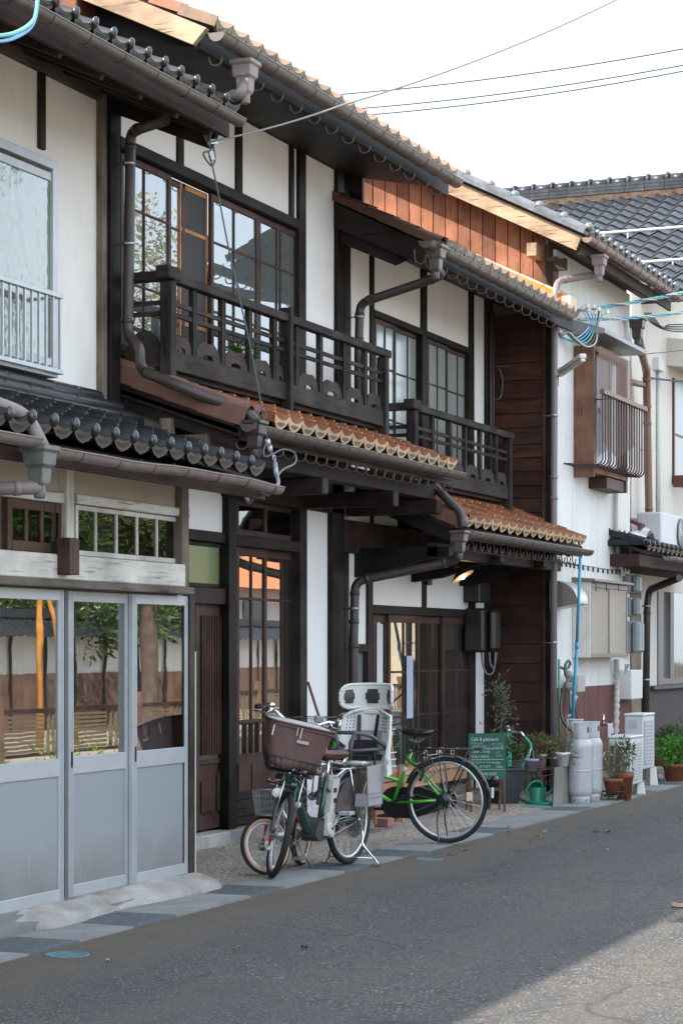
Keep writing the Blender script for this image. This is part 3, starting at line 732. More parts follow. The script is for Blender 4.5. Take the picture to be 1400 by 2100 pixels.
f = sash(MH, XA(380, y0), XA(436, y0), 3.66, 5.03, y0 + .04, 'screen_sash', .02, .045, .06, .03, hz=(.20, .76), mat=wood('orange_lath', (.32, .15, .06), (.42, .22, .10), 'x'), gmat=simple('insect_screen', (.055, .055, .055), .9))
sash(MH, XA(434, y0), XA(531, y0), 3.66, 5.03, y0, vx=(.48,), hz=(.155, .30, .74), gmat=GW, **bz)
sash(MH, XA(478, .045), XA(540, .045), 3.66, 5.03, .045, vx=(.35,), hz=(.155, .74), gmat=GW, **bz)
sash(MH, XA(531, y0), XA(614, y0), 3.66, 5.03, y0 + .002, vx=(.45, .55), hz=(.155, .30, .74), gmat=GW, **bz)
cm = MB(); cm.grid(lambda u, v: (XA(450, .3) + 1.7 * u, .28 + .02 * sin(u * 60), 3.4 + 1.6 * v), 60, 1)
part('curtain', cm, simple('grey_lace', (.35, .38, .36), .9), MH)
# --- upper roof: deep boxed eave
deck(MH, 12.52, 17.42, -.90, 5.62, .48, 5.2, .05, black('x'))
part('boxed_eave', MB().prism([(12.70, -.86, 5.60), (12.70, -.04, 5.96), (12.70, -.04, 5.72), (12.70, -.86, 5.56)], (4.60, 0, 0)), black('x'), MH)
part('fascia', B(12.5, 17.40, -.915, -.865, 5.50, 5.63), black('x'), MH)
part('eave_board', MB().prism([(17.30, -.14, 5.74), (17.30, .08, 5.80), (17.30, .08, 5.38), (17.30, -.14, 5.42)], (.04, 0, 0)), black('y'), MH)
part('bargeboard', MB().prism([(12.45, -.98, 5.62), (12.45, 1.6, 6.86), (12.45, 1.6, 6.70), (12.45, -.88, 5.52)], (.05, 0, 0)), verge_wood('y'), MH)
for yy in (-.0, .55):
    part('gable_beam', B(12.46, 12.84, yy, yy + .14, 5.70 + .45 * yy, 5.98 + .45 * yy), redwood('x'), MH, .006)
part('gable_laths', MB().box(12.60, 12.63, .16, .52, 5.5, 6.1), simple('wattle', (.42, .26, .13), .9, 0, .1, 60, .6, .5), MH)
part('gable_wall', MB().prism([(12.80, .1, 5.5), (12.80, 4.9, 5.5), (12.80, 3.0, 7.4), (12.80, .1, 6.02)], (.03, 0, 0)), black('y'), MH)
GCUT = simple('mossy_tile_edge', (.22, .20, .15), .8, 0, .2, 40, .4, .3, .2)
oe = tile_mesh('amber_eave_tile', .241, .3, .045, .058, False, [ORG, ORGCUT, ORG, ORN]); ot = tile_mesh('amber_tile', .241, .3, .045, 0, False, [ORG, ORGCUT])
WORN = tile_mat('weathered_brown_tile', (.10, .066, .048), (.19, .118, .078), .45, .4, (.12, .11, .085))
oeu = tile_mesh('mossy_eave_tile', .241, .3, .050, .058, False, [WORN, GCUT, WORN, ORN])
slope_tiles(MH, 17.40 - 20 * .241, 20, -.98, 5.655, .48, 3, oeu, ot, .241, .245, back=4.0, backmat=ORG)
gutter(MH, XA(444, -1.05), XA(936, -1.05), -1.05, 5.585, .062, hooks=.335, curls=.09, mat=GUT(), brk=simple('rusty_bracket', (.12, .085, .075), .6))
hopper(MH, P(503, 132, -1.06), GUTP(), 1.15)
pipe(MH, [P(501, 168, -1.06), P(494, 192, -1.06), P(430, 212, -.7)], .038, simple('faded_pipe', (.20, .165, .16), .5))
# --- lower roof
MY, MZ, MP = -1.0, 3.105, .37
deck(MH, 12.98, 17.42, MY + .06, MZ - .03, MP, 1.0, .035, dark('x'))
slope_tiles(MH, XA(936, MY) - 16 * .241 - .03, 16, MY, MZ, MP, 4, oe, ot, .241, .235)
# red verge tiles on the left side
rt_ = MB(); n = 8
rt_.grid(lambda u, v: (-.04 + .16 * u, .36 * v, .015 + .055 * sin(pi * min(1, u * 1.15)) ** .8), 10, 1)
rt_.prism([(-.045, 0, .03), (-.045, .36, .03), (-.045, .36, -.09), (-.045, 0, -.10)], (.014, 0, 0)); rt_.add([(-.04 + .16 * i / 10, -.001, .015 + .055 * sin(pi * min(1, i / 10 * 1.15)) ** .8) for i in range(11)] + [(-.04 + .16 * i / 10, -.001, .015 + .055 * sin(pi * min(1, i / 10 * 1.15)) ** .8 - .02) for i in range(11)], [[i + 11, i + 12, i + 1, i] for i in range(10)])
vt_me = rt_.mesh('verge_tile'); vt_me.materials.append(REDT)
rt2 = MB(); rt2.grid(lambda u, v: (-.04 + .16 * u, .36 * v, .010 + .035 * sin(pi * min(1, u * 1.15)) ** .8), 8, 1); rt2.prism([(-.045, 0, .02), (-.045, .36, .02), (-.045, .36, -.035), (-.045, 0, -.045)], (.014, 0, 0))
vt2_me = rt2.mesh('thin_verge_tile'); vt2_me.materials.append(tile_mat('dark_red_clay', (.08, .035, .022), (.12, .055, .038), .6, .4, (.08, .05, .04)))
def verge_tiles(parent, x, ey, ez, pitch, n, me=vt_me, exp=.27, lift=.02):
    a = math.atan(pitch)
    for i in range(n):
        place('verge_tile', me, parent, (x, ey + exp * i * cos(a), ez + exp * i * sin(a) + lift + .012), (a - .055, 0, 0))
verge_tiles(MH, 13.02, -1.02, MZ, MP, 4)
verge_tiles(MH, 13.20, -1.02, MZ - .01, MP, 4)
part('verge_board', MB().prism([(13.0, -.98, MZ - .055), (13.0, .0, MZ + .30), (13.0, .0, MZ + .20), (13.0, -.98, MZ - .14)], (.035, 0, 0)), dark('y'), MH, .004)
part('verge_board', MB().prism([(13.04, -.93, MZ - .13), (13.04, .0, MZ + .20), (13.04, .0, MZ + .12), (13.04, -.90, MZ - .20)], (.035, 0, 0)), dark('y'), MH, .004)
part('soffit', MB().prism([(13.0, -.95, MZ - .08), (13.0, .0, MZ + .25), (13.0, .0, MZ + .22), (13.0, -.95, MZ - .11)], (4.4, 0, 0)), dark('x'), MH)
part('eave_beam', B(13.05, 17.45, -.78, -.66, 2.83, 2.97), dark('x'), MH, .008)
part('fascia', B(13.05, 17.40, MY + .06, MY + .085, MZ - .15, MZ - .04), wood('brown_soffit', (.022, .012, .009), (.045, .026, .019), 'x'), MH)
for i in range(15):
    x = 13.3 + i * .29; part('rafter', MB().bar((x, -.92, MZ - .13), (x, -.02, MZ + .20), .04, .05), dark('y'), MH)
for x in (13.2, 14.7, 16.2, 17.25):
    part('bracket_beam', B(x, x + .12, -.86, -.0, 2.70, 2.83), dark('y'), MH, .008)
part('strut', B(12.98, 13.06, -.44, -.36, 2.86, 3.12), oldwood('z'), MH, .004)
part('tie_beam', B(12.99, 13.09, -.72, -.0, 2.84, 3.00), wood('rough_beam', (.03, .022, .019), (.075, .055, .046), 'y'), MH, .008)
part('side_plaster', B(13.1, 13.14, -.35, .0, 2.9, 3.22), simple('shaded_plaster', (.22, .20, .175), .9, 0, .1, 5, .2), MH)  # plaster under the roof edge, its shade put into a darker colour
gutter(MH, XA(507, -1.06), XA(944, -1.06), -1.06, 3.045, .055, hooks=.20, curls=.10, brk=simple('rusty_bracket', (.12, .085, .075), .6))
hopper(MH, P(523, 868, -1.07), GUTD(), 1.0)
pipe(MH, [P(523, 905, -1.07), P(527, 930, -1.07), P(515, 958, -1.0), P(500, 975, -.8)], .036, GUTD())
pipe(MH, [P(296, 762, -.33), P(400, 806, -.66), P(505, 843, -.98), P(527, 868, -1.05)], .040, GUTD(), collars=False, name='roof_pipe')
# --- balcony
def balcony(parent, x0, x1, Y, zr, zb, posts, mids=(), tip=None, name='balcony', leftret=True):
    rw = rail_wood('x'); rz = rail_wood('z'); ry = rail_wood('y')
    bal = part(name, MB().box(x0, x1 + .1, Y - .045, Y + .03, zr - .055, zr + .01), rw, parent, .006)    # top rail
    part('bottom_board', B(x0 + .03, x1, Y - .022, Y + .012, zb, zb + .14), rw, bal, .005)
    part('corner_post', B(x0 - .045, x0 + .045, Y - .045, Y + .045, zb - .14, zr - .056), rz, bal, .006)
    part('corner_post', B(x1 - .04, x1 + .04, Y - .045, Y + .045, zb - .12, zr - .056), rz, bal, .006)
    part('rail_end', B(x0 - .10, x0 + .10, Y - .055, Y + .05, zr - .045, zr + .045), ry, bal, .008)
    part('side_rail', MB().box(x0 - .035, x0 + .035, Y - .02, -.04, zr - .05, zr + .02), ry, bal, .005)
    for z in (.20, .275): part('side_rail', B(x0 - .012, x0 + .012, Y, -.04, zr - z - .016, zr - z + .016), ry, bal)
    part('side_board', B(x0 - .012, x0 + .012, Y, -.04, zb + .02, zb + .15), ry, bal)
    part('side_panel', MB().prism([(x0 - .01, Y + .05 + .27 * k / 10, zb + .15 + .13 * sin(pi * k / 10) ** .5) for k in range(11)], (.018, 0, 0)), ry, bal)
    rails = MB()
    for z in (.20, .275): part('middle_rail', B(x0 + .03, x1 - .03, Y - .011, Y + .011, zr - z - .015, zr - z + .015), rw, bal)
    xs = sorted(posts)
    for x in xs: part('baluster', MB().box(x - .03, x + .004, Y - .02, Y + .02, zb + .14, zr - .056).box(x + .016, x + .032, Y - .018, Y + .018, zb + .14, zr - .056), rz, bal)
    for x in mids: part('through_post', B(x - .032, x + .032, Y - .06, Y + .03, zb - .16, zr + .06), rz, bal, .006)
    cuts = sorted([x0] + xs + list(mids) + [x1])
    for a, b3 in zip(cuts, cuts[1:]):
        w_ = b3 - a - .075
        if w_ < .12: continue
        a0 = a + .042; m = MB(); top = [(a0 + w_ * k / 12, Y - .004, zb + .14 + .03 + .100 * (sin(pi * k / 12) ** .45) * (1 - .10 * cos(4 * pi * k / 12))) for k in range(13)]
        # bump shaped board with a slot at its foot
        hole = [(a0 + w_ * .72, Y - .004, zb + .141), (a0 + w_ * .70, Y - .004, zb + .165), (a0 + w_ * .58, Y - .004, zb + .178), (a0 + w_ * .42, Y - .004, zb + .178), (a0 + w_ * .30, Y - .004, zb + .165), (a0 + w_ * .28, Y - .004, zb + .141)]
        base_ = [(a0 + w_, Y - .004, zb + .141)] + hole + [(a0, Y - .004, zb + .141)]
        m.prism(top + base_, (0, .014, 0)); part('wave_panel', m, wood('wave_board', (.018, .014, .012), (.045, .034, .029), 'x', .7), bal)
    return bal
YB = -.38
ps = [392, 450, 507, 558, 608, 655, 702, 745]
balcony(MH, XA(345, YB), XA(785, YB), YB, 4.14, 3.47, [XA(p, YB) for p in (396, 455, 510, 560, 655, 703, 747)] + [XA(606, YB)], [XA(585, YB)])
part('balcony_deck', B(13.1, 17.15, YB + .03, -.05, 3.44, 3.48), dark('x'), MH)
# --- ground floor
BRZ = brown('z')
pbox(MH, 'post', 470, 486, .02, 2.95, -.06, black('z'), .14)
pbox(MH, 'post', 616, 630, .02, 2.75, -.03, dark('z'), .12); pbox(MH, 'post', 682, 706, .02, 3.1, -.05, black('z'), .14)
part('white_panel', B(XA(630, 0), XA(682, 0), 0, .08, .02, 2.72), PLW, MH)
part('head_beam', B(XA(486, -.05), XA(705, -.05), -.05, .08, 2.70, 2.98), dark('x'), MH, .006)
part('plaster_panel', B(12.4, XA(470, 0), .0, .08, 2.42, 2.95), PLW, MH)
part('door_beam', B(12.4, XA(470, -.03), -.03, .09, 2.34, 2.42), dark('x'), MH, .004)
part('door_beam', B(12.4, XA(470, -.035), -.035, .09, 1.86, 1.985), dark('x'), MH, .004)
part('door_beam', B(XA(486, -.03), XA(616, -.03), -.03, .08, 2.33, 2.415), dark('x'), MH, .004)
sash(MH, XA(385, .01), XA(462, .01), 1.99, 2.335, .012, 'transom_window', .03, .03, .03, mat=dark('z'), gmat=glass('green_frosted', (.4, .5, .3), .05, .05, .25, .85, (.34, .42, .20)))
pbox(MH, 'strut', 462, 470, 1.985, 2.34, -.01, dark('z'), .08)
pbox(MH, 'post', 398, 404, .05, 1.86, -.02, dark('z'), .08)
pbox(MH, 'post', 464, 470, .05, 1.86, -.01, dark('z'), .06)
# lattice door
lx0, lx1 = XA(402, .02), XA(464, .02)
ld = sash(MH, lx0, lx1, .13, 1.86, .02, 'lattice_door', .07, .09, .10, .022, vx=(), hz=(.25, .5, .75), low=.44, lowmat=brown('z'), gmat=glass('door_back_glass', (.4, .42, .36), .08, .04, .1, .5, (.35, .38, .30)), mat=BRZ)
for k in range(9):
    x = lx0 + .09 + k * (lx1 - lx0 - .18) / 8; part('lattice_slat', B(x - .009, x + .009, .004, .026, .70, 1.77), BRZ, ld)
part('door_panel', B(lx0 + .09, lx0 + .32, .016, .026, .26, .50), BRZ, ld, .004); part('door_panel', B(lx0 + .37, lx1 - .09, .016, .026, .26, .56), BRZ, ld, .004)
part('door_sill', B(11.95, XA(470, -.1), -.12, .1, -.02, .11), CONCL, MH, .01)
# tall glazed doors
ga = glass('mirror_like_glass', (.50, .46, .42), .24, .012, 0, .10, (.45, .40, .35))
for a, b3, y in ((486, 548, .02), (542, 616, .052)):
    x0, x1 = XA(a, y), XA(b3, y)
    sash(MH, x0, x1, 2.42, 2.70, y, 'transom_window', .04, .04, .05, mat=BRZ, gmat=glass('transom_clear', (.55, .52, .48), .12, .01))
    d = sash(MH, x0, x1, .92, 2.33, y, 'glazed_door', .05, .07, .03, .022, vx=(.5,), hz=(.23, .63) if False else (.74,), gmat=ga, mat=BRZ)
    part('lower_frame', MB().box(x0, x0 + .05, y, y + .03, .60, .918).box(x1 - .05, x1, y, y + .03, .60, .918).box(x0 + .05, x1 - .05, y + .001, y + .029, .60, .68), BRZ, d)
    lo = part('lower_pane', B(x0 + .05, x1 - .05, y + .014, y + .018, .68, .918), ga, d)
    for k in range(3):
        xx = x0 + .05 + (x1 - x0 - .1) * (k + 1) / 4; part('slat', B(xx - .012, xx + .012, y - .006, y + .012, .68, .918), BRZ, d)
    part('lower_board', B(x0 + .03, x1 - .03, y + .0, y + .02, .38, .599), BRZ, d)
    part('stile', B((x0 + x1) / 2 - .02, (x0 + x1) / 2 + .02, y - .012, y - .001, .38, .599), BRZ, d)
for i in range(4):
    z = .12 + i * .066; part('skirting_board', B(XA(486, -.01), XA(616, -.01), -.012 + .002 * (i % 2), .02, z + .002, z + .064), dark('x'), MH, .003)
part('vent_slot', MB().box(XA(500, -.016), XA(560, -.016), -.018, -.012, .215, .225).box(XA(500, -.016), XA(560, -.016), -.018, -.012, .25, .26), BLKM(), MH)
part('stone_sill', B(XA(470, -.1), XA(640, -.1), -.10, .1, -.02, .11), CONC, MH, .01)
# ================================================================== CAFE HOUSE
CH = thing('cafe_house', (19.3, 0, 0), 'lower timber house with amber tiled eaves, short balcony and glazed cafe front', 'house')
part('back_wall', MB().box(17.35, 21.2, 5.0, 5.1, 0, 6.6), dark('x'), CH)
part('upper_floor', B(17.35, 21.2, .12, 4.95, 2.75, 2.95), dark('x'), CH)
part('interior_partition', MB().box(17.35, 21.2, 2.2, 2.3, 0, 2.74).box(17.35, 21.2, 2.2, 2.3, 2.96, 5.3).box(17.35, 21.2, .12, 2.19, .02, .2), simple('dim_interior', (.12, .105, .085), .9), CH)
XR = 21.27
zt = 5.22
# --- upper wall
for a, b2, z0 in ((720, 761, 2.95), (768, 866, 4.63), (876, 963, 4.63), (973, 999, 2.95)):
    pbox(CH, 'plaster_panel', a, b2, z0, zt, .0, PLW, .08, 0)
for a, b2 in ((761, 768), (963, 972)): pbox(CH, 'strut', a, b2, 2.95, zt, -.02, black('z'), .06)
pbox(CH, 'post', 866, 876, 2.95, zt, -.025, black('z'), .08)
pbox(CH, 'post', 999, 1011, .05, zt, -.04, dark('z'), .09)
part('window_lintel', B(XA(768, -.03), XA(963, -.03), -.028, .06, 4.57, 4.631), black('x'), CH, .005)
part('window_sill', B(XA(768, -.03), XA(963, -.03), -.028, .06, 3.16, 3.22), dark('x'), CH, .005)
part('lower_boarding', B(XA(768, 0), XA(999, .0), .0, .06, 2.95, 3.159), wood('tan_board', (.12, .085, .055), (.22, .17, .12), 'x'), CH)
part('wall_head', B(17.1, XR, -.03, .13, 5.221, 5.35), black('x'), CH)
GM = glass('pale_frosted', (.5, .55, .52), .09, .03, .1, .82, (.50, .56, .53))
for a, b2, y in ((769, 812, .004), (808, 866, .03), (877, 918, .004), (914, 963, .03)):
    sash(CH, XA(a, y), XA(b2, y), 3.22, 4.57, y, vx=(.5,), hz=(.30, .68), st=.04, rt=.045, rb=.08, mu=.018, gmat=GM)
# --- upper roof
CY_, CZ = -.98, 4.995; CP = .49
deck(CH, 17.02, XR, CY_ + .06, CZ - .03, CP, 5.2, .05, black('x'))
part('boxed_eave', MB().prism([(17.1, -.86, CZ - .05), (17.1, -.04, CZ + .36), (17.1, -.04, CZ + .21), (17.1, -.86, CZ - .10)], (XR - 17.1, 0, 0)), black('x'), CH)
part('fascia', B(17.1, XR, -.92, -.885, CZ - .15, CZ - .035), black('x'), CH)
slope_tiles(CH, XR - 17 * .243 - .0, 17, CY_, CZ, CP, 4, oeu, ot, .243, .245, back=3.6, backmat=ORG)
verge_tiles(CH, 16.98, -1.0, CZ - .01, CP, 5, me=vt2_me, exp=.262)
part('verge_board', MB().prism([(16.97, -.97, CZ - .04), (16.97, .25, CZ + .56), (16.97, .25, CZ + .34), (16.97, -.9, CZ - .20)], (.04, 0, 0)), dark('y'), CH)
part('verge_board', MB().prism([(17.02, -.8, CZ - .05), (17.02, .25, CZ + .46), (17.02, .25, CZ + .22), (17.02, -.55, CZ - .14)], (.04, 0, 0)), black('y'), CH)
# flashing tiles stepping up along the taller gable wall
fm = MB(); fm.grid(lambda u, v: (-.10 + .2 * v, .31 * u, .07 * sin(pi * v) ** .7 + .02), 2, 8); fm.box(-.1, .1, 0, .31, -.08, .018, 0)
fm.grid(lambda u, v: (.03 + .09 * v, .31 * u, .115 + .0 * v), 1, 1, 1); fm.box(.04, .12, 0, .31, .02, .114, 1)
BRT = tile_mat('bright_amber_glaze', (.42, .13, .02), (.60, .22, .04), .3, .5, (.3, .12, .04))
fme = fm.mesh('flashing_tile'); fme.materials.append(BRT); fme.materials.append(simple('pale_mortar_strip', (.62, .50, .38), .8))
a = math.atan(CP)
for i in range(14): place('flashing_tile', fme, CH, (XR - .12, -.86 + .30 * i * cos(a), CZ + .125 + .30 * i * sin(a)), (a + .01, 0, 0))
part('end_tile', MB().box(XR - .24, XR - .0, -.97, -.87, CZ + .02, CZ + .19), simple('pale_mortar_strip', (.62, .50, .38), .8), CH, .01)
gutter(CH, XA(872, -1.05), XA(1166, -1.05), -1.05, 4.925, .062, hooks=.27, curls=.09, brk=simple('rusty_bracket', (.12, .085, .075), .6))
hopper(CH, P(893, 508, -1.06), GUT(), 1.15)
pipe(CH, [P(893, 548, -1.06), P(905, 566, -1.0), P(738, 622, -.14), P(735, 722, -.14), P(735, 860, -.14), P(770, 900, -.20)], .04, GUTD(), rings=[P(737, 650, -.14)])
pipe(CH, [(17.36, -.20, 3.42), (17.42, -.45, 3.26), P(945, 1052, -1.0), P(950, 1085, -1.05)], .042, GUTD(), collars=False, name='roof_pipe')
# --- balcony
ps = (885, 921, 952, 983, 1015)
balcony(CH, XA(845, YB), XA(1040, YB), YB, 3.745, 3.06, [XA(p, YB) for p in ps], [])
part('balcony_deck', B(17.9, 20.8, YB + .03, -.05, 3.03, 3.07), dark('x'), CH)
# --- lower roof
LY2, LZ2, LP2 = -1.02, 2.63, .42
XE = XA(1199, LY2)
deck(CH, 17.45, 21.50, LY2 + .06, LZ2 - .03, LP2, .55, .035, dark('x'), 'lower_roof_deck')
deck(CH, 17.45, XR, LY2 + .57, LZ2 + .184, LP2, .5, .035, dark('x'), 'lower_roof_deck')
slope_tiles(CH, XE - 16 * .241, 16, LY2, LZ2, LP2, 2, oe, ot, .241, .235)
a = math.atan(LP2)
slope_tiles(CH, 21.27 - 16 * .241, 16, LY2 + 2 * .235 * cos(a), LZ2 + 2 * .235 * sin(a), LP2, 2, ot, ot, .241, .235)
verge_tiles(CH, 17.50, -1.04, LZ2, LP2, 4)
part('verge_board', MB().prism([(17.47, -1.0, LZ2 - .05), (17.47, .0, LZ2 + .37), (17.47, .0, LZ2 + .2), (17.47, -.98, LZ2 - .2)], (.035, 0, 0)), black('y'), CH, .004)
part('soffit', MB().prism([(17.5, -.95, LZ2 - .08), (17.5, .0, LZ2 + .29), (17.5, .0, LZ2 + .26), (17.5, -.95, LZ2 - .11)], (3.76, 0, 0)), dark('x'), CH)
part('fascia', B(17.5, 21.50, LY2 + .06, LY2 + .085, LZ2 - .14, LZ2 - .035), dark('x'), CH)
part('eave_beam', B(17.45, 21.25, -.80, -.69, 2.33, 2.46), dark('x'), CH, .008)
for x in (17.45, 18.9, 20.3): part('bracket_beam', MB().prism([(x, -.9, 2.42), (x, -.9, 2.34), (x, -.6, 2.30), (x, -.3, 2.2), (x, 0, 2.16), (x, 0, 2.42)], (.12, 0, 0)), black('y'), CH, .006)
for i in range(13):
    x = 17.7 + i * .29; part('rafter', MB().bar((x, -.92, LZ2 - .13), (x, -.02, LZ2 + .20), .04, .05), dark('y'), CH)
gutter(CH, XA(948, -1.08), XA(1207, -1.08), -1.08, 2.545, .055, hooks=.20, curls=.10, brk=simple('rusty_bracket', (.12, .085, .075), .6))
hopper(CH, P(942, 1092, -1.09), GUTP() if False else GUT(), 1.0)
pipe(CH, [P(943, 1128, -1.09), P(935, 1150, -1.0), P(728, 1192, -.14), P(725, 1300, -.14), P(725, 1500, -.14), P(725, 1620, -.14)], .041, GUTD(), rings=[P(726, 1248, -.14), P(725, 1430, -.14)])
# --- ground floor wall
part('head_beam', B(XA(708, -.05), XR, -.05, .08, 2.375, 2.66), wood('head_beam_wood', (.018, .010, .008), (.05, .029, .022), 'x'), CH, .006)
part('gable_plaster', B(XA(716, 0), XA(815, 0), 0, .05, 2.67, 2.95), PLW, CH)
part('strut', B(XA(760, -.01), XA(766, -.01), -.012, .04, 2.67, 2.95), dark('z'), CH)
pbox(CH, 'strut', 707, 716, .02, 2.66, -.02, oldwood('z') if False else dark('z'), .08)
pbox(CH, 'plaster_panel', 716, 755, 1.56, 2.374, 0, PLW, .07)
pbox(CH, 'plaster_panel', 765, 867, 1.92, 2.374, 0, PLW, .07)
pbox(CH, 'plaster_panel', 875, 965, 1.92, 2.374, 0, PLW, .07)
pbox(CH, 'strut', 867, 875, 1.92, 2.374, -.015, dark('z'), .08)
pbox(CH, 'post', 755, 765, .12, 2.374, -.025, dark('z'), .10); pbox(CH, 'post', 965, 975, .05, 2.374, -.03, dark('z'), .11)
part('window_lintel', B(XA(765, -.02), XA(965, -.02), -.022, .08, 1.84, 1.921), dark('x'), CH, .005)
pbox(CH, 'cross_rail', 716, 755, 1.49, 1.56, -.02, dark('x'), .08)
part('recess_panel', B(XA(716, .03), XA(755, .03), .03, .07, .9, 1.49), simple('grey_recess', (.13, .15, .15), .7), CH)
pbox(CH, 'lower_board', 716, 755, .12, 1.20, -.01, brown('z'), .06)
edges = [(766, 803), (797, 860), (855, 913), (908, 965)]
gc = glass('cafe_glass', (.62, .60, .56), .19, .012, 0, .10, (.45, .41, .36))
for i, (a_, b2) in enumerate(edges):
    y = (.03, .0)[i % 2] if i < 2 else (.03, .0)[(i) % 2]
    sash(CH, XA(a_, y), XA(b2, y), .30, 1.84, y, 'glazed_door', .055, .075, .09, .02, vx=(.5,), hz=(.35, .66), gmat=gc, mat=brown('z'))
part('door_threshold', B(XA(765, -.05), XA(965, -.05), -.05, .09, .15, .299), dark('x'), CH, .005)
part('base_board', B(XA(708, -.03), XA(965, -.03), -.02, .08, .012, .149), CONCG, CH)
part('white_pillar', B(XA(975, 0), XA(1003, 0), 0, .08, .02, 2.374), PLW, CH)
# paper notices and things inside the cafe
part('notice', B(XA(778, -.0) , XA(790, -.0), .026, .028, .95, 1.75), simple('paper', (.62, .62, .62), .9), CH)
part('notice', B(XA(833, -.0) , XA(846, -.0), -.003, -.001, .85, 1.45), simple('paper_blue', (.42, .46, .60), .9), CH)
part('notice', B(XA(812, .1) , XA(826, .1), .10, .11, 1.2, 1.50), simple('yellow_cloth', (.75, .45, .05), .9), CH)
part('inner_screen', MB().box(18.6, 19.6, .9, .93, .25, 1.9), simple('pale_screen', (.62, .56, .46), .9), CH)
part('shelf', MB().box(18.2, 20.8, 1.6, 1.9, 1.0, 1.05).box(18.2, 20.8, 1.6, 1.9, .5, .55).box(20.75, 20.8, 1.6, 1.9, .2, 1.7), brown('x'), CH)
# ================================================================== WHITE HOUSE (ribbed siding)
WH = thing('white_house', (22.8, 0, 0), 'two storey house with white ribbed metal siding and dark boarded side wall', 'house')
X0, YF = 21.3, -.70; X1 = XA(1291, YF)
part('core_wall', MB().box(X0 + .03, X0 + .10, YF + .06, 6.0, 0, 5.8).box(X0 + .1, X1, YF + .04, YF + .10, 0, 5.9).box(X1 - .08, X1, YF + .1, 6, 0, 5.9).box(X0, X1, 5.9, 6, 0, 5.9), simple('dull_backing', (.10, .09, .08), .9), WH)
# boarded side wall towards the camera
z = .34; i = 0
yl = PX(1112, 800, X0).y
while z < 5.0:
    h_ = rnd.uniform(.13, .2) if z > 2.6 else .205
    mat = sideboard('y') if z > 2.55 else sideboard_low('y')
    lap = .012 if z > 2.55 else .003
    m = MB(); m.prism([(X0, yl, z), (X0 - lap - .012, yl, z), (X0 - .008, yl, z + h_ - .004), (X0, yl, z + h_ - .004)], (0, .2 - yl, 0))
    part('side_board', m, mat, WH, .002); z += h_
part('stone_base', B(X0 - .03, X0 + .02, yl - .1, .2, 0, .338), CONCG, WH, .01)
part('corner_board', B(X0 - .03, X0, PX(1121, 800, X0).y, yl - .002, .0, 5.5), oldwood('z') if False else wood('brown_corner', (.022, .013, .009), (.085, .05, .032), 'z'), WH, .004)
part('corner_post', B(X0 - .045, X0 + .03, YF - .005, PX(1121, 800, X0).y - .002, .0, 5.6), black('z'), WH, .005)
# vertical gable boards above the neighbour's roof, with the bargeboard on top
y = -.62
while y < 3.4:
    zz = 5.70 + .5 * (y + .17 / 2 + .98); zl = max(4.75, 4.98 + .49 * (y + .98) - .1)
    part('gable_board', B(X0 - .022 - rnd.uniform(0, .004), X0 + .02, y + .002, y + .134, zl, zz), redwood('z'), WH, .003); y += .14
part('gable_post', B(X0 - .035, X0 + .02, -.75, -.625, 4.9, 5.65), brown('z'), WH)
VX = 20.97
p1, p2, p3, p4 = PX(934, 371, VX), PX(1191, 484, VX), PX(1180, 513, VX), PX(902, 385, VX)
d1 = (p1 - p2).normalized(); p1 = p2 + d1 * 5.2; p4 = p3 + d1 * 5.2
part('bargeboard', MB().prism([p1, p2, p3, p4], (.045, 0, 0)), verge_wood('y'), WH, .004)
part('purlin_end', B(X0 - .30, X0 - .0, PX(1092, 490, X0 - .25).y - .055, PX(1092, 490, X0 - .25).y + .055, 5.62, 5.76), verge_wood('x'), WH, .006)
part('wall_plate', B(X0 - .06, X0, -.85, -.72, 5.50, 5.62), dark('x'), WH)
nrm = Vector((0, -d1.z, d1.y)); nrm = nrm if nrm.z > 0 else -nrm
m = MB(); m.prism([p2 + nrm * .0, p2 + nrm * .03, p1 + nrm * .03, p1], (3.9, 0, 0)); part('roof_deck', m, dark('y'), WH)
VT = tile_mat('verge_slate_tile', (.055, .06, .068), (.10, .11, .125), .35, .5, (.09, .085, .075))
vm_ = MB(); vm_.grid(lambda u, v: (-.06 + .17 * v, .31 * u, .055 * sin(pi * v) ** .8 + .012), 2, 8); vm_.box(-.065, .11, 0, .31, -.03, .011, 0)
vm_.sphere((.02, .0, .055), .048, 12, 8, 1)
vme = vm_.mesh('verge_tile'); vme.materials.append(VT); vme.materials.append(simple('grey_tile_knob', (.16, .17, .18), .25, .3, .7))
aa = math.atan2(d1.z, d1.y)
for i in range(18): place('verge_tile', vme, WH, p2 + nrm * .045 + Vector((0, -.03, 0)) + d1 * .298 * i, (aa, 0, 0))
ge = tile_mesh('grey_eave_tile', .245, .3, .045, .06, True, [GREY, BLKEND, simple('grey_tile_knob', (.16, .17, .18), .25, .3, .7)]); gt = tile_mesh('grey_tile', .245, .3, .045, 0, False, [GREY, BLKEND])
slope_tiles(WH, 21.12, 16, p2.y - .04, p2.z + .045, .5, 2, ge, gt, .245, .26, back=4.6, backmat=GREY)
gutter(WH, XA(1203, p2.y - .08), XA(1391, p2.y - .08), p2.y - .08, p2.z - .03, .058, hooks=.36, mat=simple('bronze_gutter', (.16, .10, .08), .4, 0, .5, 12, .2))
part('soffit', MB().prism([(21.0, -1.05, 5.66), (21.0, YF, 5.80), (21.0, YF, 5.78), (21.0, -1.05, 5.64)], (3.9, 0, 0)), dark('x'), WH)
part('fascia', B(21.0, 24.95, p2.y + .02, p2.y + .05, 5.60, 5.72), wood('brown_soffit', (.05, .025, .018), (.09, .05, .035), 'x'), WH)
hopper(WH, P(1228, 528, p2.y - .08), GUTP(), 1.1)
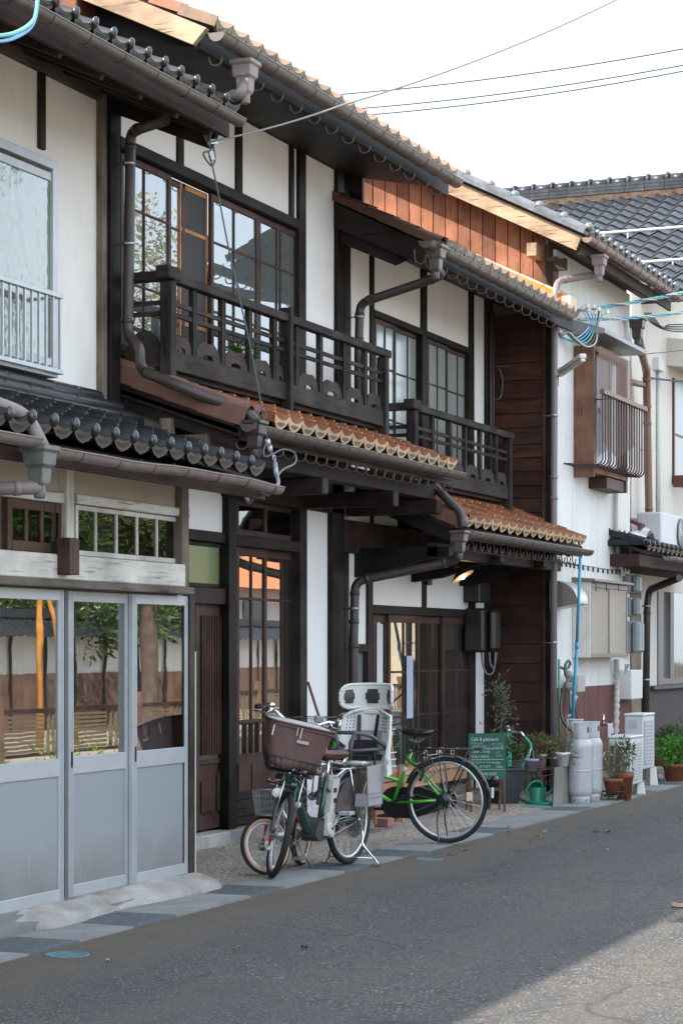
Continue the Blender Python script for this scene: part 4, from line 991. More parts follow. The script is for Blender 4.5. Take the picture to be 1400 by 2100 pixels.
pipe(WH, [P(1228, 548, p2.y - .08), P(1226, 562, -1.10), P(1143, 576, -.79), P(1137, 600, -.79), P(1135, 1000, -.79), P(1134, 1630, -.79)], .036, simple('mauve_pipe', (.19, .155, .165), .45), rings=[P(1135, 852, -.79), P(1134, 1318, -.79), P(1134, 1555, -.79)])
# ribbed siding panels
def ribbed(parent, x0, x1, z0, z1, y, mat, name='siding_panel', pitch=.045, dep=.012):
    m = MB(); nr = max(1, round((x1 - x0) / pitch)); pr = []
    for k in range(nr):
        a = x0 + (x1 - x0) * k / nr; w_ = (x1 - x0) / nr
        pr += [(a, y), (a + w_ * .62, y), (a + w_ * .68, y + dep), (a + w_ * .94, y + dep)]
    pr.append((x1, y)); base = [(px_, py_, z0) for px_, py_ in pr] + [(px_, py_, z1) for px_, py_ in pr]; n_ = len(pr)
    m.add(base, [[i, i + 1, i + n_ + 1, i + n_] for i in range(n_ - 1)])
    m.add([(x0, y, z0), (x0, y + .03, z0), (x0, y + .03, z1), (x0, y, z1)], [(0, 3, 2, 1)])
    m.add([(x1, y + .03, z0), (x1, y, z0), (x1, y, z1), (x1, y + .03, z1)], [(0, 3, 2, 1)])
    return part(name, m, mat, parent)
def siding_mat():
    m, nt, b = principled('white_siding', .55, 0, .4)
    v = coords(nt, (10, 10, .7)); n = noise(nt, v, 3.2, 8, .75); n2 = noise(nt, coords(nt, (1, 1, .3)), 1.2, 4)
    cc = mixc(nt, ramp(nt, n2, [(.4, (0, 0, 0)), (.75, (.6, .6, .6))]), (.78, .785, .77), (.62, .60, .54))
    cc = mixc(nt, ramp(nt, n, [(.60, (0, 0, 0)), (.68, (.8, .8, .8))]), cc, (.24, .19, .13))
    nt.links.new(cc, b.inputs['Base Color']); return m
SID = siding_mat(); SIDR = simple('oxide_siding', (.17, .068, .062), .6, 0, .3, 3, .22)
xs = [XA(p, YF) for p in (1139, 1156, 1174, 1198, 1224, 1249, 1272, 1291)]
for a_, b2 in zip(xs, xs[1:]):
    ribbed(WH, a_ + .003, b2 - .003, 1.10, 5.75, YF + rnd.uniform(0, .003), SID)
    ribbed(WH, a_ + .003, b2 - .003, .12, 1.094, YF - .001, SIDR, 'lower_siding_panel')
part('footing', B(X0, X1, YF - .02, YF + .05, 0, .118), CONCG, WH)
# upper projecting window: shutter box, blind and curved bar guard
yb = -.93; ax = XA(1175, YF) ; zb0, zb1 = P(1215, 977, yb).z, P(1215, 706, yb).z
bx1 = XA(1286, yb)
part('shutter_box', B(ax, ax + .035, yb, YF - .002, zb0, zb1), wood('panel_brown', (.075, .034, .022), (.15, .075, .048), 'z', .5), WH, .004)
part('box_frame', MB().box(ax + .036, ax + .07, yb, YF, zb0 + .1, zb1).box(ax + .07, bx1, yb, YF, zb0 + .05, zb0 + .12).box(bx1 - .06, bx1, yb, YF, zb0 - .08, zb1).box(ax + .07, bx1, yb, YF, zb1 - .06, zb1), wood('panel_brown', (.075, .034, .022), (.15, .075, .048), 'x', .5), WH, .004)
part('box_bracket', B(XA(1247, yb), bx1, yb + .02, YF, zb0 - .08, zb0 + .045), brown('x'), WH, .004)
wsh = part('window_sash', MB().box(ax + .30, ax + .34, yb + .05, yb + .08, zb0 + .12, zb1 - .06).box(ax + .84, ax + .88, yb + .05, yb + .08, zb0 + .12, zb1 - .06).box(ax + .07, bx1 - .06, yb + .051, yb + .079, zb0 + .12, zb0 + .17), ALU(), WH)
part('pane', B(ax + .07, bx1 - .06, yb + .06, yb + .064, zb0 + .17, zb1 - .06), glass('grey_frosted', (.45, .48, .5), .1, .02, .1, .8, (.33, .36, .39)), wsh)
ah = P(1241, 674, -1.07).z; axl = 21.98; aw = part('awning', MB().prism([(axl, YF, ah + .12), (axl, -1.07, ah), (axl, -1.07, ah - .05), (axl, YF, ah - .05)], (XA(1326, -1.07) - axl, 0, 0)), simple('zinc_hood', (.24, .26, .27), .45, .3, .5, 6, .15), WH, .004)
bl = MB(); zt_ = zb1 - .01; bzb = P(1230, 905, yb - .03).z
bl.grid(lambda u, v: (XA(1228, yb - .06) + (XA(1296, yb - .06) - XA(1228, yb - .06)) * u, yb - .05 - .03 * v + .015 * sin(u * 9 + v * 4), zt_ - (zt_ - bzb + .15 * sin(u * 3.5)) * v), 2, 2)
def reed_mat():
    m = bpy.data.materials.new('reed_blind'); m.use_nodes = True; nt = m.node_tree; b = nt.nodes['Principled BSDF']; b.inputs['Roughness'].default_value = .8
    v = coords(nt, (1, 1, 1)); wv = N(nt, 'ShaderNodeTexWave', bands_direction='Z'); wv.inputs['Scale'].default_value = 38; nt.links.new(v, wv.inputs[0])
    wx = N(nt, 'ShaderNodeTexWave', bands_direction='X'); wx.inputs['Scale'].default_value = 3.2; wx.inputs['Distortion'].default_value = .3; nt.links.new(v, wx.inputs[0])
    cc = mixc(nt, ramp(nt, wx.outputs['Fac'], [(.9, (0, 0, 0)), (.97, (1, 1, 1))]), (.20, .13, .10), (.07, .045, .035)); nt.links.new(cc, b.inputs['Base Color'])
    al = ramp(nt, wv.outputs['Fac'], [(.35, (.25, .25, .25)), (.5, (1, 1, 1))]); nt.links.new(al, b.inputs['Alpha']); return m
part('reed_blind', bl, reed_mat(), WH)
yr = -1.13; rx0, rx1 = XA(1234, yr), XA(1321, yr); rzt = P(1238, 806, yr).z; rzb = P(1240, 936, yr).z - .1
gd = part('bar_guard', MB().box(rx0 - .02, rx1 + .02, yr - .03, yr + .02, rzt - .02, rzt + .035), simple('copper_rail', (.20, .11, .08), .5, .1), WH, .006)
bg_ = MB(); bg_.tube(spline([(0, yr, rzt - .02), (0, yr, rzb + .16), (0, yr, rzb + .08), (0, yr + .015, rzb + .035), (0, yr + .05, rzb + .012), (0, yr + .10, rzb + .01), (0, YF, rzb + .03)], 3), .009, 6)
bgm = bg_.mesh('guard_bar', (0, 0, 0)); bgm.materials.append(simple('dark_bronze', (.085, .05, .042), .4, .2))
for i in range(17): place('guard_bar', bgm, gd, (rx0 + .02 + (rx1 - rx0 - .04) * i / 16, 0, 0))
part('guard_arm', MB().tube(smooth_path([(ax + .06, yb, rzt - .02), (ax + .06, yr + .0, rzt - .02), (rx0, yr, rzt + .0)], .04), .009, 6), STEEL(), gd)
# lower projecting window
yl_ = -.90; lx0_, lx1_ = XA(1173, YF), XA(1286, yl_); lz0, lz1 = P(1205, 1349, yl_).z, P(1205, 1192, yl_).z
part('box_side', B(lx0_, lx0_ + .025, yl_, YF, lz0, lz1), simple('cream_panel', (.62, .59, .53), .6, 0, .3, 4, .12), WH, .004)
bw = part('projecting_window', MB().box(lx0_ + .026, lx0_ + .06, yl_, YF, lz0, lz1).box(lx1_ - .04, lx1_, yl_, YF, lz0, lz1).box(lx0_ + .06, lx1_ - .04, yl_, YF, lz0 - .0, lz0 + .05).box(lx0_ + .06, lx1_ - .04, yl_, YF, lz1 - .06, lz1).box((lx0_ + lx1_) / 2 - .02, (lx0_ + lx1_) / 2 + .03, yl_ - .003, yl_ + .03, lz0 + .05, lz1 - .06), simple('bronze_frame', (.19, .155, .135), .45, .2), WH, .004)
GP = glass('pebble_glass', (.7, .68, .62), .20, 0, .06, .7, (.78, .66, .50), 1.0)
for a_, b2 in ((lx0_ + .06, (lx0_ + lx1_) / 2 - .02), ((lx0_ + lx1_) / 2 + .03, lx1_ - .04)): part('pane', B(a_, b2, yl_ + .01, yl_ + .015, lz0 + .05, lz1 - .06), GP, bw)
part('window_hood', MB().prism([(lx0_ - .03, YF, lz1 + .05), (lx0_ - .03, yl_ - .06, lz1 + .03), (lx0_ - .03, yl_ - .06, lz1 + .001), (lx0_ - .03, YF, lz1 + .001)], (lx1_ - lx0_ + .08, 0, 0)), simple('bronze_frame', (.19, .155, .135), .45, .2), WH, .003)
hk = MB()
for px_ in (1215, 1237, 1262): 
    q = P(px_, 1195, yl_ - .03); hk.tube(spline([q, q + Vector((.05, -.02, -.02)), q + Vector((.03, -.02, -.07)), q + Vector((.08, -.02, -.09))], 4), .006, 5)
part('pole_hooks', hk, BLKM(), WH, kind='stuff')
# extractor hood
hx0, hx1 = XA(1141, -.78), XA(1141, -.78) + .40; hz0, hz1 = 1.93, 2.24
m = MB(); pr = [(hx0, YF - .002, hz0), (hx0, YF - .002, hz1)] + [(hx0, YF - .30 * sin(t * pi / 20) , hz1 - .22 * (1 - cos(t * pi / 20))) for t in range(2, 11)] + [(hx0, YF - .30, hz1 - .25)]
m.prism(pr, (.40, 0, 0)); part('extractor_hood', m, simple('stainless', (.42, .40, .38), .32, .85), WH, .004)
# lagged air conditioning duct, white trunking
m = MB(); pts = [P(1263, 985, YF - .04), P(1262, 1080, YF - .04), P(1268, 1150, YF - .04), P(1275, 1180, YF - .04)]
m.tube(spline(pts, 10), .030, 8); part('lagged_pipe', m, simple('lagging_tape', (.50, .48, .43), .8, 0, .2, 60, .2, .5), WH)
m = MB(); pts = [P(1263, 1352, YF - .05), P(1264, 1400, YF - .05), P(1263, 1450, YF - .06), P(1261, 1515, YF - .06)]
pp = spline(pts, 12); m.tube(pp, [.034 + .010 * sin(i * 2.2) * (i > 8) for i in range(len(pp))], 9); part('lagged_pipe', m, simple('lagging_tape', (.50, .48, .43), .8, 0, .2, 60, .2, .5), WH)
# ================================================================== CREAM HOUSE (far right, big tiled roof)
EH = thing('cream_house', (28, 1, 0), 'pale rendered house at the far right under a big dark wavy tiled roof', 'house')
YE = -.35; REND = plaster('cream_render', (.66, .63, .57), (.48, .44, .38), .5)
x0 = XA(1300, YE)
uwx = XA(1377, YE)
part('front_wall', MB().box(x0, 36, YE, YE + .15, 2.85, 6.4).box(x0 - .0, XA(1346, YE), YE, YE + .15, 1.03, 2.849).box(XA(1420, YE), 36, YE, YE + .15, 1.03, 2.849).box(XA(1346, YE), XA(1420, YE), YE, YE + .15, 2.28, 2.849), REND, EH)
part('side_wall', B(x0 - .9, x0 - .001, YE + .55, YE + .70, 0, 6.0), REND, EH)
part('return_wall', B(x0 - .15, x0 - .002, YE + .0, YE + .54, 0, 6.4), REND, EH)
part('dado', MB().box(XA(1316, YE - .02), 36, YE - .02, YE + .1, .0, 1.03), simple('speckled_dado', (.10, .085, .085), .85, 0, .2, 120, .5, .5), EH)
part('dark_backdrop', B(x0 + .02, 35.9, YE + .62, YE + .66, 0, 5.9), simple('dim_interior', (.12, .105, .085), .9), EH)  # dark sheet added behind the windows to keep them from showing bright
part('body', MB().box(x0, 36, 8.0, 8.2, 0, 6).box(x0, 36, 2.2, 2.3, 0, 6), REND, EH)
pbox(EH, 'door_jamb', 1294, 1314, .0, 2.35, YE - .10, wood('olive_jamb', (.09, .07, .045), (.17, .14, .10), 'z'), .1)
part('eyebrow', MB().prism([(XA(1366, YE), YE, P(1366, 700, YE).z + .05), (XA(1366, YE), YE - .35, P(1366, 700, YE).z), (XA(1366, YE), YE - .35, P(1366, 740, YE).z - .1), (XA(1366, YE), YE, P(1366, 740, YE).z - .06)], (3, 0, 0)), REND, EH)
z1_, z0_ = P(1378, 775, YE).z, P(1378, 985, YE).z
uw = part('upper_window', MB().box(uwx, uwx + .05, YE - .03, YE, z0_, z1_).box(uwx, uwx + 2, YE - .03, YE, z0_ - .05, z0_).box(uwx + .05, uwx + 2, YE - .02, YE, z0_ + .62, z0_ + .65), simple('red_brown_frame', (.10, .035, .03), .5), EH)
part('pane', B(uwx + .05, uwx + 2, YE - .012, YE - .006, z0_, z1_), glass('dim_frosted', (.35, .38, .4), .04, .02, .3, .9, (.15, .165, .18)), uw)
part('window_balcony', MB().box(uwx - .05, uwx + 2, YE - .30, YE - .26, z0_ + .02, z0_ + .06).box(uwx - .05, uwx - .02, YE - .3, YE - .03, z0_ - .10, z0_ + .06).box(uwx - .05, uwx + 2, YE - .30, YE - .26, z0_ - .12, z0_ - .08), simple('red_brown_frame', (.10, .035, .03), .5), EH)
gw = part('ground_window', MB().box(XA(1346, YE), XA(1356, YE), YE - .02, YE + .1, 1.04, 2.28).box(XA(1371, YE), XA(1378, YE), YE - .02, YE + .1, 1.12, 2.28).box(XA(1356, YE), XA(1420, YE), YE - .01, YE + .1, 1.04, 1.12), simple('grey_frame', (.19, .175, .165), .5, .2), EH)
part('pane', B(XA(1356, YE), XA(1371, YE) , YE + .03, YE + .035, 1.12, 2.28), glass('grey_frosted', (.45, .48, .5), .1, .02, .1, .8, (.33, .36, .39)), gw)
part('pane', B(XA(1378, YE), XA(1420, YE) , YE + .01, YE + .015, 1.12, 2.28), glass('dull_clear', (.3, .3, .28), .045, .02, .05, .5, (.16, .15, .14)), gw)
part('window_sill', B(XA(1341, YE - .08), XA(1420, YE - .08), YE - .08, YE - .021, .985, 1.035), simple('dark_sill', (.05, .045, .045), .5), EH)
# small lower roof of black tiles
ey = -1.15; be3 = tile_mesh('black_eave_tile', .225, .28, .045, .06, True, [BLK, BLKEND, SILV])
ez = P(1350, 1128, ey).z
lx = XA(1352, ey)
deck(EH, lx - .6, lx + 4, ey + .05, ez - .02, .35, 1.0, .04, dark('x'))
slope_tiles(EH, lx - .6, 14, ey, ez, .35, 3, be3, bt, .225, .24)
part('ridge_stack', MB().box(lx - .65, lx - .35, ey + .02, ey + .9, ez + .03, ez + .10), BLK, EH, .01)
part('fascia', B(lx - .55, lx + 4, ey + .1, ey + .8, ez - .20, ez - .06), wood('brown_soffit', (.05, .025, .018), (.09, .05, .035), 'x'), EH)
gutter(EH, lx + .1, lx + 4, ey - .06, ez - .07, .05, hooks=.5, mat=GUTP())
tp = MB(); tp.grid(lambda u, v: (XA(1296, -.75) + .55 * u, -.9 + .45 * v, P(1300, 1112, -.8).z + .16 * sin(pi * u) * (1 - v * .3) + .05 * sin(u * 17) * sin(v * 11)), 18, 10)
part('plastic_wrap', tp, simple('white_sheeting', (.62, .62, .61), .35, 0, .5, 20, .15, .5), EH)
part('red_flashing', MB().prism([(XA(1290, -.6), -.75, P(1292, 1075, -.6).z), (XA(1290, -.6), -.45, P(1292, 1075, -.6).z + .12), (XA(1290, -.6), -.45, P(1292, 1075, -.6).z + .08), (XA(1290, -.6), -.75, P(1292, 1075, -.6).z - .05)], (1.0, 0, 0)), simple('maroon_sheet', (.16, .05, .045), .5), EH)
# pipes
PB = simple('copper_brown_pipe', (.22, .12, .09), .45)
hopper(EH, P(1306, 655, -.85), GUTD(), 1.35)
pipe(EH, [P(1308, 690, -.85), P(1314, 720, -.75), P(1325, 760, -.55), P(1326, 850, -.50), P(1330, 1060, -.50), P(1332, 1098, -.50)], .05, PB, rings=[P(1328, 922, -.5)])
pipe(EH, [P(1286, 782, -.5), P(1322, 790, -.5)], .04, PB, collars=False)
pipe(EH, [P(1392, 1185, -1.1), P(1330, 1210, -.50), P(1326, 1240, -.48), P(1322, 1540, -.48)], .045, GUTD(), rings=[P(1324, 1243, -.48), P(1323, 1394, -.48)])
part('conduit', MB().tube([P(1350, 745, YE - .03), P(1349, 1060, YE - .03)], .028, 8).box(XA(1345, YE - .05), XA(1357, YE - .05), YE - .08, YE, P(1350, 764, YE).z, P(1350, 740, YE).z), simple('conduit_white', (.6, .6, .58), .6), EH)
# --- big roof: ridge runs away from the street, tiles fall towards the camera
RX, RZ, EX, EZ_ = 31.0, 8.34, 26.35, 6.06
L = math.hypot(RX - EX, RZ - EZ_); ang = math.atan2(RZ - EZ_, RX - EX)
bigt = tile_mesh('wave_tile', .27, .34, .065, 0, False, [GREY, GREY], 1.5); bige = tile_mesh('wave_eave_tile', .27, .34, .065, .06, True, [GREY, BLKEND, simple('grey_tile_knob', (.16, .17, .18), .25, .3, .7)], 1.5)
R0 = Vector((EX, 0, EZ_)); up_ = Vector((RX - EX, 0, RZ - EZ_)).normalized()
exp_ = .275; rows = int(L / exp_); ncol = 15; ys = -1.05
Mz = Matrix.Rotation(-pi / 2, 3, 'Z')
cnt = 0
def bigrot(): return (Matrix.Rotation(-pi / 2, 3, 'Z') @ Matrix.Rotation(ang - .075, 3, 'X')).to_euler()
for r_ in range(rows):
    for k in range(ncol):
        # after the turn the tile's own x runs along -Y, its slope along +X
        p = R0 + up_ * exp_ * r_ + Vector((0, ys + (k + 1) * .27, 0))
        place('roof_tile' if r_ else 'eave_tile', bigt if r_ else bige, EH, p + Vector((0, 0, rnd.uniform(-.004, .004) + .018)), bigrot()); cnt += 1
deckp = MB().prism([R0 - Vector((0, 0, .03)), Vector((RX, 0, RZ - .03)), Vector((RX, 0, RZ - .12)), R0 - Vector((0, 0, .12))], (0, 9.5, 0))
dk = part('roof_deck', MB().prism([(EX, ys, EZ_ - .03), (RX, ys, RZ - .03), (RX, ys, RZ - .12), (EX, ys, EZ_ - .12)], (0, 9.0, 0)), dark('y'), EH)
part('far_slope', MB().prism([(RX, ys, RZ), (RX + 4.6, ys, EZ_), (RX + 4.6, ys, EZ_ - .12), (RX, ys, RZ - .12)], (0, 9.0, 0)), GREY, EH)
m = MB(); q0 = ys + ncol * .27
m.grid(lambda u, v: tuple(R0 + up_ * L * u + Vector((0, q0 + v * 4.9, .055 * (.5 + .5 * cos(2 * pi * v * 18)) ** 1.6 + .016 + .02 * (1 - (u * rows) % 1)))), rows * 3, 18 * 6); part('upper_courses', m, GREY, EH, kind='stuff')
part('gable_infill', MB().prism([(EX + .4, YE + .02, 6.0), (RX, YE + .02, 8.4), (RX + 4.2, YE + .02, 6.0)], (0, .1, 0)), REND, EH)
# ridge: stacked flat tiles with a round cap, clay bedding below
for k in range(30):
    y = ys + k * .30
    m = MB()
    for j in range(3): m.box(RX - .17 + j * .02, RX + .17 - j * .02, y + .003, y + .297, RZ + .06 + j * .055, RZ + .105 + j * .055)
    m.tube([(RX, y, RZ + .235), (RX, y + .25, RZ + .235)], .085, 10); m.tube([(RX, y + .25, RZ + .24), (RX, y + .297, RZ + .24)], .105, 10)
    part('ridge_tile', m, GREY, EH)
part('ridge_bedding', B(RX - .16, RX + .16, ys, ys + 9.0, RZ - .04, RZ + .058), simple('orange_clay', (.085, .06, .045), .95, 0, .1, 12, .4, .4), EH)
for q in (P(1200, 462, 0), P(1290, 528, 0)): pass
for t_, rr in ((.52, .022), (.20, .022)):
    pp = R0 + up_ * L * t_ + Vector((0, 0, .14))
    sr = part('snow_rail', MB().tube([(pp.x, ys + .1, pp.z), (pp.x, 7.8, pp.z)], rr, 6), simple('rail_white', (.62, .6, .57), .5), EH)
    for k in range(8): part('rail_stay', B(pp.x - .01, pp.x + .01, ys + .5 + k, ys + .52 + k, pp.z - .1, pp.z), STEEL(), sr)
# ================================================================== BICYCLES
def lthing(name, loc, rz, label, cat, group=None):
    o = thing(name, loc, label, cat, group, rz); BASE[o.name] = Vector((0, 0, 0)); return o
def xf(mb, M):
    mb.v = [M @ v for v in mb.v]; return mb
def torus(mb, ctr, R, r, nR=40, nr=8, axis='y', mi=0, sq=1.0):
    ctr = Vector(ctr); b = len(mb.v)
    for i in range(nR):
        a = 2 * pi * i / nR
        for k in range(nr):
            t = 2 * pi * k / nr; q = R + r * cos(t) * sq
            mb.v.append(ctr + (Vector((q * cos(a), r * sin(t), q * sin(a))) if axis == 'y' else Vector((q * cos(a), q * sin(a), r * sin(t)))))
    for i in range(nR):
        for k in range(nr):
            mb.f.append([b + i * nr + k, b + i * nr + (k + 1) % nr, b + ((i + 1) % nR) * nr + (k + 1) % nr, b + ((i + 1) % nR) * nr + k]); mb.mi.append(mi); mb.sm.append(True)
    return mb
ID = Matrix.Identity(4)
def wheel(parent, x, R, tr, tyre, rim, M=ID, spokes=32, wall=None, hubr=.022):
    t = MB(); torus(t, (x, 0, R), R - tr, tr, 56, 10)
    w_ = part('tyre', xf(t, M), tyre, parent)
    if wall:
        m = MB()
        for sy in (-1, 1): torus(m, (x, sy * tr * .62, R), R - tr * 1.35, tr * .62, 56, 8, sq=1.0)
        part('tyre_wall', xf(m, M), wall, w_)
    m = MB(); torus(m, (x, 0, R), R - 2 * tr - .006, .013, 56, 8, sq=.9); part('rim', xf(m, M), rim, w_)
    m = MB(); m.tube([M @ Vector((x, -.045, R)), M @ Vector((x, .045, R))], hubr, 12); m.tube([M @ Vector((x, -.075, R)), M @ Vector((x, .075, R))], .008, 8)
    for sy in (-1, 1): m.tube([M @ Vector((x, sy * .036, R)), M @ Vector((x, sy * .040, R))], hubr * 1.5, 14)
    part('hub', m, STEEL(), w_)
    m = MB()
    for k in range(spokes):
        a = 2 * pi * k / spokes; s1 = 1 if k % 2 else -1; off = .32 * (1 if (k // 2) % 2 else -1)
        h = Vector((x + hubr * 1.3 * cos(a + off * 2), s1 * .036, R + hubr * 1.3 * sin(a + off * 2))); q = Vector((x + (R - 2 * tr - .012) * cos(a + off * .12), 0, R + (R - 2 * tr - .012) * sin(a + off * .12)))
        m.tube([M @ h, M @ q], .0013, 4, caps=False)
    part('spokes', m, simple('spoke_steel', (.62, .62, .62), .3, .85), w_, kind='stuff')
    return w_
def fender(parent, x, R, a0, a1, mat, M=ID, wd=.028, gap=.022, name='mudguard', nn=26):
    m = MB()
    def fn(u, v):
        a = radians(a0 + (a1 - a0) * u); y = (v - .5) * 2; q = R + gap - .010 * y * y
        return M @ Vector((x + q * cos(a), y * wd, R + q * sin(a)))
    def fi(u, v):
        a = radians(a0 + (a1 - a0) * u); y = (v - .5) * 2; q = R + gap - .003 - .010 * y * y
        return M @ Vector((x + q * cos(a), y * wd, R + q * sin(a)))
    m.grid(fn, nn, 6); m.grid(fi, nn, 6, flip=True); return part(name, m, mat, parent)
def saddle(parent, x, z, L, wd, mat, name='saddle', tilt=.06):
    m = MB(); n = 14
    def half(u): return wd / 2 * (0.17 + .83 / (1 + math.exp(-(.48 - u) * 13))) * (1 - .25 * max(0, (.12 - u) / .12) ** 2)
    def fn(u, v):
        t = 2 * pi * v; hw = half(u) * (sin(pi * min(max(u, .004), .996)) ** .28)
        zz = .03 * (sin(pi * min(max(u, .004), .996)) ** .3)
        return (x - L / 2 + L * u, hw * cos(t), z + (zz if sin(t) > 0 else zz * 1.5 * (1.1 - .5 * u)) * sin(t) + tilt * (u - .5) * .4 + .028 * (1 - u) ** 3 + .012 * max(0, u - .8))
    m.grid(fn, n, 16); return part(name, m, mat, parent)
def wire_basket(parent, c_, wx0, wy0, wx1, wy1, h, mat, M=ID, r=.0022, nx=9, nz=5, name='front_basket'):
    """open wire basket; c_ = centre of its floor"""
    c_ = Vector(c_); m = MB()
    def ring(t):
        hx, hy = (wx0 + (wx1 - wx0) * t) / 2, (wy0 + (wy1 - wy0) * t) / 2
        return [c_ + Vector((a * hx, b * hy, h * t)) for a, b in ((-1, -1), (1, -1), (1, 1), (-1, 1))]
    for j in range(nz + 1):
        q = ring(j / nz); rr = r * (2 if j in (0, nz) else 1); m.tube([M @ p for p in q], rr, 5, closed=True)
    for k in range(4):
        for i in range(nx):
            t = i / nx; q0, q1 = ring(0), ring(1)
            m.tube([M @ q0[k].lerp(q0[(k + 1) % 4], t), M @ q1[k].lerp(q1[(k + 1) % 4], t)], r, 4, caps=False)
    q = ring(0)
    for i in range(1, nx): m.tube([M @ q[0].lerp(q[1], i / nx), M @ q[3].lerp(q[2], i / nx)], r, 4, caps=False)
    return part(name, m, mat, parent)
def tub(*segs):
    m = MB()
    for pts, r in segs: m.tube(pts, r, 10)
    return m
SILR = simple('rim_alloy', (.62, .63, .64), .32, .6)
# ------------------------------------------------------------------ green town bicycle, nose to the wall
gp = PG(915, 1733)
GB = lthing('green_bicycle', (gp.x, gp.y, .014), radians(91), 'bright green city bicycle with black saddle and mudguards parked nose first by the cafe', 'bicycle')
GRN = simple('bright_green_paint', (.06, .44, .025), .28, .15, .5, 0, .1, 0, 0, None, .6)
R = .335
wr = wheel(GB, 0, R, .0185, RUB(), SILR); wf_ = wheel(GB, 1.11, R, .0185, RUB(), SILR)
fender(GB, 0, R, 20, 190, BLKM()); fender(GB, 1.11, R, 15, 140, BLKM())
m = tub(([(.44, 0, .30), (.285, 0, .72)], .0155), ([(.44, 0, .30), (.62, 0, .40), (.93, 0, .72)], .017), ([(.36, 0, .47), (.50, 0, .50), (.94, 0, .80)], .013),
        ([(.95, 0, .66), (.90, 0, .86)], .019))
for sy in (-1, 1):
    m.tube([(.42, sy * .03, .305), (.02, sy * .058, R)], .0095, 8); m.tube([(.31, sy * .018, .655), (.02, sy * .058, R + .012)], .0085, 8)
part('frame', m, GRN, GB)
m = MB()
for sy in (-1, 1): m.tube(spline([(.925, sy * .045, .66), (.97, sy * .05, .52), (1.08, sy * .05, R), ], 5), .010, 8)
m.tube([(.925, -.05, .66), (.925, .05, .66)], .012, 8); part('fork', m, BLKM(), GB)
m = MB(); m.tube([(.90, 0, .86), (.885, 0, .93)], .014, 8)
m.tube(spline([(.62, -.27, .98), (.74, -.25, 1.0), (.86, -.12, .96), (.885, 0, .935), (.86, .12, .96), (.74, .25, 1.0), (.62, .27, .98)], 5), .011, 8)
part('handlebar', m, CHROME(), GB)
for sy in (-1, 1): part('grip', MB().tube([(.60, sy * .272, .975), (.72, sy * .254, .998)], .017, 10), BLKM(), GB)
saddle(GB, .235, .845, .27, .20, simple('black_saddle_vinyl', (.014, .014, .015), .35)); part('seat_post', MB().tube([(.295, 0, .69), (.255, 0, .83)], .0125, 10), simple('dark_post', (.06, .06, .065), .35, .6), GB)
m = MB(); m.tube(spline([(.2, sy * .02 if False else -.035, .80), (.24, -.03, .78), (.3, -.02, .80)], 4), .004, 5); m.tube(spline([(.2, .035, .80), (.24, .03, .78), (.3, .02, .80)], 4), .004, 5)
part('saddle_springs', m, CHROME(), GB)
# chain case, crank, pedals
m = MB(); pr = [(.44 + .125 * cos(a * pi / 12), -.055, .30 + .125 * sin(a * pi / 12)) for a in range(-7, 8)] + [(.30, -.055, .425)] + [(0 + .065 * cos(a * pi / 10), -.055, R + .065 * sin(a * pi / 10)) for a in range(5, 16)] + [(.30, -.055, .178)]
pr = pr[::-1]; m.prism(pr, (0, -.028, 0)); part('chain_case', m, BLKM(), GB, .004)
m = MB(); m.tube([(.44, -.095, .30), (.60, -.10, .24)], .010, 8); m.tube([(.44, -.1, .3), (.44, .07, .3)], .018, 10); part('crank', m, BLKM(), GB)
for x_, y_, z_ in ((.60, -.15, .24), (.28, .12, .36)): part('pedal', B(x_ - .045, x_ + .045, y_ - .045, y_ + .045, z_ - .012, z_ + .012), BLKM(), GB, .006)
# the other pedal side faces the street
part('crank_arm', MB().tube([(.44, .07, .30), (.28, .09, .36)], .010, 8), BLKM(), GB)
# rear rack, stays, reflector, lamp, kickstand
m = MB()
for sy in (-1, 1):
    m.tube([(.30, sy * .02, .70), (.22, sy * .06, .725), (-.26, sy * .06, .735)], .0055, 6); m.tube([(-.20, sy * .06, .735), (0, sy * .066, R)], .005, 6); m.tube([(.05, sy * .06, .73), (0, sy * .066, R)], .005, 6)
for x_ in (.15, .05, -.08, -.20): m.tube([(x_, -.06, .735), (x_, .06, .735)], .004, 6)
m.tube([(-.26, -.06, .735), (-.30, -.10, .737), (-.30, .10, .737), (-.26, .06, .735)], .005, 6)
m.tube(spline([(.22, .065, .70), (.10, .10, .66), (.20, .13, .60), (.30, .08, .66), (.25, .03, .72)], 6), .006, 6)
part('rear_rack', m, BLKM(), GB)
part('tail_reflector', MB().lathe([(.001, .03), (.026, .026), (.030, .0), (.024, -.02)], 16, (-.385, 0, .50), (-1, 0, .15)), simple('reflector_dark', (.03, .012, .014), .25), GB)
part('mudguard_flap', B(-.375, -.368, -.022, .022, .36, .44), simple('white_flap', (.55, .55, .53), .6), GB)
part('spoke_reflector', MB().box(-.215, -.165, .012, .022, .33, .40), simple('reflector_cream', (.62, .58, .45), .4), GB, .01)
part('hub_cover', MB().lathe([(.055, -.01), (.05, .012), (.02, .022)], 18, (.01, .062, R), (0, 1, 0)), BLKM(), GB)
m = MB()
for sy in (-1, 1): m.tube(spline([(.0, sy * .075, R), (.045, sy * .09, .2), (.02, sy * .12, .012)], 5), .007, 7)
m.tube([(.02, -.12, .008), (-.02, -.06, .004), (-.02, .06, .004), (.02, .12, .008)], .006, 6); part('kickstand', m, simple('dark_steel', (.10, .10, .10), .4, .6), GB)
m = MB(); 
for i in range(6): m.tube([(.04 + i * .022, .085, .56 - i * .018), (.14 + i * .022, .085, .72 - i * .018)], .003, 4)
for i in range(4): m.tube([(.04 + i * .033, .085, .56 + i * .053), (.15 + i * .033, .085, .47 + i * .053)], .003, 4)
part('folded_side_rack', m, simple('grey_wire', (.12, .12, .12), .5, .3), GB)
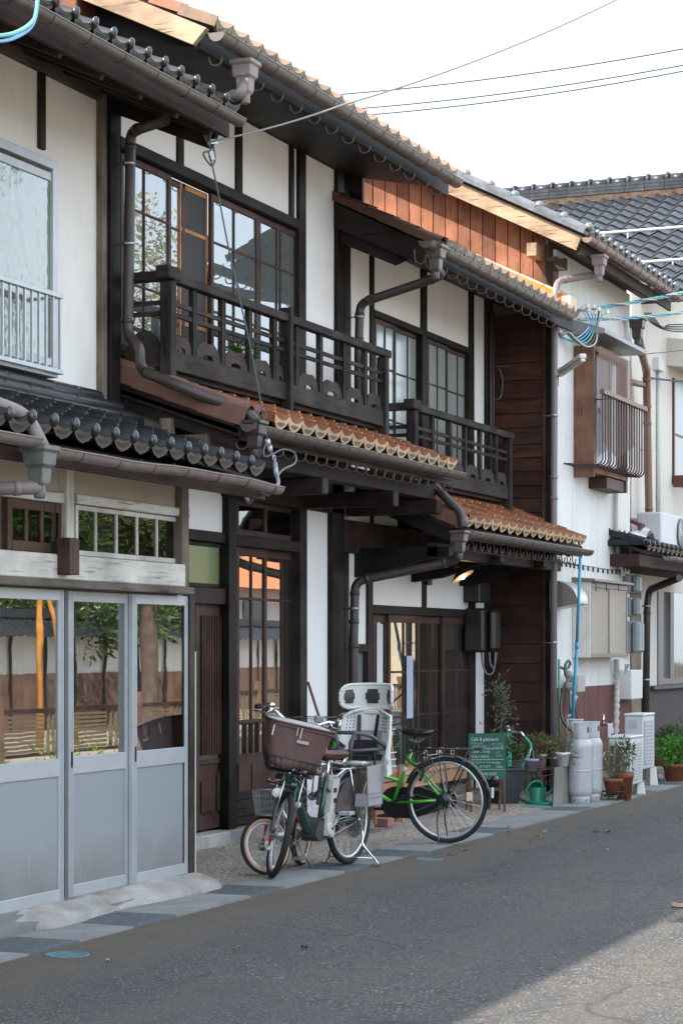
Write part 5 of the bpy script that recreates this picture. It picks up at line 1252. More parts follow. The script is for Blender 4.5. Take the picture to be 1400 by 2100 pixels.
part('wheel_lock', MB().tube(spline([(.17, -.05, .56), (.21, 0, .60), (.17, .05, .56), (.20, .06, .48)], 5), .011, 7), BLKM(), GB)
part('sticker', MB().tube([(.318, 0, .632), (.330, 0, .600)], .0162, 10), simple('orange_sticker', (.75, .30, .02), .5), GB)
part('sticker', MB().tube([(.336, 0, .583), (.350, 0, .545)], .0161, 10), simple('white_sticker', (.7, .7, .7), .5), GB)
wire_basket(GB, (1.13, 0, .72), .20, .26, .28, .38, .24, simple('dark_wire', (.05, .05, .052), .5, .4), nx=10)
part('basket_stay', tub(([(1.06, -.06, .72), (1.10, -.06, R)], .005), ([(1.06, .06, .72), (1.10, .06, R)], .005)), BLKM(), GB)
# ------------------------------------------------------------------ electric bicycle with child seat
r0, f0 = PG(714, 1776), PG(566, 1806)
d_ = (f0 - r0); WB = d_.length; hz_ = math.atan2(d_.y, d_.x)
EB = lthing('electric_bicycle', (r0.x, r0.y, .014), hz_, 'dark green electric bicycle with brown covered basket and white child seat', 'bicycle')
DG = simple('dark_green_paint', (.012, .058, .042), .3, .2, .5, 0, .1, 0, 0, None, .5)
CRM = simple('cream_plastic', (.52, .51, .47), .4); WHP = simple('white_plastic', (.62, .62, .59), .42)
RR, RF = .325, .285
wheel(EB, 0, RR, .022, RUB(), SILR, hubr=.035); 
hp = Vector((WB - .19, 0, .68)); axs = Vector((-sin(radians(20)), 0, cos(radians(20))))
MS = Matrix.Translation(hp) @ Matrix.Rotation(radians(40), 4, axs) @ Matrix.Translation(-hp)
xw = WB - .015
wheel(EB, xw, RF, .022, RUB(), SILR, M=MS, hubr=.03)
fender(EB, 0, RR, 10, 175, simple('steel_guard', (.35, .35, .34), .3, .8), gap=.018); fender(EB, xw, RF, 85, 185, simple('steel_guard', (.35, .35, .34), .3, .8), M=MS, gap=.018)
m = MB(); m.tube(spline([(WB - .20, 0, .66), (WB - .29, 0, .50), (WB - .40, 0, .33), (WB - .47, 0, .275), (.56, 0, .275), (.44, 0, .30)], 6), [.030] * 31 if False else .030, 12)
m.tube([(.44, 0, .30), (.33, 0, .62)], .019, 10); m.tube([(WB - .165, 0, .60), (WB - .215, 0, .75)], .026, 12)
for sy in (-1, 1): m.tube([(.42, sy * .03, .30), (.01, sy * .07, RR)], .011, 8); m.tube([(.36, sy * .02, .55), (.01, sy * .07, RR + .01)], .010, 8)
part('frame', m, DG, EB)
m = MB(); 
for sy in (-1, 1): m.tube([MS @ Vector(p) for p in spline([(WB - .16, sy * .055, .60), (WB - .11, sy * .058, .46), (xw, sy * .058, RF)], 5)], .011, 8)
m.tube([MS @ Vector((WB - .16, -.06, .605)), MS @ Vector((WB - .16, .06, .605))], .018, 8); part('fork', m, DG, EB)
m = MB(); m.tube([(.33, 0, .60), (.295, 0, .74)], .014, 10); part('seat_post', m, CHROME(), EB)
saddle(EB, .24, .775, .27, .215, simple('brown_leather', (.105, .042, .028), .38, 0, .5, 30, .12, .1))
m = MB()
for sy in (-1, 1): m.tube(spline([(.14, sy * .07, .755), (.20, sy * .05, .715), (.30, sy * .02, .73)], 4), .004, 5); m.tube([(.17, sy * .05, .75), (.17, sy * .05, .70)], .016, 8)
part('saddle_springs', m, CHROME(), EB)
# battery, motor, crank
m = MB(); m.prism([(.345, -.045, .33), (.265, -.045, .585), (.325, -.045, .625), (.355, -.045, .60), (.43, -.045, .345)], (0, .09, 0)); xf(m, Matrix.Translation((-.055, 0, .02)))
bt_ = part('battery', m, CRM, EB, .012)
for z_ in (.45, .52): part('battery_grip', B(.27, .31, .046, .05, z_, z_ + .03), simple('dark_plastic', (.03, .03, .033), .4), bt_)
m = MB(); m.prism([(.37, -.06, .22), (.34, -.06, .30), (.42, -.06, .36), (.56, -.06, .33), (.60, -.06, .25), (.54, -.06, .20)], (0, .12, 0)); part('motor', m, simple('motor_grey', (.045, .048, .052), .45), EB, .015)
m = MB(); m.prism([(.38, .062, .22), (.34, .062, .33), (.39, .062, .40), (.47, .062, .38), (.49, .062, .24)], (0, .02, 0)); m.tube([(.44, .06, .28), (.44, .10, .28)], .045, 18); part('chain_guard', m, CRM, EB, .006)
part('crank_arm', MB().tube([(.44, .10, .28), (.35, .115, .375)], .011, 8), STEEL(), EB); part('crank_arm', MB().tube([(.44, -.10, .28), (.53, -.115, .185)], .011, 8), STEEL(), EB)
for x_, y_, z_ in ((.35, .165, .385), (.53, -.165, .185)):
    pd = MB(); pd.box(x_ - .05, x_ + .05, y_ - .04, y_ - .03, z_ - .012, z_ + .012); pd.box(x_ - .05, x_ + .05, y_ + .03, y_ + .04, z_ - .012, z_ + .012); pd.box(x_ - .05, x_ - .035, y_ - .04, y_ + .04, z_ - .012, z_ + .012); pd.box(x_ + .035, x_ + .05, y_ - .04, y_ + .04, z_ - .012, z_ + .012); pd.box(x_ - .02, x_ + .02, y_ - .03, y_ + .03, z_ - .006, z_ + .006)
    part('pedal', pd, simple('pedal_grey', (.34, .35, .36), .4), EB, .003)
part('chain', MB().tube([(.42, .058, .32), (.02, .066, RR + .03), (-.02, .066, RR), (.02, .066, RR - .03), (.40, .058, .22)], .004, 4), STEEL(), EB)
part('spoke_guard', MB().lathe([(.14, 0), (.138, .002), (.04, .004)], 30, (.0, .05, RR), (0, 1, 0)), glass('clear_plastic', (.6, .62, .6), .1, 0), EB)
# skirt guard: smoky plastic over the rear wheel
m = MB(); 
for sy in (-1, 1): m.prism([(.0 + (RR - .01) * cos(a * pi / 16), sy * .062, RR + (RR - .01) * sin(a * pi / 16)) for a in range(1, 14)] + [(-.10, sy * .062, RR + .05), (.12, sy * .062, RR + .03)], (0, sy * .003, 0))
part('skirt_guard', m, simple('smoky_plastic', (.10, .085, .08), .3, 0, .5, 8, .4, .3), EB)
# handlebar group turns with the fork
def MBt(fn): m = MB(); fn(m); return xf(m, MS)
hb = part('handlebar', MBt(lambda m: (m.tube([(WB - .20, 0, .72), (WB - .25, 0, .93), (WB - .235, 0, .965)], .015, 10), m.tube(spline([(WB - .50, -.265, 1.045), (WB - .42, -.26, 1.055), (WB - .27, -.17, 1.05), (WB - .235, 0, .97), (WB - .27, .17, 1.05), (WB - .42, .26, 1.055), (WB - .50, .265, 1.045)], 6), .0115, 10))), CHROME(), EB)
for sy in (-1, 1):
    part('grip', MBt(lambda m: m.tube([(WB - .53, sy * .266, 1.04), (WB - .42, sy * .262, 1.056)], .018, 12)), simple('black_grip', (.02, .018, .018), .6), hb)
    part('brake_lever', MBt(lambda m: (m.tube(spline([(WB - .30, sy * .21, 1.05), (WB - .30, sy * .23, 1.03), (WB - .40, sy * .28, 1.02), (WB - .47, sy * .29, 1.015)], 4), .0055, 6), m.tube([(WB - .29, sy * .19, 1.05), (WB - .33, sy * .225, 1.055)], .018, 8))), CHROME(), hb)
part('bell', MBt(lambda m: m.sphere((WB - .36, -.20, 1.085), .028, 14, 8, 0, (1, 1, .7))), CHROME(), hb)
part('mirror_shell', MBt(lambda m: m.box(WB - .33, WB - .29, .10, .16, 1.04, 1.085)), simple('grey_shifter', (.20, .205, .21), .4), hb, .006)
cb = MB()
for k, sy in enumerate((-1, 1, -1)): cb.tube([MS @ Vector(p) for p in spline([(WB - .30, sy * .2, 1.05), (WB - .12 - .02 * k, sy * .15, .95 - .03 * k), (WB - .12, sy * .05, .78), (WB - .17, sy * .03, .66)], 6)], .003, 5)
part('brake_cables', cb, simple('grey_cable', (.25, .25, .25), .5), EB)
# basket and its fabric cover
bcx = WB - .01; MK = MS @ Matrix.Translation((0, -.045, 0))
def MBk(fn): m = MB(); fn(m); return xf(m, MK)
cv = MB()
def cover(u, v):
    t = 2 * pi * u; k = 5.0
    ct, st_ = cos(t), sin(t); q = (abs(ct) ** k + abs(st_) ** k) ** (-1 / k)
    hx, hy = .12 + .035 * v, .155 + .065 * v
    fold = 1 + .022 * sin(u * 38 + 1.5 * sin(v * 4)) * sin(pi * v) + .012 * sin(u * 91 + v * 6) * sin(pi * v)
    z = .715 + .315 * v + .012 * sin(u * 25) * (1 - v) * (1 - v)
    if v < .16: z += .02 * (1 - v / .16) ** 2; hx *= .80 + .2 * (v / .16) ** .6; hy *= .80 + .2 * (v / .16) ** .6
    return MK @ Vector((bcx + hx * q * ct * fold, hy * q * st_ * fold, z))
cv.grid(cover, 84, 18)
BRN = simple('brown_nylon', (.135, .078, .070), .55, 0, .4, 40, .07, .05)
bk = part('basket_cover', cv, BRN, EB)
lid = MB()
def lidf(u, v):
    t = 2 * pi * u; k = 5.0; ct, st_ = cos(t), sin(t); q = (abs(ct) ** k + abs(st_) ** k) ** (-1 / k)
    return MK @ Vector((bcx + .155 * q * ct * v, .22 * q * st_ * v, 1.03 + .02 * (1 - v ** 2) - .006))
lid.grid(lidf, 60, 5); part('cover_lid', lid, simple('pale_lining', (.42, .39, .38), .7, 0, .2, 10, .15), bk)
rim_ = MB(); pts = [MK @ Vector((bcx + .157 * (abs(cos(t)) ** 5 + abs(sin(t)) ** 5) ** -.2 * cos(t), .222 * (abs(cos(t)) ** 5 + abs(sin(t)) ** 5) ** -.2 * sin(t), 1.028)) for t in [2 * pi * k / 60 for k in range(60)]]
rim_.tube(pts, .0075, 6, closed=True); rim_.tube([p - Vector((0, 0, .022)) for p in pts], .004, 5, closed=True); part('cover_zip', rim_, simple('zip_brown', (.10, .055, .05), .5), bk)
part('zip_pull', MBk(lambda m: (m.box(bcx + .168, bcx + .171, -.01, .0, .945, 1.015), m.box(bcx + .168, bcx + .171, -.035, -.028, .96, 1.015))), simple('pale_tag', (.45, .36, .34), .6), bk)
part('woven_label', MBk(lambda m: m.box(bcx + .158, bcx + .161, -.02, .06, .915, .935)), simple('grey_label', (.36, .36, .36), .6), bk)
part('white_tag', MBk(lambda m: m.box(bcx + .155, bcx + .158, -.19, -.182, .93, 1.0)), simple('paper', (.62, .62, .62), .9), bk)
wire_basket(EB, (bcx, 0, .700), .22, .28, .26, .36, .10, BLKM(), MK, .0025, 8, 2, 'basket_frame')
part('basket_bracket', MBt(lambda m: (m.tube([(WB - .15, 0, .66), (WB + .02, .04, .70)], .007, 6), m.tube([(WB - .15, 0, .66), (WB + .02, -.04, .70)], .007, 6), m.tube([(WB + .02, .06, .70), (xw, .065, RF)], .005, 6), m.tube([(WB + .02, -.06, .70), (xw, -.065, RF)], .005, 6))), CHROME(), EB)
lp = part('headlamp', MBt(lambda m: m.lathe([(.012, -.05), (.03, -.03), (.037, .0), (.035, .012)], 20, (xw - .02, -.085, .555), (1, 0, -.1))), CHROME(), EB)
part('lens', MBt(lambda m: m.lathe([(.034, .012), (.028, .018), (.001, .021)], 20, (xw - .02, -.085, .555), (1, 0, -.1))), simple('lamp_lens', (.75, .75, .70), .12), lp)
part('fork_reflector', MBt(lambda m: m.lathe([(.022, 0), (.022, .008), (.001, .010)], 18, (xw - .04, .075, .50), (1, .2, 0))), simple('reflector_cream', (.62, .58, .45), .4), EB)
# rear carrier and stand
m = MB()
for sy in (-1, 1):
    m.tube([(.30, sy * .05, .62), (.20, sy * .075, .675), (-.30, sy * .075, .675)], .007, 7); m.tube([(-.18, sy * .075, .675), (0, sy * .08, RR)], .006, 6); m.tube([(.12, sy * .075, .675), (0, sy * .08, RR)], .006, 6)
for x_ in (.18, .0, -.15, -.30): m.tube([(x_, -.075, .675), (x_, .075, .675)], .006, 6)
part('carrier', m, CHROME(), EB)
m = MB()
for sy in (-1, 1):
    m.tube(spline([(.0, sy * .08, RR), (-.04, sy * .09, .22), (.01, sy * .12, .14), (-.06, sy * .19, .02), (-.05, sy * .20, .006)], 5), .0085, 8)
    m.box(-.085, -.02, sy * .205 - .02, sy * .205 + .02, .0, .007)
m.tube([(-.03, -.17, .045), (-.03, .17, .045)], .006, 6); part('stand', m, CHROME(), EB)
# child seat
CS = part('child_seat', MB().box(-.36, .0, -.12, .12, .69, .72), WHP, EB, .015)
def backf(u, v, th=0):
    y = (u - .5) * 2; w_ = .205 * (1 - .10 * v) * (1 if v < .9 else math.sqrt(max(0.02, 1 - ((v - .9) / .1) ** 2 * .55)))
    x_ = -.30 - .08 * v + .10 * y * y * (1 - .2 * v) + th; return Vector((x_, w_ * y, .70 + .375 * v - .02 * y * y * v))
m = MB(); m.grid(lambda u, v: backf(u, v), 20, 16); m.grid(lambda u, v: backf(u, v, -.012), 20, 16, flip=True)
for u_ in (0, 1): m.tube([backf(u_, v / 12, -.006) for v in range(13)], .011, 7)
m.tube([backf(u / 16, 1, -.006) for u in range(17)], .011, 7); part('seat_back', m, WHP, CS)
vent = simple('vent_dark', (.16, .17, .18), .6)
for sy in (-1, 1):
    m = MB()
    for i in range(5):
        for j in range(3): p = backf(.5 + sy * (.30 + .055 * j), .58 + .065 * i, .004); m.box(p.x, p.x + .002, p.y - .012, p.y - .002, p.z, p.z + .012)
    part('vents', m, vent, CS, kind='stuff')
m = MB(); m.grid(lambda u, v: backf(.20 + .60 * u, .04 + .56 * v, .022 + .008 * sin(pi * v)), 10, 8); part('cushion', m, simple('grey_fabric', (.24, .235, .26), .9, 0, .2, 60, .15, .2), CS)
m = MB(); m.grid(lambda u, v: backf(.26 + .48 * u, .0 + .42 * v, .040 + .014 * sin(pi * v) * sin(pi * u)), 10, 8); m.box(-.30, -.06, -.13, .13, .722, .755); part('dark_pad', m, simple('dark_fabric', (.028, .022, .026), .9, 0, .2, 60, .2, .2), CS, 0)
for sy in (-1, 1):
    m = MB(); m.grid(lambda u, v: backf(.5 + sy * .20 + (u - .5) * .075 + sy * -.05 * (1 - v), .30 + .60 * v, .040 + .0 * v), 2, 10); part('harness_strap', m, BLKM(), CS)
# headrest wraps round
def headf(u, v, th=0):
    a = (u - .5) * 2; y = .205 * sin(a * 1.35) / sin(1.35); x_ = -.395 + .13 * (1 - cos(a * 1.35)) / (1 - cos(1.35)) + th
    hh = .5 + (v - .5) * math.sqrt(max(.02, 1 - (max(0, abs(a) - .62) / .38) ** 2 * .80))
    return Vector((x_, y, 1.085 + .165 * hh - .012 * abs(a) ** 2))
m = MB(); m.grid(lambda u, v: headf(u, v), 26, 8); m.grid(lambda u, v: headf(u, v, -.016), 26, 8, flip=True)
for v_ in (0, 1): m.tube([headf(u / 26, v_, -.008) for u in range(27)], .012, 8)
for u_ in (0, 1): m.tube([headf(u_, v / 6, -.008) for v in range(7)], .012, 8)
hd = part('headrest', m, WHP, CS)
part('headrest_stem', MB().prism([(-.41, -.06, 1.04), (-.41, .06, 1.04), (-.41, .085, 1.13), (-.41, -.085, 1.13)], (.02, 0, 0)), WHP, CS, .008)
part('buckle_plate', MB().box(-.375, -.36, -.075, .075, 1.035, 1.068), WHP, CS, .01)
PADK = simple('dark_pad_vinyl', (.045, .042, .046), .4)
for (u0, u1, v0, v1) in ((.40, .60, .18, .80), (.10, .26, .2, .8), (.74, .90, .2, .8)):
    m = MB(); m.grid(lambda u, v: headf(u0 + (u1 - u0) * (.5 + (u - .5) * (1 if abs(v - .5) < .3 else .75)), v0 + (v1 - v0) * v, .010 + .008 * sin(pi * u) * sin(pi * v)), 6, 6); part('headrest_pad', m, PADK, hd)
# grab hoop, foot guards
GRYP = simple('grey_plastic', (.085, .08, .09), .42)
m = MB(); m.tube(smooth_path([(-.28, -.17, .80), (-.02, -.165, .90), (.04, -.08, .92), (.04, .08, .92), (-.02, .165, .90), (-.28, .17, .80)], .07), .014, 9)
m.tube(smooth_path([(-.25, -.165, .80), (.0, -.15, .80), (.05, 0, .79), (.0, .15, .80), (-.25, .165, .80)], .07), .011, 8); m.tube(spline([(.04, -.08, .92), (.07, -.05, .85), (.04, -.04, .76), (-.02, 0, .73)], 5), .011, 8); m.tube(spline([(.04, .08, .92), (.07, .05, .85), (.04, .04, .76), (-.02, 0, .73)], 5), .011, 8)
part('grab_hoop', m, GRYP, CS)
FG = simple('grey_translucent', (.26, .25, .27), .4)
for sy in (-1, 1):
    m = MB()
    m.grid(lambda u, v: Vector((-.12 + .22 * u - .04 * v, sy * (.17 + .035 * (1 - v) * (1 - .3 * abs(u - .5))), .42 + .27 * v)), 8, 8); m.grid(lambda u, v: Vector((-.12 + .22 * u - .04 * v, sy * (.176 + .035 * (1 - v) * (1 - .3 * abs(u - .5))), .42 + .27 * v)), 8, 8, flip=True)
    m.grid(lambda u, v: Vector((-.12 + .02 * v * 0 - .04 * v, sy * (.10 + .105 * u), .42 + .27 * v)), 4, 4); m.box(-.12, .10, sy * .10, sy * .20, .412, .425); m.grid(lambda u, v: Vector((.10 - .02 * v, sy * (.10 + .10 * u), .42 + .08 * v)), 4, 2)
    for i in range(5):
        m.box(-.09 + i * .036, -.075 + i * .036, sy * .205, sy * .214, .47, .475); m.box(-.09 + i * .036, -.075 + i * .036, sy * .205, sy * .214, .50, .505)
    fg = part('foot_guard', m, FG, CS)
    part('foot_strap', MB().box(-.14, -.11, sy * .14, sy * .146, .56, .80), BLKM(), CS)
    part('guard_arm', MB().box(-.28, -.14, sy * .10, sy * .17, .66, .69), WHP, CS, .01)
part('seat_side_arm', MB().prism([(-.34, .165, .92), (-.26, .185, .90), (-.20, .185, .74), (-.22, .18, .60), (-.30, .18, .62), (-.29, .17, .75)], (0, .015, 0)), WHP, CS, .008)
part('seat_side_arm', MB().prism([(-.34, -.18, .92), (-.26, -.2, .90), (-.20, -.2, .74), (-.22, -.195, .60), (-.30, -.195, .62), (-.29, -.185, .75)], (0, .015, 0)), WHP, CS, .008)
# ------------------------------------------------------------------ small red bicycle behind
q0, q1 = Vector((13.36, -1.27, 0)), Vector((12.70, -1.31, 0)); d_ = q1 - q0; wb = d_.length
SB = lthing('small_red_bicycle', (q0.x, q0.y, .014), math.atan2(d_.y, d_.x), 'small red framed bicycle with tan walled tyres half hidden behind the electric bicycle', 'bicycle')
TAN = simple('tan_tyre_wall', (.52, .30, .17), .7); REDP = simple('red_paint', (.42, .012, .018), .25, .1, .5, 0, .1, 0, 0, None, .6)
rs = .195; hp2 = Vector((wb - .10, 0, .42)); M2 = Matrix.Translation(hp2) @ Matrix.Rotation(radians(-36), 4, Vector((-.3, 0, .95)).normalized()) @ Matrix.Translation(-hp2)
wheel(SB, 0, rs, .019, RUB(), SILR, spokes=20, wall=TAN); wheel(SB, wb, rs, .019, RUB(), SILR, M=M2, spokes=20, wall=TAN)
m = MB(); m.tube([(wb - .13, 0, .44), (.28, 0, .20)], .016, 10); m.tube([(.28, 0, .20), (.20, 0, .42)], .013, 8); m.tube([(wb - .09, 0, .38), (wb - .14, 0, .50)], .017, 10)
for sy in (-1, 1): m.tube([(.28, sy * .02, .20), (0, sy * .05, rs)], .008, 7); m.tube([(.21, sy * .02, .38), (0, sy * .05, rs)], .008, 7)
part('frame', m, REDP, SB)
part('fork', xf(tub(([(wb - .09, -.045, .39), (wb, -.045, rs)], .009), ([(wb - .09, .045, .39), (wb, .045, rs)], .009), ([(wb - .09, -.05, .39), (wb - .09, .05, .39)], .010)), M2), REDP, SB)
fender(SB, wb, rs, 80, 190, simple('steel_guard', (.35, .35, .34), .3, .8), M=M2)
saddle(SB, .17, .50, .21, .15, simple('dark_brown_leather', (.05, .022, .015), .3)); part('seat_post', MB().tube([(.20, 0, .42), (.185, 0, .49)], .011, 8), CHROME(), SB)
part('handlebar', xf(tub((spline([(wb - .36, -.22, .62), (wb - .24, -.20, .64), (wb - .17, 0, .60), (wb - .24, .20, .64), (wb - .36, .22, .62)], 5), .010), ([(wb - .14, 0, .50), (wb - .17, 0, .60)], .012)), M2), CHROME(), SB)
for sy in (-1, 1): part('grip', xf(MB().tube([(wb - .38, sy * .222, .616), (wb - .27, sy * .208, .635)], .016, 10), M2), simple('brown_grip', (.12, .05, .035), .5), SB)
wire_basket(SB, (wb - .02, 0, .40), .11, .14, .14, .18, .17, simple('grey_basket_wire', (.30, .31, .32), .4, .5), ID, .0025, 8, 4)
m = MB(); m.tube([(.28, .05, .20), (.36, .07, .09)], .009, 7); m.tube([(.28, -.05, .20), (.20, -.07, .30)], .009, 7); m.tube([(.28, -.05, .2), (.28, .05, .2)], .014, 8); part('crank', m, BLKM(), SB)
for x_, y_, z_ in ((.36, .11, .085), (.20, -.11, .305)): part('pedal', B(x_ - .04, x_ + .04, y_ - .035, y_ + .035, z_ - .011, z_ + .011), simple('clear_pedal', (.16, .15, .16), .4), SB, .004)
part('number_plate', MB().box(.40, .402, .07, .13, .44, .52), simple('pink_card', (.58, .30, .30), .6), SB)
part('kickstand', tub(([(.22, .03, .20), (.16, .13, .005)], .006)), STEEL(), SB)
# red handled stick standing in the green bicycle's basket
s0 = P(664, 1500, -.62); s1 = P(631, 1398, -.50)
solo('broom_handle', MB().tube([s0 + (s0 - s1) * .35, s1], .011, 8), simple('red_brown_paint', (.17, .045, .035), .45), 'thin red-brown wooden handle leaning up from the wire basket behind the brown bag', 'handle')
# ================================================================== THINGS ON THE FORECOURT
def PD(px, py, D):
    l = (px - 700) / F * D
    return Vector((D * c + l * s, D * s - l * c - CY, EYE + (1330 - py) / F * D))
def text_part(name, txt, size, mat, parent, M, depth=.0008, sx=1):
    cu = bpy.data.curves.new(name, 'FONT'); cu.body = txt; cu.size = size; cu.extrude = depth; cu.resolution_u = 2; cu.offset = -size * .012
    o = bpy.data.objects.new(name + '_tmp', cu); COL.objects.link(o)
    dg = bpy.context.evaluated_depsgraph_get(); dg.update()
    me = bpy.data.meshes.new_from_object(o.evaluated_get(dg)); COL.objects.unlink(o); bpy.data.objects.remove(o)
    me.transform(Matrix.Diagonal((sx, 1, 1, 1))); me.transform(M); me.name = name
    me.materials.clear(); me.materials.append(mat)
    t = bpy.data.objects.new(name, me); COL.objects.link(t); t.parent = parent; t['kind'] = 'stuff'; return t
def leaf_mat(name, c1, c2, rough=.5):
    if name in MATS: return MATS[name]
    m, nt, b = principled(name, rough, 0, .35)
    gi = N(nt, 'ShaderNodeNewGeometry'); cc = ramp(nt, gi.outputs['Random Per Island'], [(.0, c1), (1, c2)])
    nt.links.new(cc, b.inputs['Base Color'])
    tr = N(nt, 'ShaderNodeBsdfTranslucent'); nt.links.new(cc, tr.inputs[0]); mx = N(nt, 'ShaderNodeMixShader'); mx.inputs[0].default_value = .28
    o = nt.nodes['Material Output']; nt.links.new(b.outputs[0], mx.inputs[1]); nt.links.new(tr.outputs[0], mx.inputs[2]); nt.links.new(mx.outputs[0], o.inputs[0])
    MATS[name] = m; return m
def leaf(m, p, d, L, wd, rr, mi=0):
    d = Vector(d).normalized(); a = d.cross(Vector((rr.uniform(-1, 1), rr.uniform(-1, 1), rr.uniform(.2, 1)))); a.normalize(); n_ = d.cross(a) * L * .12
    m.add([p, p + d * L * .45 + a * wd / 2 + n_, p + d * L, p + d * L * .45 - a * wd / 2 + n_], [(0, 1, 2, 3)], mi)
def bush(m, ctr, rad, n, L, wd, seed, up=.3, stems=True, sm=None):
    rr = random.Random(seed); ctr = Vector(ctr)
    for i in range(n):
        v = Vector((rr.gauss(0, 1), rr.gauss(0, 1), rr.gauss(0, 1))).normalized() * rr.random() ** .45
        p = ctr + Vector((v.x * rad[0], v.y * rad[1], v.z * rad[2])); d = v + Vector((rr.uniform(-.6, .6), rr.uniform(-.6, .6), up + rr.uniform(-.5, .5)))
        leaf(m, p, d, L * rr.uniform(.6, 1.2), wd * rr.uniform(.6, 1.2), rr)
def stems(base, ctr, rad, n, seed, r=.0035):
    m = MB(); rr = random.Random(seed)
    for i in range(n):
        q = Vector(ctr) + Vector((rr.uniform(-.8, .8) * rad[0], rr.uniform(-.8, .8) * rad[1], rr.uniform(-.2, .8) * rad[2]))
        m.tube(spline([Vector(base), Vector(base).lerp(q, .5) + Vector((rr.uniform(-.02, .02), rr.uniform(-.02, .02), .03)), q], 3), r, 4)
    return m
GRNL = leaf_mat('leaf_green', (.035, .075, .018), (.09, .15, .03)); GRYL = leaf_mat('leaf_grey_green', (.09, .13, .085), (.17, .22, .13)); OLVL = leaf_mat('leaf_olive', (.10, .105, .035), (.19, .18, .07)); BRTL = leaf_mat('leaf_bright', (.04, .16, .02), (.10, .28, .04))
STEMM = simple('stem_brown', (.11, .085, .05), .8)
TERR = simple('terracotta', (.28, .10, .055), .8, 0, .2, 10, .2, .1)
def pot_profile(r, h): return [(r * .70, 0), (r * .92, h * .80), (r * 1.0, h * .80), (r * 1.02, h), (r * .93, h), (r * .90, h * .85), (.001, h * .85)]
def pot(name, p, r, h, mat, label, cat='plant pot', group=None, leaves=None, soil=True, rot=0):
    t = thing(name, p, label, cat, group)
    part('pot', MB().lathe(pot_profile(r, h), 22, p), mat, t)
    part('soil', MB().lathe([(r * .9, h * .84), (.001, h * .90)], 16, p), SOIL, t)
    if leaves:
        rad, zc, n, L, wd, lm_, seed = leaves; ctr = Vector(p) + Vector((0, 0, zc))
        m = MB(); bush(m, ctr, rad, n, L, wd, seed); part('foliage', m, lm_, t, kind='stuff')
        part('stems', stems(Vector(p) + Vector((0, 0, h * .8)), ctr, rad, 9, seed), STEMM, t, kind='stuff')
    return t
# --- chalkboard
b0 = PG(1008, 1671); b1 = PG(1038, 1664)
ctr = Vector((b0.x - .06, b0.y + .17, .012)); fx = radians(180 + 64)
CB = lthing('chalkboard_sign', (18.36, -.96, .012), radians(-62), 'green chalkboard easel with white handwritten cafe menu and wooden legs', 'chalkboard')
# own axes: x across the board (to the viewer's right), y away from the viewer
WB_, lean = .40, .12
def brd(x, z): return Vector((x, lean * z * .9, z))
TB = simple('chalk_green', (.030, .105, .075), .75, 0, .2, 7, .2); LEGW = wood('easel_wood', (.06, .033, .022), (.12, .07, .05), 'z')
m = MB(); m.prism([brd(-.17, .30), brd(.17, .30), brd(.17, .725), brd(-.17, .725)], (0, .012, 0)); bo = part('writing_board', m, TB, CB, .002)
for x_ in (-.155, .155):
    part('leg', MB().bar((x_, .02, .0), (x_, .02 + lean * .65, .715), .022, .018, (0, 1, 0)), LEGW, CB, .002)
    part('rear_leg', MB().bar((x_, .30, .0), (x_, .10, .70), .022, .018, (0, 1, 0)), LEGW, CB, .002)
part('crossbar', B(-.145, .145, .245, .26, .18, .21), LEGW, CB); part('board_back', MB().prism([(-.15, .12, .30), (.15, .12, .30), (.15, .10, .70), (-.15, .10, .70)], (0, .006, 0)), wood('orange_ply', (.28, .13, .05), (.4, .2, .09), 'z'), CB)
CHK = simple('chalk_white', (.72, .74, .72), .95); CHB = simple('chalk_blue', (.22, .45, .62), .95)
def TM(x, z, rot=0):
    return Matrix.Translation(brd(x, z) + Vector((0, -.0035, 0))) @ Matrix.Rotation(radians(90) - math.atan(lean * .9), 4, 'X') @ Matrix.Rotation(rot, 4, 'Z')
for txt, sz, x_, z_, mt, sx in (('Café & pâtisserie', .048, -.150, .655, CHK, .78), ('クラシック', .022, -.150, .622, CHK, 1), ('Vパティシエ', .024, -.135, .596, CHK, 1), ('オリジナル', .020, .045, .618, CHK, 1), ('ジョンズ', .026, .050, .590, CHK, 1),
    ('12:00 ~ 17:30', .030, -.145, .543, CHK, 1), ('日月火 定休日', .028, -.15, .500, CHK, .95), ('HP', .026, .085, .540, CHB, 1.1), ('F6月', .028, .080, .508, CHB, 1), ('バースデーケーキ Wedding', .024, -.155, .447, CHK, .95), ('あります', .026, -.075, .410, CHK, 1), ('Cake', .030, .080, .408, CHK, 1), ('0854-92-5233', .036, -.115, .340, CHK, .98)):
    text_part('chalk_writing', txt, sz, mt, bo, TM(x_, z_), .0006, sx)
for z_ in (.578, .480, .390): part('chalk_line', MB().prism([brd(-.155, z_) + Vector((0, -.002, 0)), brd(.155, z_ + .002) + Vector((0, -.002, 0)), brd(.155, z_ + .0045) + Vector((0, -.002, 0)), brd(-.155, z_ + .0025) + Vector((0, -.002, 0))], (0, -.0008, 0)), CHK, bo)
part('chalk_line', MB().tube([brd(-.04 + .07 * k / 8, .600 - .012 * sin(pi * k / 8)) + Vector((0, -.003, 0)) for k in range(9)], .0016, 4), CHK, bo)
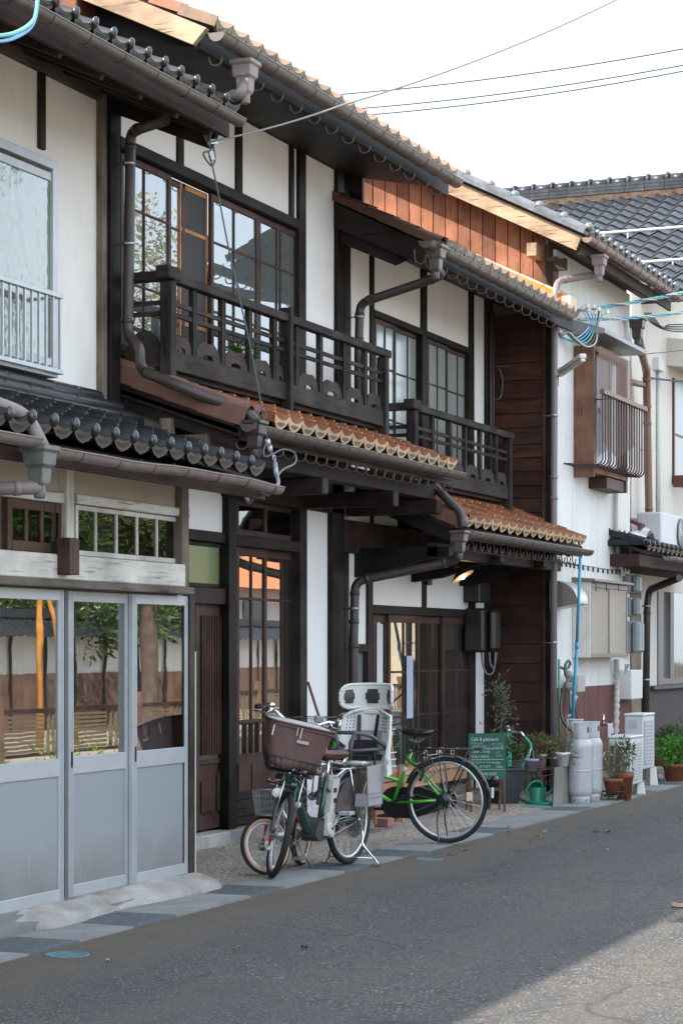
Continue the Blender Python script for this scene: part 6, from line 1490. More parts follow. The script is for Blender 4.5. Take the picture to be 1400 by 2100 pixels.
# --- second easel behind the child seat
q = P(790, 1600, -.38)
E2 = thing('small_easel', (q.x, -.4, 0), 'small wooden easel with pale blue board half hidden behind the child seat', 'easel')
xL, xR = XA(762, -.42), XA(806, -.42); z0, z1 = ZA(785, 1602, -.42), ZA(785, 1505, -.42)
part('board', MB().prism([(xL, -.45, z0), (xR + .04, -.45, z0), (xR - .05, -.40, z1), (xL, -.40, z1)], (0, .01, 0)), simple('blue_green_board', (.16, .26, .27), .7, 0, .2, 12, .2), E2)
part('leg', MB().bar((xR + .07, -.47, .012), (xR - .05, -.40, z1 + .03), .022, .02, (0, 1, 0)), wood('orange_wood', (.30, .14, .05), (.42, .22, .09), 'z'), E2)
part('leg', MB().bar((xL - .07, -.47, .012), (xL + .05, -.40, z1 + .03), .022, .02, (0, 1, 0)), wood('orange_wood', (.30, .14, .05), (.42, .22, .09), 'z'), E2)
for k in range(4): part('pale_writing', MB().box(xL + .06, xR - .02, -.458, -.453, z0 + .06 + .06 * k, z0 + .068 + .06 * k), CHK, E2)
# --- wooden bench, brick feet, boxes
OW = lambda a: wood('pale_bench_wood', (.20, .105, .055), (.34, .20, .12), a, .65)
bxl, bxr = XA(806, -.55), XA(960, -.55)
BN = thing('wooden_bench', ((bxl + bxr) / 2, -.45, .012), 'worn pale wooden bench under the cafe window behind the green bicycle wheel', 'bench')
for k in range(3): part('seat_plank', B(bxl, bxr, -.66 + k * .155, -.51 + k * .155, .42, .448), OW('x'), BN, .004)
part('apron', B(bxl + .02, bxr - .02, -.645, -.625, .30, .419), OW('x'), BN, .003)
for x_ in (bxl + .05, bxr - .12):
    for y_ in (-.62, -.28): part('leg', B(x_, x_ + .06, y_, y_ + .06, .012, .419), OW('z'), BN, .003)
part('shelf_plank', B(bxl + .12, bxr - .13, -.56, -.30, .12, .14), OW('x'), BN)
q0 = Vector((XA(900, -.5), -.5, .449)); t = thing('rattan_tray', q0, 'white wire scroll basket standing on the wooden bench', 'basket')
m = MB(); wht = simple('cream_wire', (.58, .50, .42), .5)
for sy in (-.07, .07):
    for sx_ in (-1, 1):
        m.tube([q0 + Vector((sx_ * (.17 + .045 * cos(a * .5)), sy, .09 + .045 * sin(a * .5))) for a in range(13)], .005, 5)
    for zz in (.01, .05, .085): m.tube([q0 + Vector((-.2, sy, zz)), q0 + Vector((.2, sy, zz))], .004, 5)
for k in range(11): x_ = -.2 + .04 * k; m.tube([q0 + Vector((x_, -.07, .01)), q0 + Vector((x_, -.07, .085))], .0025, 4); m.tube([q0 + Vector((x_, -.07, .01)), q0 + Vector((x_, .07, .01))], .0025, 4)
part('wire_frame', m, wht, t)
def brick_foot(px, py, w_, h, mat, label, yy=None):
    p = PG(px, py); return solo('foot_block', B(p.x, p.x + w_, p.y, p.y + .16, .012, h), mat, label, 'block', 'blocks under the flower shelf', bev=.008, at=None)
brick_foot(752, 1706, .18, .085, simple('cream_brick', (.34, .29, .25), .85, 0, .2, 20, .2, .3), 'pale stone block on the paving beside the rear wheel stand of the brown basket bike')
brick_foot(795, 1700, .15, .085, simple('pink_brick', (.36, .17, .14), .85, 0, .2, 20, .2, .3), 'pink brick on the paving left of the green bicycle chain case')
bx = thing('wooden_planter', (XA(790, -.75), -.75, .012), 'reddish slatted wooden planter box behind the child seat foot guard', 'planter')
x0_, x1_ = XA(760, -.8), XA(813, -.8)
for k in range(4): part('slat', B(x0_, x1_, -.82, -.80, .16 + k * .085, .235 + k * .085), wood('planter_red', (.16, .065, .04), (.27, .13, .085), 'x'), bx, .003)
for x_ in (x0_, x1_ - .04): part('leg', B(x_, x_ + .04, -.84, -.821, .09, .55), wood('planter_red', (.16, .065, .04), (.27, .13, .085), 'z'), bx, .003)
part('side_panel', B(x0_ + .001, x0_ + .015, -.80, -.55, .16, .49), wood('planter_red', (.16, .065, .04), (.27, .13, .085), 'y'), bx)
q = PG(772, 1697); pot('dark_bowl', (q.x + .1, q.y + .25, .012), .10, .075, simple('dark_pot', (.03, .03, .033), .6), 'low dark bowl between the stone block and the pink brick', 'bowl')
# --- tall planter with climbing plant in the corner
q = back(PG(1036, 1652), .16)
TP = thing('corner_planter', (q.x, q.y, .012), 'dark square planter with a tall straggling grey-green climber in the corner of the boarded wall', 'planter')
part('pot', MB().lathe([(.15, .012), (.20, .33), (.215, .33), (.215, .36), (.19, .36), (.18, .30), (.001, .30)], 4, (q.x, q.y, 0), (0, 0, 1), 0, False), simple('slate_pot', (.045, .048, .055), .6, 0, .3, 10, .2), TP, .006)
vm_l, vs_ = MB(), MB(); rr = random.Random(3)
mainp = [Vector((q.x, q.y + .1, .35)), Vector((q.x + .02, q.y + .15, .6)), P(1022, 1520, -.75), P(1028, 1470, -.72), P(1020, 1440, -.7), P(1012, 1408, -.68)]
sp = spline(mainp, 8); vs_.tube(sp, .006, 5)
for i, p in enumerate(sp):
    k = 5 if i < 26 else 8
    for j in range(k):
        d = Vector((rr.uniform(-1, 1), rr.uniform(-1, .3), rr.uniform(-.5, .8))).normalized(); L = rr.uniform(.04, .22) * (1.15 if i < 20 else .85)
        if rr.random() < .45: L *= .4
        e = p + d * L; 
        if j % 3 == 0: vs_.tube([p, p.lerp(e, .5) + Vector((0, 0, .02)), e], .0018, 3)
        for _ in range(2): leaf(vm_l, e + Vector((rr.uniform(-.03, .03), rr.uniform(-.03, .03), rr.uniform(-.03, .03))), d + Vector((0, 0, rr.uniform(-.4, .6))), rr.uniform(.025, .055), rr.uniform(.012, .024), rr)
part('stems', vs_, STEMM, TP, kind='stuff'); part('climbing_leaves', vm_l, GRYL, TP, kind='stuff')
m = MB(); bush(m, (q.x + .05, q.y - .02, .50), (.15, .14, .18), 330, .06, .014, 5); part('foliage', m, leaf_mat('conifer_green', (.03, .08, .02), (.07, .14, .03)), TP, kind='stuff')
# --- garden tap on a green post
q = PX(1040, 1590, 20.6); tp = PX(1041, 1512, 20.2)
GT = thing('garden_tap', (20.2, tp.y, .012), 'chrome garden tap on a green standpipe beside the corner planter', 'tap')
part('standpipe', MB().tube([(20.22, tp.y, .012), (20.22, tp.y, .66)], .030, 10), simple('mint_pipe', (.05, .42, .30), .5), GT)
m = MB(); m.tube([(20.22, tp.y, .66), (20.22, tp.y, .72)], .018, 10); m.tube(smooth_path([(20.22, tp.y, .68), (20.22, tp.y - .13, .68), (20.22, tp.y - .17, .62)], .04), .014, 10); m.tube([(20.16, tp.y, .735), (20.28, tp.y, .735)], .008, 6)
part('tap', m, CHROME(), GT)
HOSE = simple('green_hose', (.02, .34, .22), .4)
hp_ = [(20.22, tp.y - .17, .63), (20.2, tp.y - .24, .52), PX(1067, 1580, 20.05), PX(1062, 1605, 19.9), PX(1050, 1618, 19.7), PG(1062, 1635, .03), PG(1085, 1645, .03), PG(1108, 1652, .03) + Vector((.3, 0, 0)), PG(1128, 1640, .05) + Vector((.1, .1, 0))]
solo('garden_hose', MB().tube(spline(hp_, 8), .014, 8), HOSE, 'green garden hose looping down from the chrome tap to the ground', 'hose')
# --- scrolled wire plant stand with pots
q = PG(1097, 1640); sy_ = q.y + .02; sxl, sxr = XA(1066, sy_), XA(1125, sy_); sh = ZA(1095, 1578, sy_)
ST = thing('plant_stand', ((sxl + sxr) / 2, sy_, .012), 'rusty scrolled wire plant stand by the mauve downpipe', 'plant stand')
RST = simple('rusty_wire', (.06, .042, .035), .7, .2, .3, 30, .3)
for x_ in (sxl, sxr):
    for y_ in (sy_ - .12, sy_ + .14): part('leg', MB().tube(spline([(x_, y_, sh), (x_ + .02, y_, sh * .6), (x_ - .01, y_, sh * .25), (x_ + .01, y_, .012)], 4), .006, 5), RST, ST)
m = MB()
for y_ in (sy_ - .12, sy_ + .14):
    for zz in (sh, sh - .06): m.tube([(sxl, y_, zz), (sxr, y_, zz)], .006, 5)
    for k in range(4):
        cx_ = sxl + (sxr - sxl) * (k + .5) / 4; m.tube([(cx_ + (.012 + .0035 * a) * cos(a), y_, sh - .14 + (.012 + .0035 * a) * sin(a)) for a in range(12)], .004, 4)
for k in range(8): x_ = sxl + (sxr - sxl) * k / 7; m.tube([(x_, sy_ - .12, sh), (x_, sy_ + .14, sh)], .004, 4)
part('top_grid', m, RST, ST)
pot('lilac_bucket', (XA(1089, sy_ - .05), sy_ - .05, sh), .075, .12, simple('lilac_enamel', (.42, .37, .45), .6, 0, .3, 20, .15), 'pale lilac bucket with a handle trailing pink succulents on the wire stand', 'bucket')
m = MB(); bq = Vector((XA(1089, sy_ - .05), sy_ - .05, sh + .11)); m.tube([bq + Vector((.075 * cos(a * pi / 10), 0, .11 * sin(a * pi / 10))) for a in range(11)], .004, 5); 
o = solo('bucket_handle', m, simple('pale_wire', (.5, .48, .47), .5), 'thin wire handle arching over the lilac bucket', 'handle')
m = MB(); rr = random.Random(9)
for i in range(260):
    t_ = rr.random(); p = bq + Vector((rr.gauss(.05, .028) , -.10 + rr.gauss(0, .015), .0 - .32 * t_)); leaf(m, p, (rr.uniform(-1, 1), rr.uniform(-1, 1), rr.uniform(-1, .3)), .018, .011, rr)
solo('trailing_succulent', m, leaf_mat('pink_succulent', (.22, .09, .09), (.36, .19, .17)), 'pinkish trailing succulent hanging in front of the wire stand', 'plant')['kind'] = 'stuff'
pot('cream_pot', (XA(1106, sy_ + .05), sy_ + .05, sh), .08, .14, simple('cream_tin', (.50, .47, .42), .6), 'cream pot with bushy olive plant at the back of the wire stand', 'plant pot', leaves=((.27, .20, .13), .22, 640, .045, .020, OLVL, 11))
# --- watering can
q = back(PG(1104, 1651), .09); TC = simple('jade_tin', (.030, .26, .165), .42, .1, .5, 25, .2, .05)
WC = lthing('watering_can', (q.x, q.y, .012), math.atan2(-.86, .50) + pi, 'jade green metal watering can with round body standing in front of the wire stand', 'watering can')
part('body', MB().lathe([(.080, 0), (.082, .01), (.078, .02), (.078, .15), (.074, .155), (.076, .152)], 24, (0, 0, 0)), TC, WC)
part('cover', MB().grid(lambda u, v: (.078 * cos(pi * u) * 1.0, -.078 * sin(pi * u) * (1 - v) , .15 + .045 * sin(pi * v / 2)), 12, 5), TC, WC)
part('inside', MB().lathe([(.074, .11), (.001, .11)], 20), BLKM(), WC)
m = MB(); m.tube(spline([(-.05, 0, .155), (-.02, 0, .21), (.06, 0, .20), (.115, 0, .12), (.085, 0, .05)], 6), .010, 8); part('handle', m, TC, WC)
part('spout', MB().tube(spline([(-.07, 0, .05), (-.13, 0, .12), (-.19, 0, .165), (-.42, 0, .165)], 5), .011, 10), TC, WC)
# --- concrete slab standing on edge, white pot on it
q = PG(1152, 1653); sl_, sr_ = XA(1133, q.y), XA(1168, q.y); sz = ZA(1150, 1573, q.y)
m = MB(); m.prism([(sl_, q.y, .012), (sr_, q.y, .012), (sr_ + .06, q.y + .01, sz), (sl_ + .09, q.y + .01, sz)], (.06, .03, 0))
solo('concrete_slab', m, CONCG, 'rough grey concrete slab standing upright before the gas cylinders', 'slab', bev=.006)
pot('white_pot', ((sl_ + sr_) / 2 + .14, q.y + .03, sz), .072, .135, simple('white_glaze_pot', (.66, .67, .66), .45), 'white plastic pot with spiky dry plant on top of the concrete slab', 'plant pot', leaves=((.14, .12, .13), .20, 90, .12, .014, OLVL, 14))
# --- gas cylinders
CYM = simple('cylinder_grey', (.43, .445, .455), .36, .1, .5, 5, .1, .02)
def cylinder(px, py, label, nm, ydy=0):
    q = back(PG(px, py), .10); t = thing(nm, (q.x, q.y, .012), label, 'gas cylinder', 'gas cylinders'); o = Vector((q.x, q.y, .012)); r = .116; h = .655
    part('body', MB().lathe([(.02, .045), (.07, .048), (.095, .07), (r - .002, .105), (r, .12), (r, .14), (r, .30), (r, .31), (r + .002, .313), (r + .002, .320), (r, .323), (r, .333), (r, h - .12), (r, h - .10), (r - .003, h - .08), (.100, h - .05), (.082, h - .022), (.05, h - .006), (.02, h)], 32, o), CYM, t)
    fr = MB(); fr.lathe([(.088, .0), (.090, .002), (.097, .055), (.090, .08)], 28, o); part('foot_ring', fr, CYM, t)
    for a in range(5): an = a * 1.25 - 2.2; part('foot_hole', MB().tube([o + Vector((.090 * cos(an), .090 * sin(an), .034)), o + Vector((.097 * cos(an), .097 * sin(an), .034))], .007, 8), BLKM(), t)
    cl = MB(); n_ = 26
    def cf(u, v, r_=.088):
        a = radians(-150 + 300 * u) - radians(60); return o + Vector((r_ * cos(a), r_ * sin(a), h - .025 + .15 * v))
    cl.grid(lambda u, v: cf(u, v), n_, 2); cl.grid(lambda u, v: cf(u, v, .083), n_, 2, flip=True); cl.tube([cf(u / n_, 1, .0855) for u in range(n_ + 1)], .007, 6)
    part('collar', cl, CYM, t)
    wn = MB(); a = radians(-115); wn.grid(lambda u, v: o + Vector((.0895 * cos(a + .5 * u), .0895 * sin(a + .5 * u), h + .035 + .055 * v)), 4, 1); part('collar_window', wn, simple('hollow_dark', (.10, .11, .11), .7), t)
    part('valve', MB().tube([o + Vector((0, 0, h)), o + Vector((0, 0, h + .09))], .02, 10).tube([o + Vector((-.04, 0, h + .06)), o + Vector((.04, 0, h + .06))], .012, 8), simple('brass', (.40, .27, .10), .4, .8), t)
    return t, o, r, h
t3, *_ = cylinder(1180, 1636, 'hindmost grey gas cylinder, mostly hidden behind the slab and the white pot', 'gas_cylinder')
t1, o1, r1, h1 = cylinder(1191, 1651, 'front left grey gas cylinder with red painted numbers next to the concrete slab', 'gas_cylinder')
t2, o2, r2, h2 = cylinder(1213, 1646, 'right grey gas cylinder with a vertical column of white Japanese lettering', 'gas_cylinder')
def on_cyl(o, r, ang, z):  # text plane touching the cylinder
    a = radians(ang); p = o + Vector((cos(a), sin(a), 0)) * (r + .0015); p.z = o.z + z
    return Matrix.Translation(p) @ Matrix.Rotation(a + pi / 2, 4, 'Z') @ Matrix.Rotation(pi / 2, 4, 'X')
def wrap_text(parent, o, r, txt, size, ang, z, mat, off, sx=1):
    t = text_part('lettering', txt, size, mat, parent, Matrix.Identity(4), .0004, sx); me = t.data
    for v in me.vertices:
        a = radians(ang) + (v.co.x + off) / r; rad = r + .0012 + v.co.z; zz = z + v.co.y
        v.co = o + Vector((rad * cos(a), rad * sin(a), zz)) - BASE[parent.name]
    return t
REDL = simple('red_lettering', (.45, .02, .03), .6); WHL = simple('white_lettering', (.88, .9, .9), .6)
va = math.degrees(math.atan2(-CY - o1.y, -o1.x))
wrap_text(t1, o1, r1, 'K', .06, va, .44, REDL, -.085); wrap_text(t1, o1, r1, 'ガス', .026, va, .478, REDL, -.04); wrap_text(t1, o1, r1, '(100M', .030, va, .44, REDL, -.045, .9); wrap_text(t1, o1, r1, '95-11', .044, va, .375, REDL, -.085)
va2 = math.degrees(math.atan2(-CY - o2.y, -o2.x)) + 20
for i, ch in enumerate('㈲エネルギーセンター・鳥取'): wrap_text(t2, o2, r2, ch if ch != 'ー' else '|', .034, va2, .545 - i * .0345, WHL, -.02)
for i, ch in enumerate('高圧ガス容器証'): wrap_text(t2, o2, r2, ch, .026, va2 + 26, .55 - i * .030, simple('faint_lettering', (.55, .57, .58), .6), -.015)
# --- gas regulators, pipes and hoses on the wall behind
mx, my = XA(1166, YF - .08), YF - .10
GM_ = thing('gas_meter', (mx, my, 1.0), 'grey gas meter with valves on pipes beside the green conduit', 'gas meter', None); LG = simple('meter_grey', (.36, .35, .32), .55, 0, .4, 10, .12)
za, zb_ = ZA(1175, 1420, my), ZA(1175, 1383, my)
part('meter_box', B(XA(1166, my), XA(1181, my), my - .10, my + .02, za, zb_), LG, GM_, .012)
part('regulator', MB().lathe([(.03, 0), (.055, .02), (.055, .07), (.03, .09), (.03, .13), (.045, .14), (.045, .19), (.02, .21)], 16, (XA(1158, my), my - .04, za + .03)), LG, GM_)
part('dial', B(XA(1168, my - .11), XA(1174, my - .11), my - .105, my - .101, za + .12, za + .135), BLKM(), GM_)
part('label_strip', B(XA(1177, my - .11), XA(1180, my - .11), my - .105, my - .101, za + .05, za + .17), simple('dark_print', (.12, .11, .11), .7), GM_)
m = MB(); m.tube(smooth_path([(XA(1163, my), my - .03, za + .03), (XA(1163, my), my - .03, za - .16), (XA(1166, my), my - .03, za - .24), (XA(1155, my), my - .03, za - .25)], .03), .018, 9); m.tube([(XA(1163, my), my - .03, za - .05), (XA(1172, my), my - .05, za - .05)], .02, 9); m.tube([(XA(1164, my), my - .06, za - .02), (XA(1164, my), my - .06, za - .12)], .032, 10)
part('valve_pipe', m, simple('galvanised', (.33, .33, .32), .45, .5, .5, 20, .2), GM_)
m = MB(); m.tube(spline([P(1147, 1368, my), P(1160, 1372, my - .02), P(1168, 1362, my - .04), P(1164, 1355, my - .04), P(1158, 1366, my - .03), P(1158, 1385, my - .03)], 5), .015, 8); part('hose_loop', m, simple('slate_hose', (.10, .115, .13), .5), GM_)
solo('green_conduit', MB().tube([P(1145, 1352, YF - .10), P(1148, 1545, YF - .10)], .013, 8), simple('green_conduit', (.10, .30, .16), .5), 'thin green conduit running up the wall beside the mauve downpipe', 'pipe')
solo('gas_hose', MB().tube(spline([P(1158, 1400, my - .05), P(1150, 1430, my - .08), P(1150, 1470, -1.0), P(1165, 1495, -1.15), P(1180, 1500, -1.25)], 8), .011, 7), simple('black_hose', (.012, .012, .013), .45), 'black rubber gas hose hanging from the gas meter to the cylinders', 'hose')
solo('gas_hose', MB().tube(spline([P(1172, 1425, my), P(1178, 1450, my), P(1188, 1490, -1.0), P(1196, 1500, -1.2)], 8), .009, 7), simple('black_hose', (.012, .012, .013), .45), 'short black hose behind the blue pole above the cylinders', 'hose')
solo('blue_pole', MB().tube([P(1189, 1142, -1.08), P(1182, 1320, -.98)], .016, 8).tube([P(1182, 1318, -.98), P(1182, 1330, -.98)], .02, 8).tube([P(1182, 1330, -.98), P(1171, 1508, -.86)], .018, 8), simple('sky_blue_pole', (.055, .36, .55), .4), 'light blue laundry pole leaning up past the extractor hood to the amber eave', 'pole')
# --- outdoor tap with towel
q = P(1236, 1480, YF - .1); OT = thing('wall_tap', q, 'chrome wall tap with cross handle and cloth by the lagged duct', 'tap')
m = MB(); m.tube([q + Vector((0, 0, .06)), q + Vector((0, 0, -.02))], .014, 8); m.tube([q + Vector((-.04, 0, .07)), q + Vector((.04, 0, .07))], .010, 7); m.tube(smooth_path([q + Vector((0, .1, -.03)), q + Vector((0, -.08, -.03)), q + Vector((.03, -.10, -.10)), q + Vector((.03, -.10, -.16))], .03), .017, 9); part('tap', m, CHROME(), OT)
m = MB(); m.grid(lambda u, v: q + Vector((-.17 + .15 * u, -.10 + .02 * sin(u * 12), -.02 - .16 * v * (1 - .3 * u) + .01 * sin(u * 9))), 10, 6); part('cloth', m, simple('white_cloth', (.62, .6, .6), .9), OT)
solo('beige_hose', MB().tube(spline([q + Vector((.03, -.10, -.15)), q + Vector((.02, -.12, -.3)), P(1237, 1545, -1.1), P(1240, 1560, -1.2), P(1252, 1575, -1.25), P(1253, 1592, -1.25)], 8), .010, 7), simple('beige_hose', (.46, .36, .22), .5), 'beige hose dropping from the wall tap behind the pots', 'hose')
# --- air conditioner units
ACM = simple('ac_white', (.55, .565, .57), .45, 0, .4, 4, .06); 
def ac_unit(name, x, y, w_, d_a, h, zb2, label, group='outdoor air conditioner units on the ground', coil=None):
    t = thing(name, (x + w_ / 2, y + d_a / 2, zb2), label, 'air conditioner', group)
    part('casing', B(x, x + w_, y, y + d_a, zb2, zb2 + h - .03), ACM, t, .012); part('lid', B(x - .006, x + w_ + .006, y - .006, y + d_a + .006, zb2 + h - .029, zb2 + h), ACM, t, .01)
    g = part('grille', MB().box(x + .03, x + w_ * .8, y - .012, y - .001, zb2 + .05, zb2 + h - .08), simple('grille_pale', (.40, .41, .42), .6), t)
    for k in range(12): part('grille_bar', B(x + .03, x + w_ * .8, y - .017, y - .012, zb2 + .06 + k * (h - .15) / 12, zb2 + .068 + k * (h - .15) / 12), ACM, g)
    # side towards the camera: bare coil behind a frame, or a small vent
    if coil:
        ya_, yb_ = y + d_a * coil[0] + .01, y + d_a * coil[1] - .02
        s_ = part('side_coil', B(x - .010, x - .001, ya_, yb_, zb2 + h * .22, zb2 + h - .09), simple('grille_dark', (.10, .105, .11), .6), t)
        for k in range(4): part('louvre_bar', B(x - .016, x - .010, ya_, yb_, zb2 + h * .22 + k * (h * .78 - .10) / 3, zb2 + h * .22 + .014 + k * (h * .78 - .10) / 3), ACM, s_)
        part('louvre_post', B(x - .018, x - .010, (ya_ + yb_) / 2 - .008, (ya_ + yb_) / 2 + .008, zb2 + h * .22, zb2 + h - .09), ACM, s_)
    else:
        s_ = part('side_vent', B(x - .006, x - .001, y + d_a * .35, y + d_a * .72, zb2 + h - .15, zb2 + h - .07), simple('grille_dark', (.10, .105, .11), .6), t)
        for k in range(9): part('louvre_post', B(x - .010, x - .006, y + d_a * (.35 + .37 * k / 8) - .004, y + d_a * (.35 + .37 * k / 8) + .003, zb2 + h - .15, zb2 + h - .07), ACM, s_)
    return t
ABL = simple('white_block', (.58, .58, .53), .6)
def ac_block(x, y, h, label):
    m = MB(); m.lathe([(.075, .0), (.055, h), (.001, h)], 4, (x, y, .012), (0, 0, 1), 0, False); solo('foot_block', m, ABL, label, 'block', 'white feet under the air conditioners', bev=.005)
qa = PG(1317, 1606, .12); ya = qa.y - .02
xa_ = XA(1293, ya); da_ = PX(1246, 1500, xa_).y - ya
ac_unit('air_conditioner', xa_, ya, XA(1317, ya) - xa_, da_, .50, .13, 'nearer and lower white air conditioner unit, its side coil half hidden by pots', coil=(.45, 1.0))
ac_block(XA(1262, ya + .12), ya + .12, .118, 'white foot block under the near left corner of the nearer air conditioner')
ac_block(XA(1309, ya + .05), ya + .05, .118, 'white foot block under the right front corner of the nearer air conditioner')
yb2 = ya + .06; xb2 = XA(1318, yb2); db_ = PX(1279, 1500, xb2).y - yb2
xb2 += .35; yb2 += .13
xb2 = XA(1318, yb2); db_ = PX(1279, 1500, xb2).y - yb2
ac_unit('air_conditioner', xb2, yb2, XA(1341, yb2) - xb2, db_, .60, .22, 'farther and taller white air conditioner unit with a dark vent grid', coil=None)
for px_, lb in ((1300, 'white foot block left under the taller air conditioner'), (1335, 'white foot block right under the taller air conditioner')):
    ac_block(XA(px_, yb2 + .08), yb2 + .08, .20, lb)
# --- terracotta pots before the air conditioners
q = back(PG(1259, 1645), .10); q.y -= .12; PS = thing('pot_rack', (q.x, q.y + .12, .012), 'thin black wire rack holding the terracotta pot of dry grass', 'rack')
m = MB()
for a in range(4): an = a * pi / 2 + .6; m.tube([(q.x + .14 * cos(an), q.y + .12 + .14 * sin(an), .012), (q.x + .11 * cos(an), q.y + .12 + .11 * sin(an), .10)], .005, 5)
torus(m, (q.x, q.y + .12, .06), .10, .005, 24, 5, 'z'); torus(m, (q.x, q.y + .12, .10), .11, .005, 24, 5, 'z'); part('wire_frame', m, BLKM(), PS)
pot('terracotta_pot', (q.x, q.y + .12, .075), .10, .155, TERR, 'terracotta pot of dry grassy plant on a wire rack left of the air conditioners', 'plant pot', leaves=((.13, .12, .22), .28, 420, .09, .008, leaf_mat('dry_grass', (.12, .10, .05), (.20, .18, .09)), 21))
q2 = back(PG(1281, 1643), .10); pot('terracotta_pot', (q2.x, q2.y, .012), .10, .27, TERR, 'tall terracotta pot with a thin stemmed plant against the nearer air conditioner', 'plant pot', leaves=((.13, .11, .18), .44, 220, .05, .022, GRNL, 22))
q2 = PG(1240, 1630); pot('clay_pot', (q2.x + .1, q2.y + .42, .012), .10, .30, TERR, 'small clay pot half hidden between the cylinder and the wire rack', 'plant pot', leaves=((.08, .08, .20), .42, 130, .06, .02, OLVL, 23))
m = MB(); rr = random.Random(5); q2 = P(1292, 1570, -1.35)
for k in range(9): m.tube(spline([q2 + Vector((rr.uniform(-.03, .03), 0, .1)), q2 + Vector((rr.uniform(-.03, .03), -.02, -.12)), q2 + Vector((-.10 - .02 * k, -.02, -.30))], 4), .005, 5)
solo('straw_rope', m, simple('straw', (.34, .26, .15), .9), 'straw broom head leaning between the terracotta pots and the air conditioner', 'broom')
# --- far right potted greenery
for px, py, r, h, lv, lb, nm in ((1388, 1606, .15, .20, ((.26, .22, .18), .34, 520, .06, .045, BRTL, 31), 'large clump of bright green round leaves in a terracotta pot at the right edge', 'leafy_pot'),
                         (1358, 1585, .13, .17, ((.20, .18, .12), .26, 500, .05, .03, leaf_mat('leaf_mid', (.06, .13, .04), (.13, .22, .08)), 32), 'low green plant in a reddish pot left of the bright green clump', 'leafy_pot'),
                         (1372, 1572, .12, .2, ((.28, .14, .13), .36, 380, .07, .02, GRNL, 33), 'feathery green plant behind the bright green clump by the dark dado', 'leafy_pot'),
                         (1397, 1566, .13, .2, ((.22, .14, .14), .38, 300, .09, .02, leaf_mat('leaf_blue', (.10, .17, .09), (.18, .26, .14)), 34), 'pale green spiky plant at the right edge behind the bright clump', 'leafy_pot')):
    q = back(PG(px, py), r); pot(nm, (q.x, q.y, .012), r, h, TERR, lb, 'potted plant', 'pots at the right end of the street', lv)
q = PG(1352, 1600); solo('stone_step', B(q.x - .15, q.x + .35, q.y, q.y + .22, .012, .14), CONCG, 'small concrete step between the taller air conditioner and the potted greenery', 'step', bev=.01)
q = PG(1364, 1604); m = MB(); m.sphere((q.x, q.y + .05, .06), .07, 12, 8, 0, (1.2, .8, .7)); solo('wrapped_stone', m, simple('pale_bag', (.42, .38, .37), .6, 0, .3, 20, .2, .5), 'small pale plastic bag on the ground before the step', 'bag')
# --- meter boxes and lamp on the cafe front
DBX = simple('dark_meter_box', (.022, .019, .018), .38, 0, .5, 8, .2)
def rbox(parent, nm, x0, x1, y0, y1, z0, z1, mat, bev=.02): return part(nm, B(x0, x1, y0, y1, z0, z1), mat, parent, bev)
ym = -.16; t = thing('meter_box', (XA(985, ym), ym, 1.4), 'larger dark brown electricity meter box with curved cover on the white pillar', 'meter box', 'dark meter boxes')
xm0, xm1 = XA(979, ym), XA(1012, ym - .06); zm0, zm1 = ZA(1000, 1338, ym), ZA(1000, 1248, ym)
rbox(t, 'housing', xm0, xm1, ym - .06, -.002, zm0, zm1, DBX, .025); rbox(t, 'cover', xm0 + .10, xm1 - .02, ym - .15, ym - .061, zm0 + .01, zm1 - .01, DBX, .035); part('window', B(xm0 + .16, xm1 - .10, ym - .154, ym - .150, zm0 + .12, zm1 - .06), simple('smoky_window', (.05, .045, .042), .15), t)
t = thing('meter_box', (XA(985, ym), ym, 2.0), 'smaller dark brown switch box above the larger one on the white pillar', 'meter box', 'dark meter boxes')
zs0, zs1 = ZA(990, 1236, ym), ZA(990, 1192, ym); rbox(t, 'housing', XA(979, ym), XA(1001, ym), ym - .02, -.002, zs0, zs1, DBX, .012); part('cream_block', B(XA(993, -.05), XA(1000, -.05), -.06, -.002, zs1 + .01, zs1 + .06), simple('cream_plastic', (.52, .51, .47), .4), t)
solo('meter_cables', MB().tube(spline([P(987, 1338, -.1), P(990, 1365, -.1), P(1000, 1383, -.1), P(1012, 1375, -.1), P(1015, 1338, -.1)], 6), .010, 7).tube(spline([P(1003, 1338, -.1), P(1005, 1360, -.1), P(1012, 1370, -.1), P(1018, 1338, -.1)], 6), .010, 7), simple('grey_cable', (.25, .25, .25), .5), 'grey cables looping below the larger meter box', 'cable')
m = MB()
for k, px in enumerate((1006, 1011)): m.tube([P(px, 1190, -.07), P(px, 1140, -.07)], .014, 7); m.tube([P(px, 1060 - 60, -.07), P(px, 640, -.07)], .013, 7)
solo('conduit_pipes', m, simple('conduit_dark', (.07, .06, .058), .5), 'pair of dark conduits running down the corner between plaster and boarded wall', 'conduit')
lp_ = P(946, 1180, -.55); LT = thing('pendant_lamp', lp_, 'lit enamel lamp with wide tilted shade hanging under the cafe eave', 'lamp')
ax_ = Vector((.0, .50, .82)).normalized(); qn = Vector((0, 0, 1)).rotation_difference(ax_)
m = MB(); m.lathe([(.025, .085), (.030, .05), (.05, .035), (.122, -.012), (.124, -.016), (.05, .024), (.03, .03)], 28, lp_, ax_); part('shade', m, simple('shade_brown', (.035, .022, .017), .5), LT)
m = MB(); m.lathe([(.119, -.013), (.055, .026), (.03, .034)], 28, lp_ - ax_ * .004, ax_); part('shade_lining', m, simple('shade_cream', (.36, .24, .14), .7), LT)
part('bulb', MB().sphere(lp_ - ax_ * .008, .030, 16, 10), simple('bulb_glow', (1, .9, .7), .4, 0, .5, 0, .1, 0, 0, ((1, .78, .45), 14)), LT)
part('cap', MB().lathe([(.03, .08), (.022, .12), (.012, .13)], 14, lp_, ax_), BLKM(), LT)
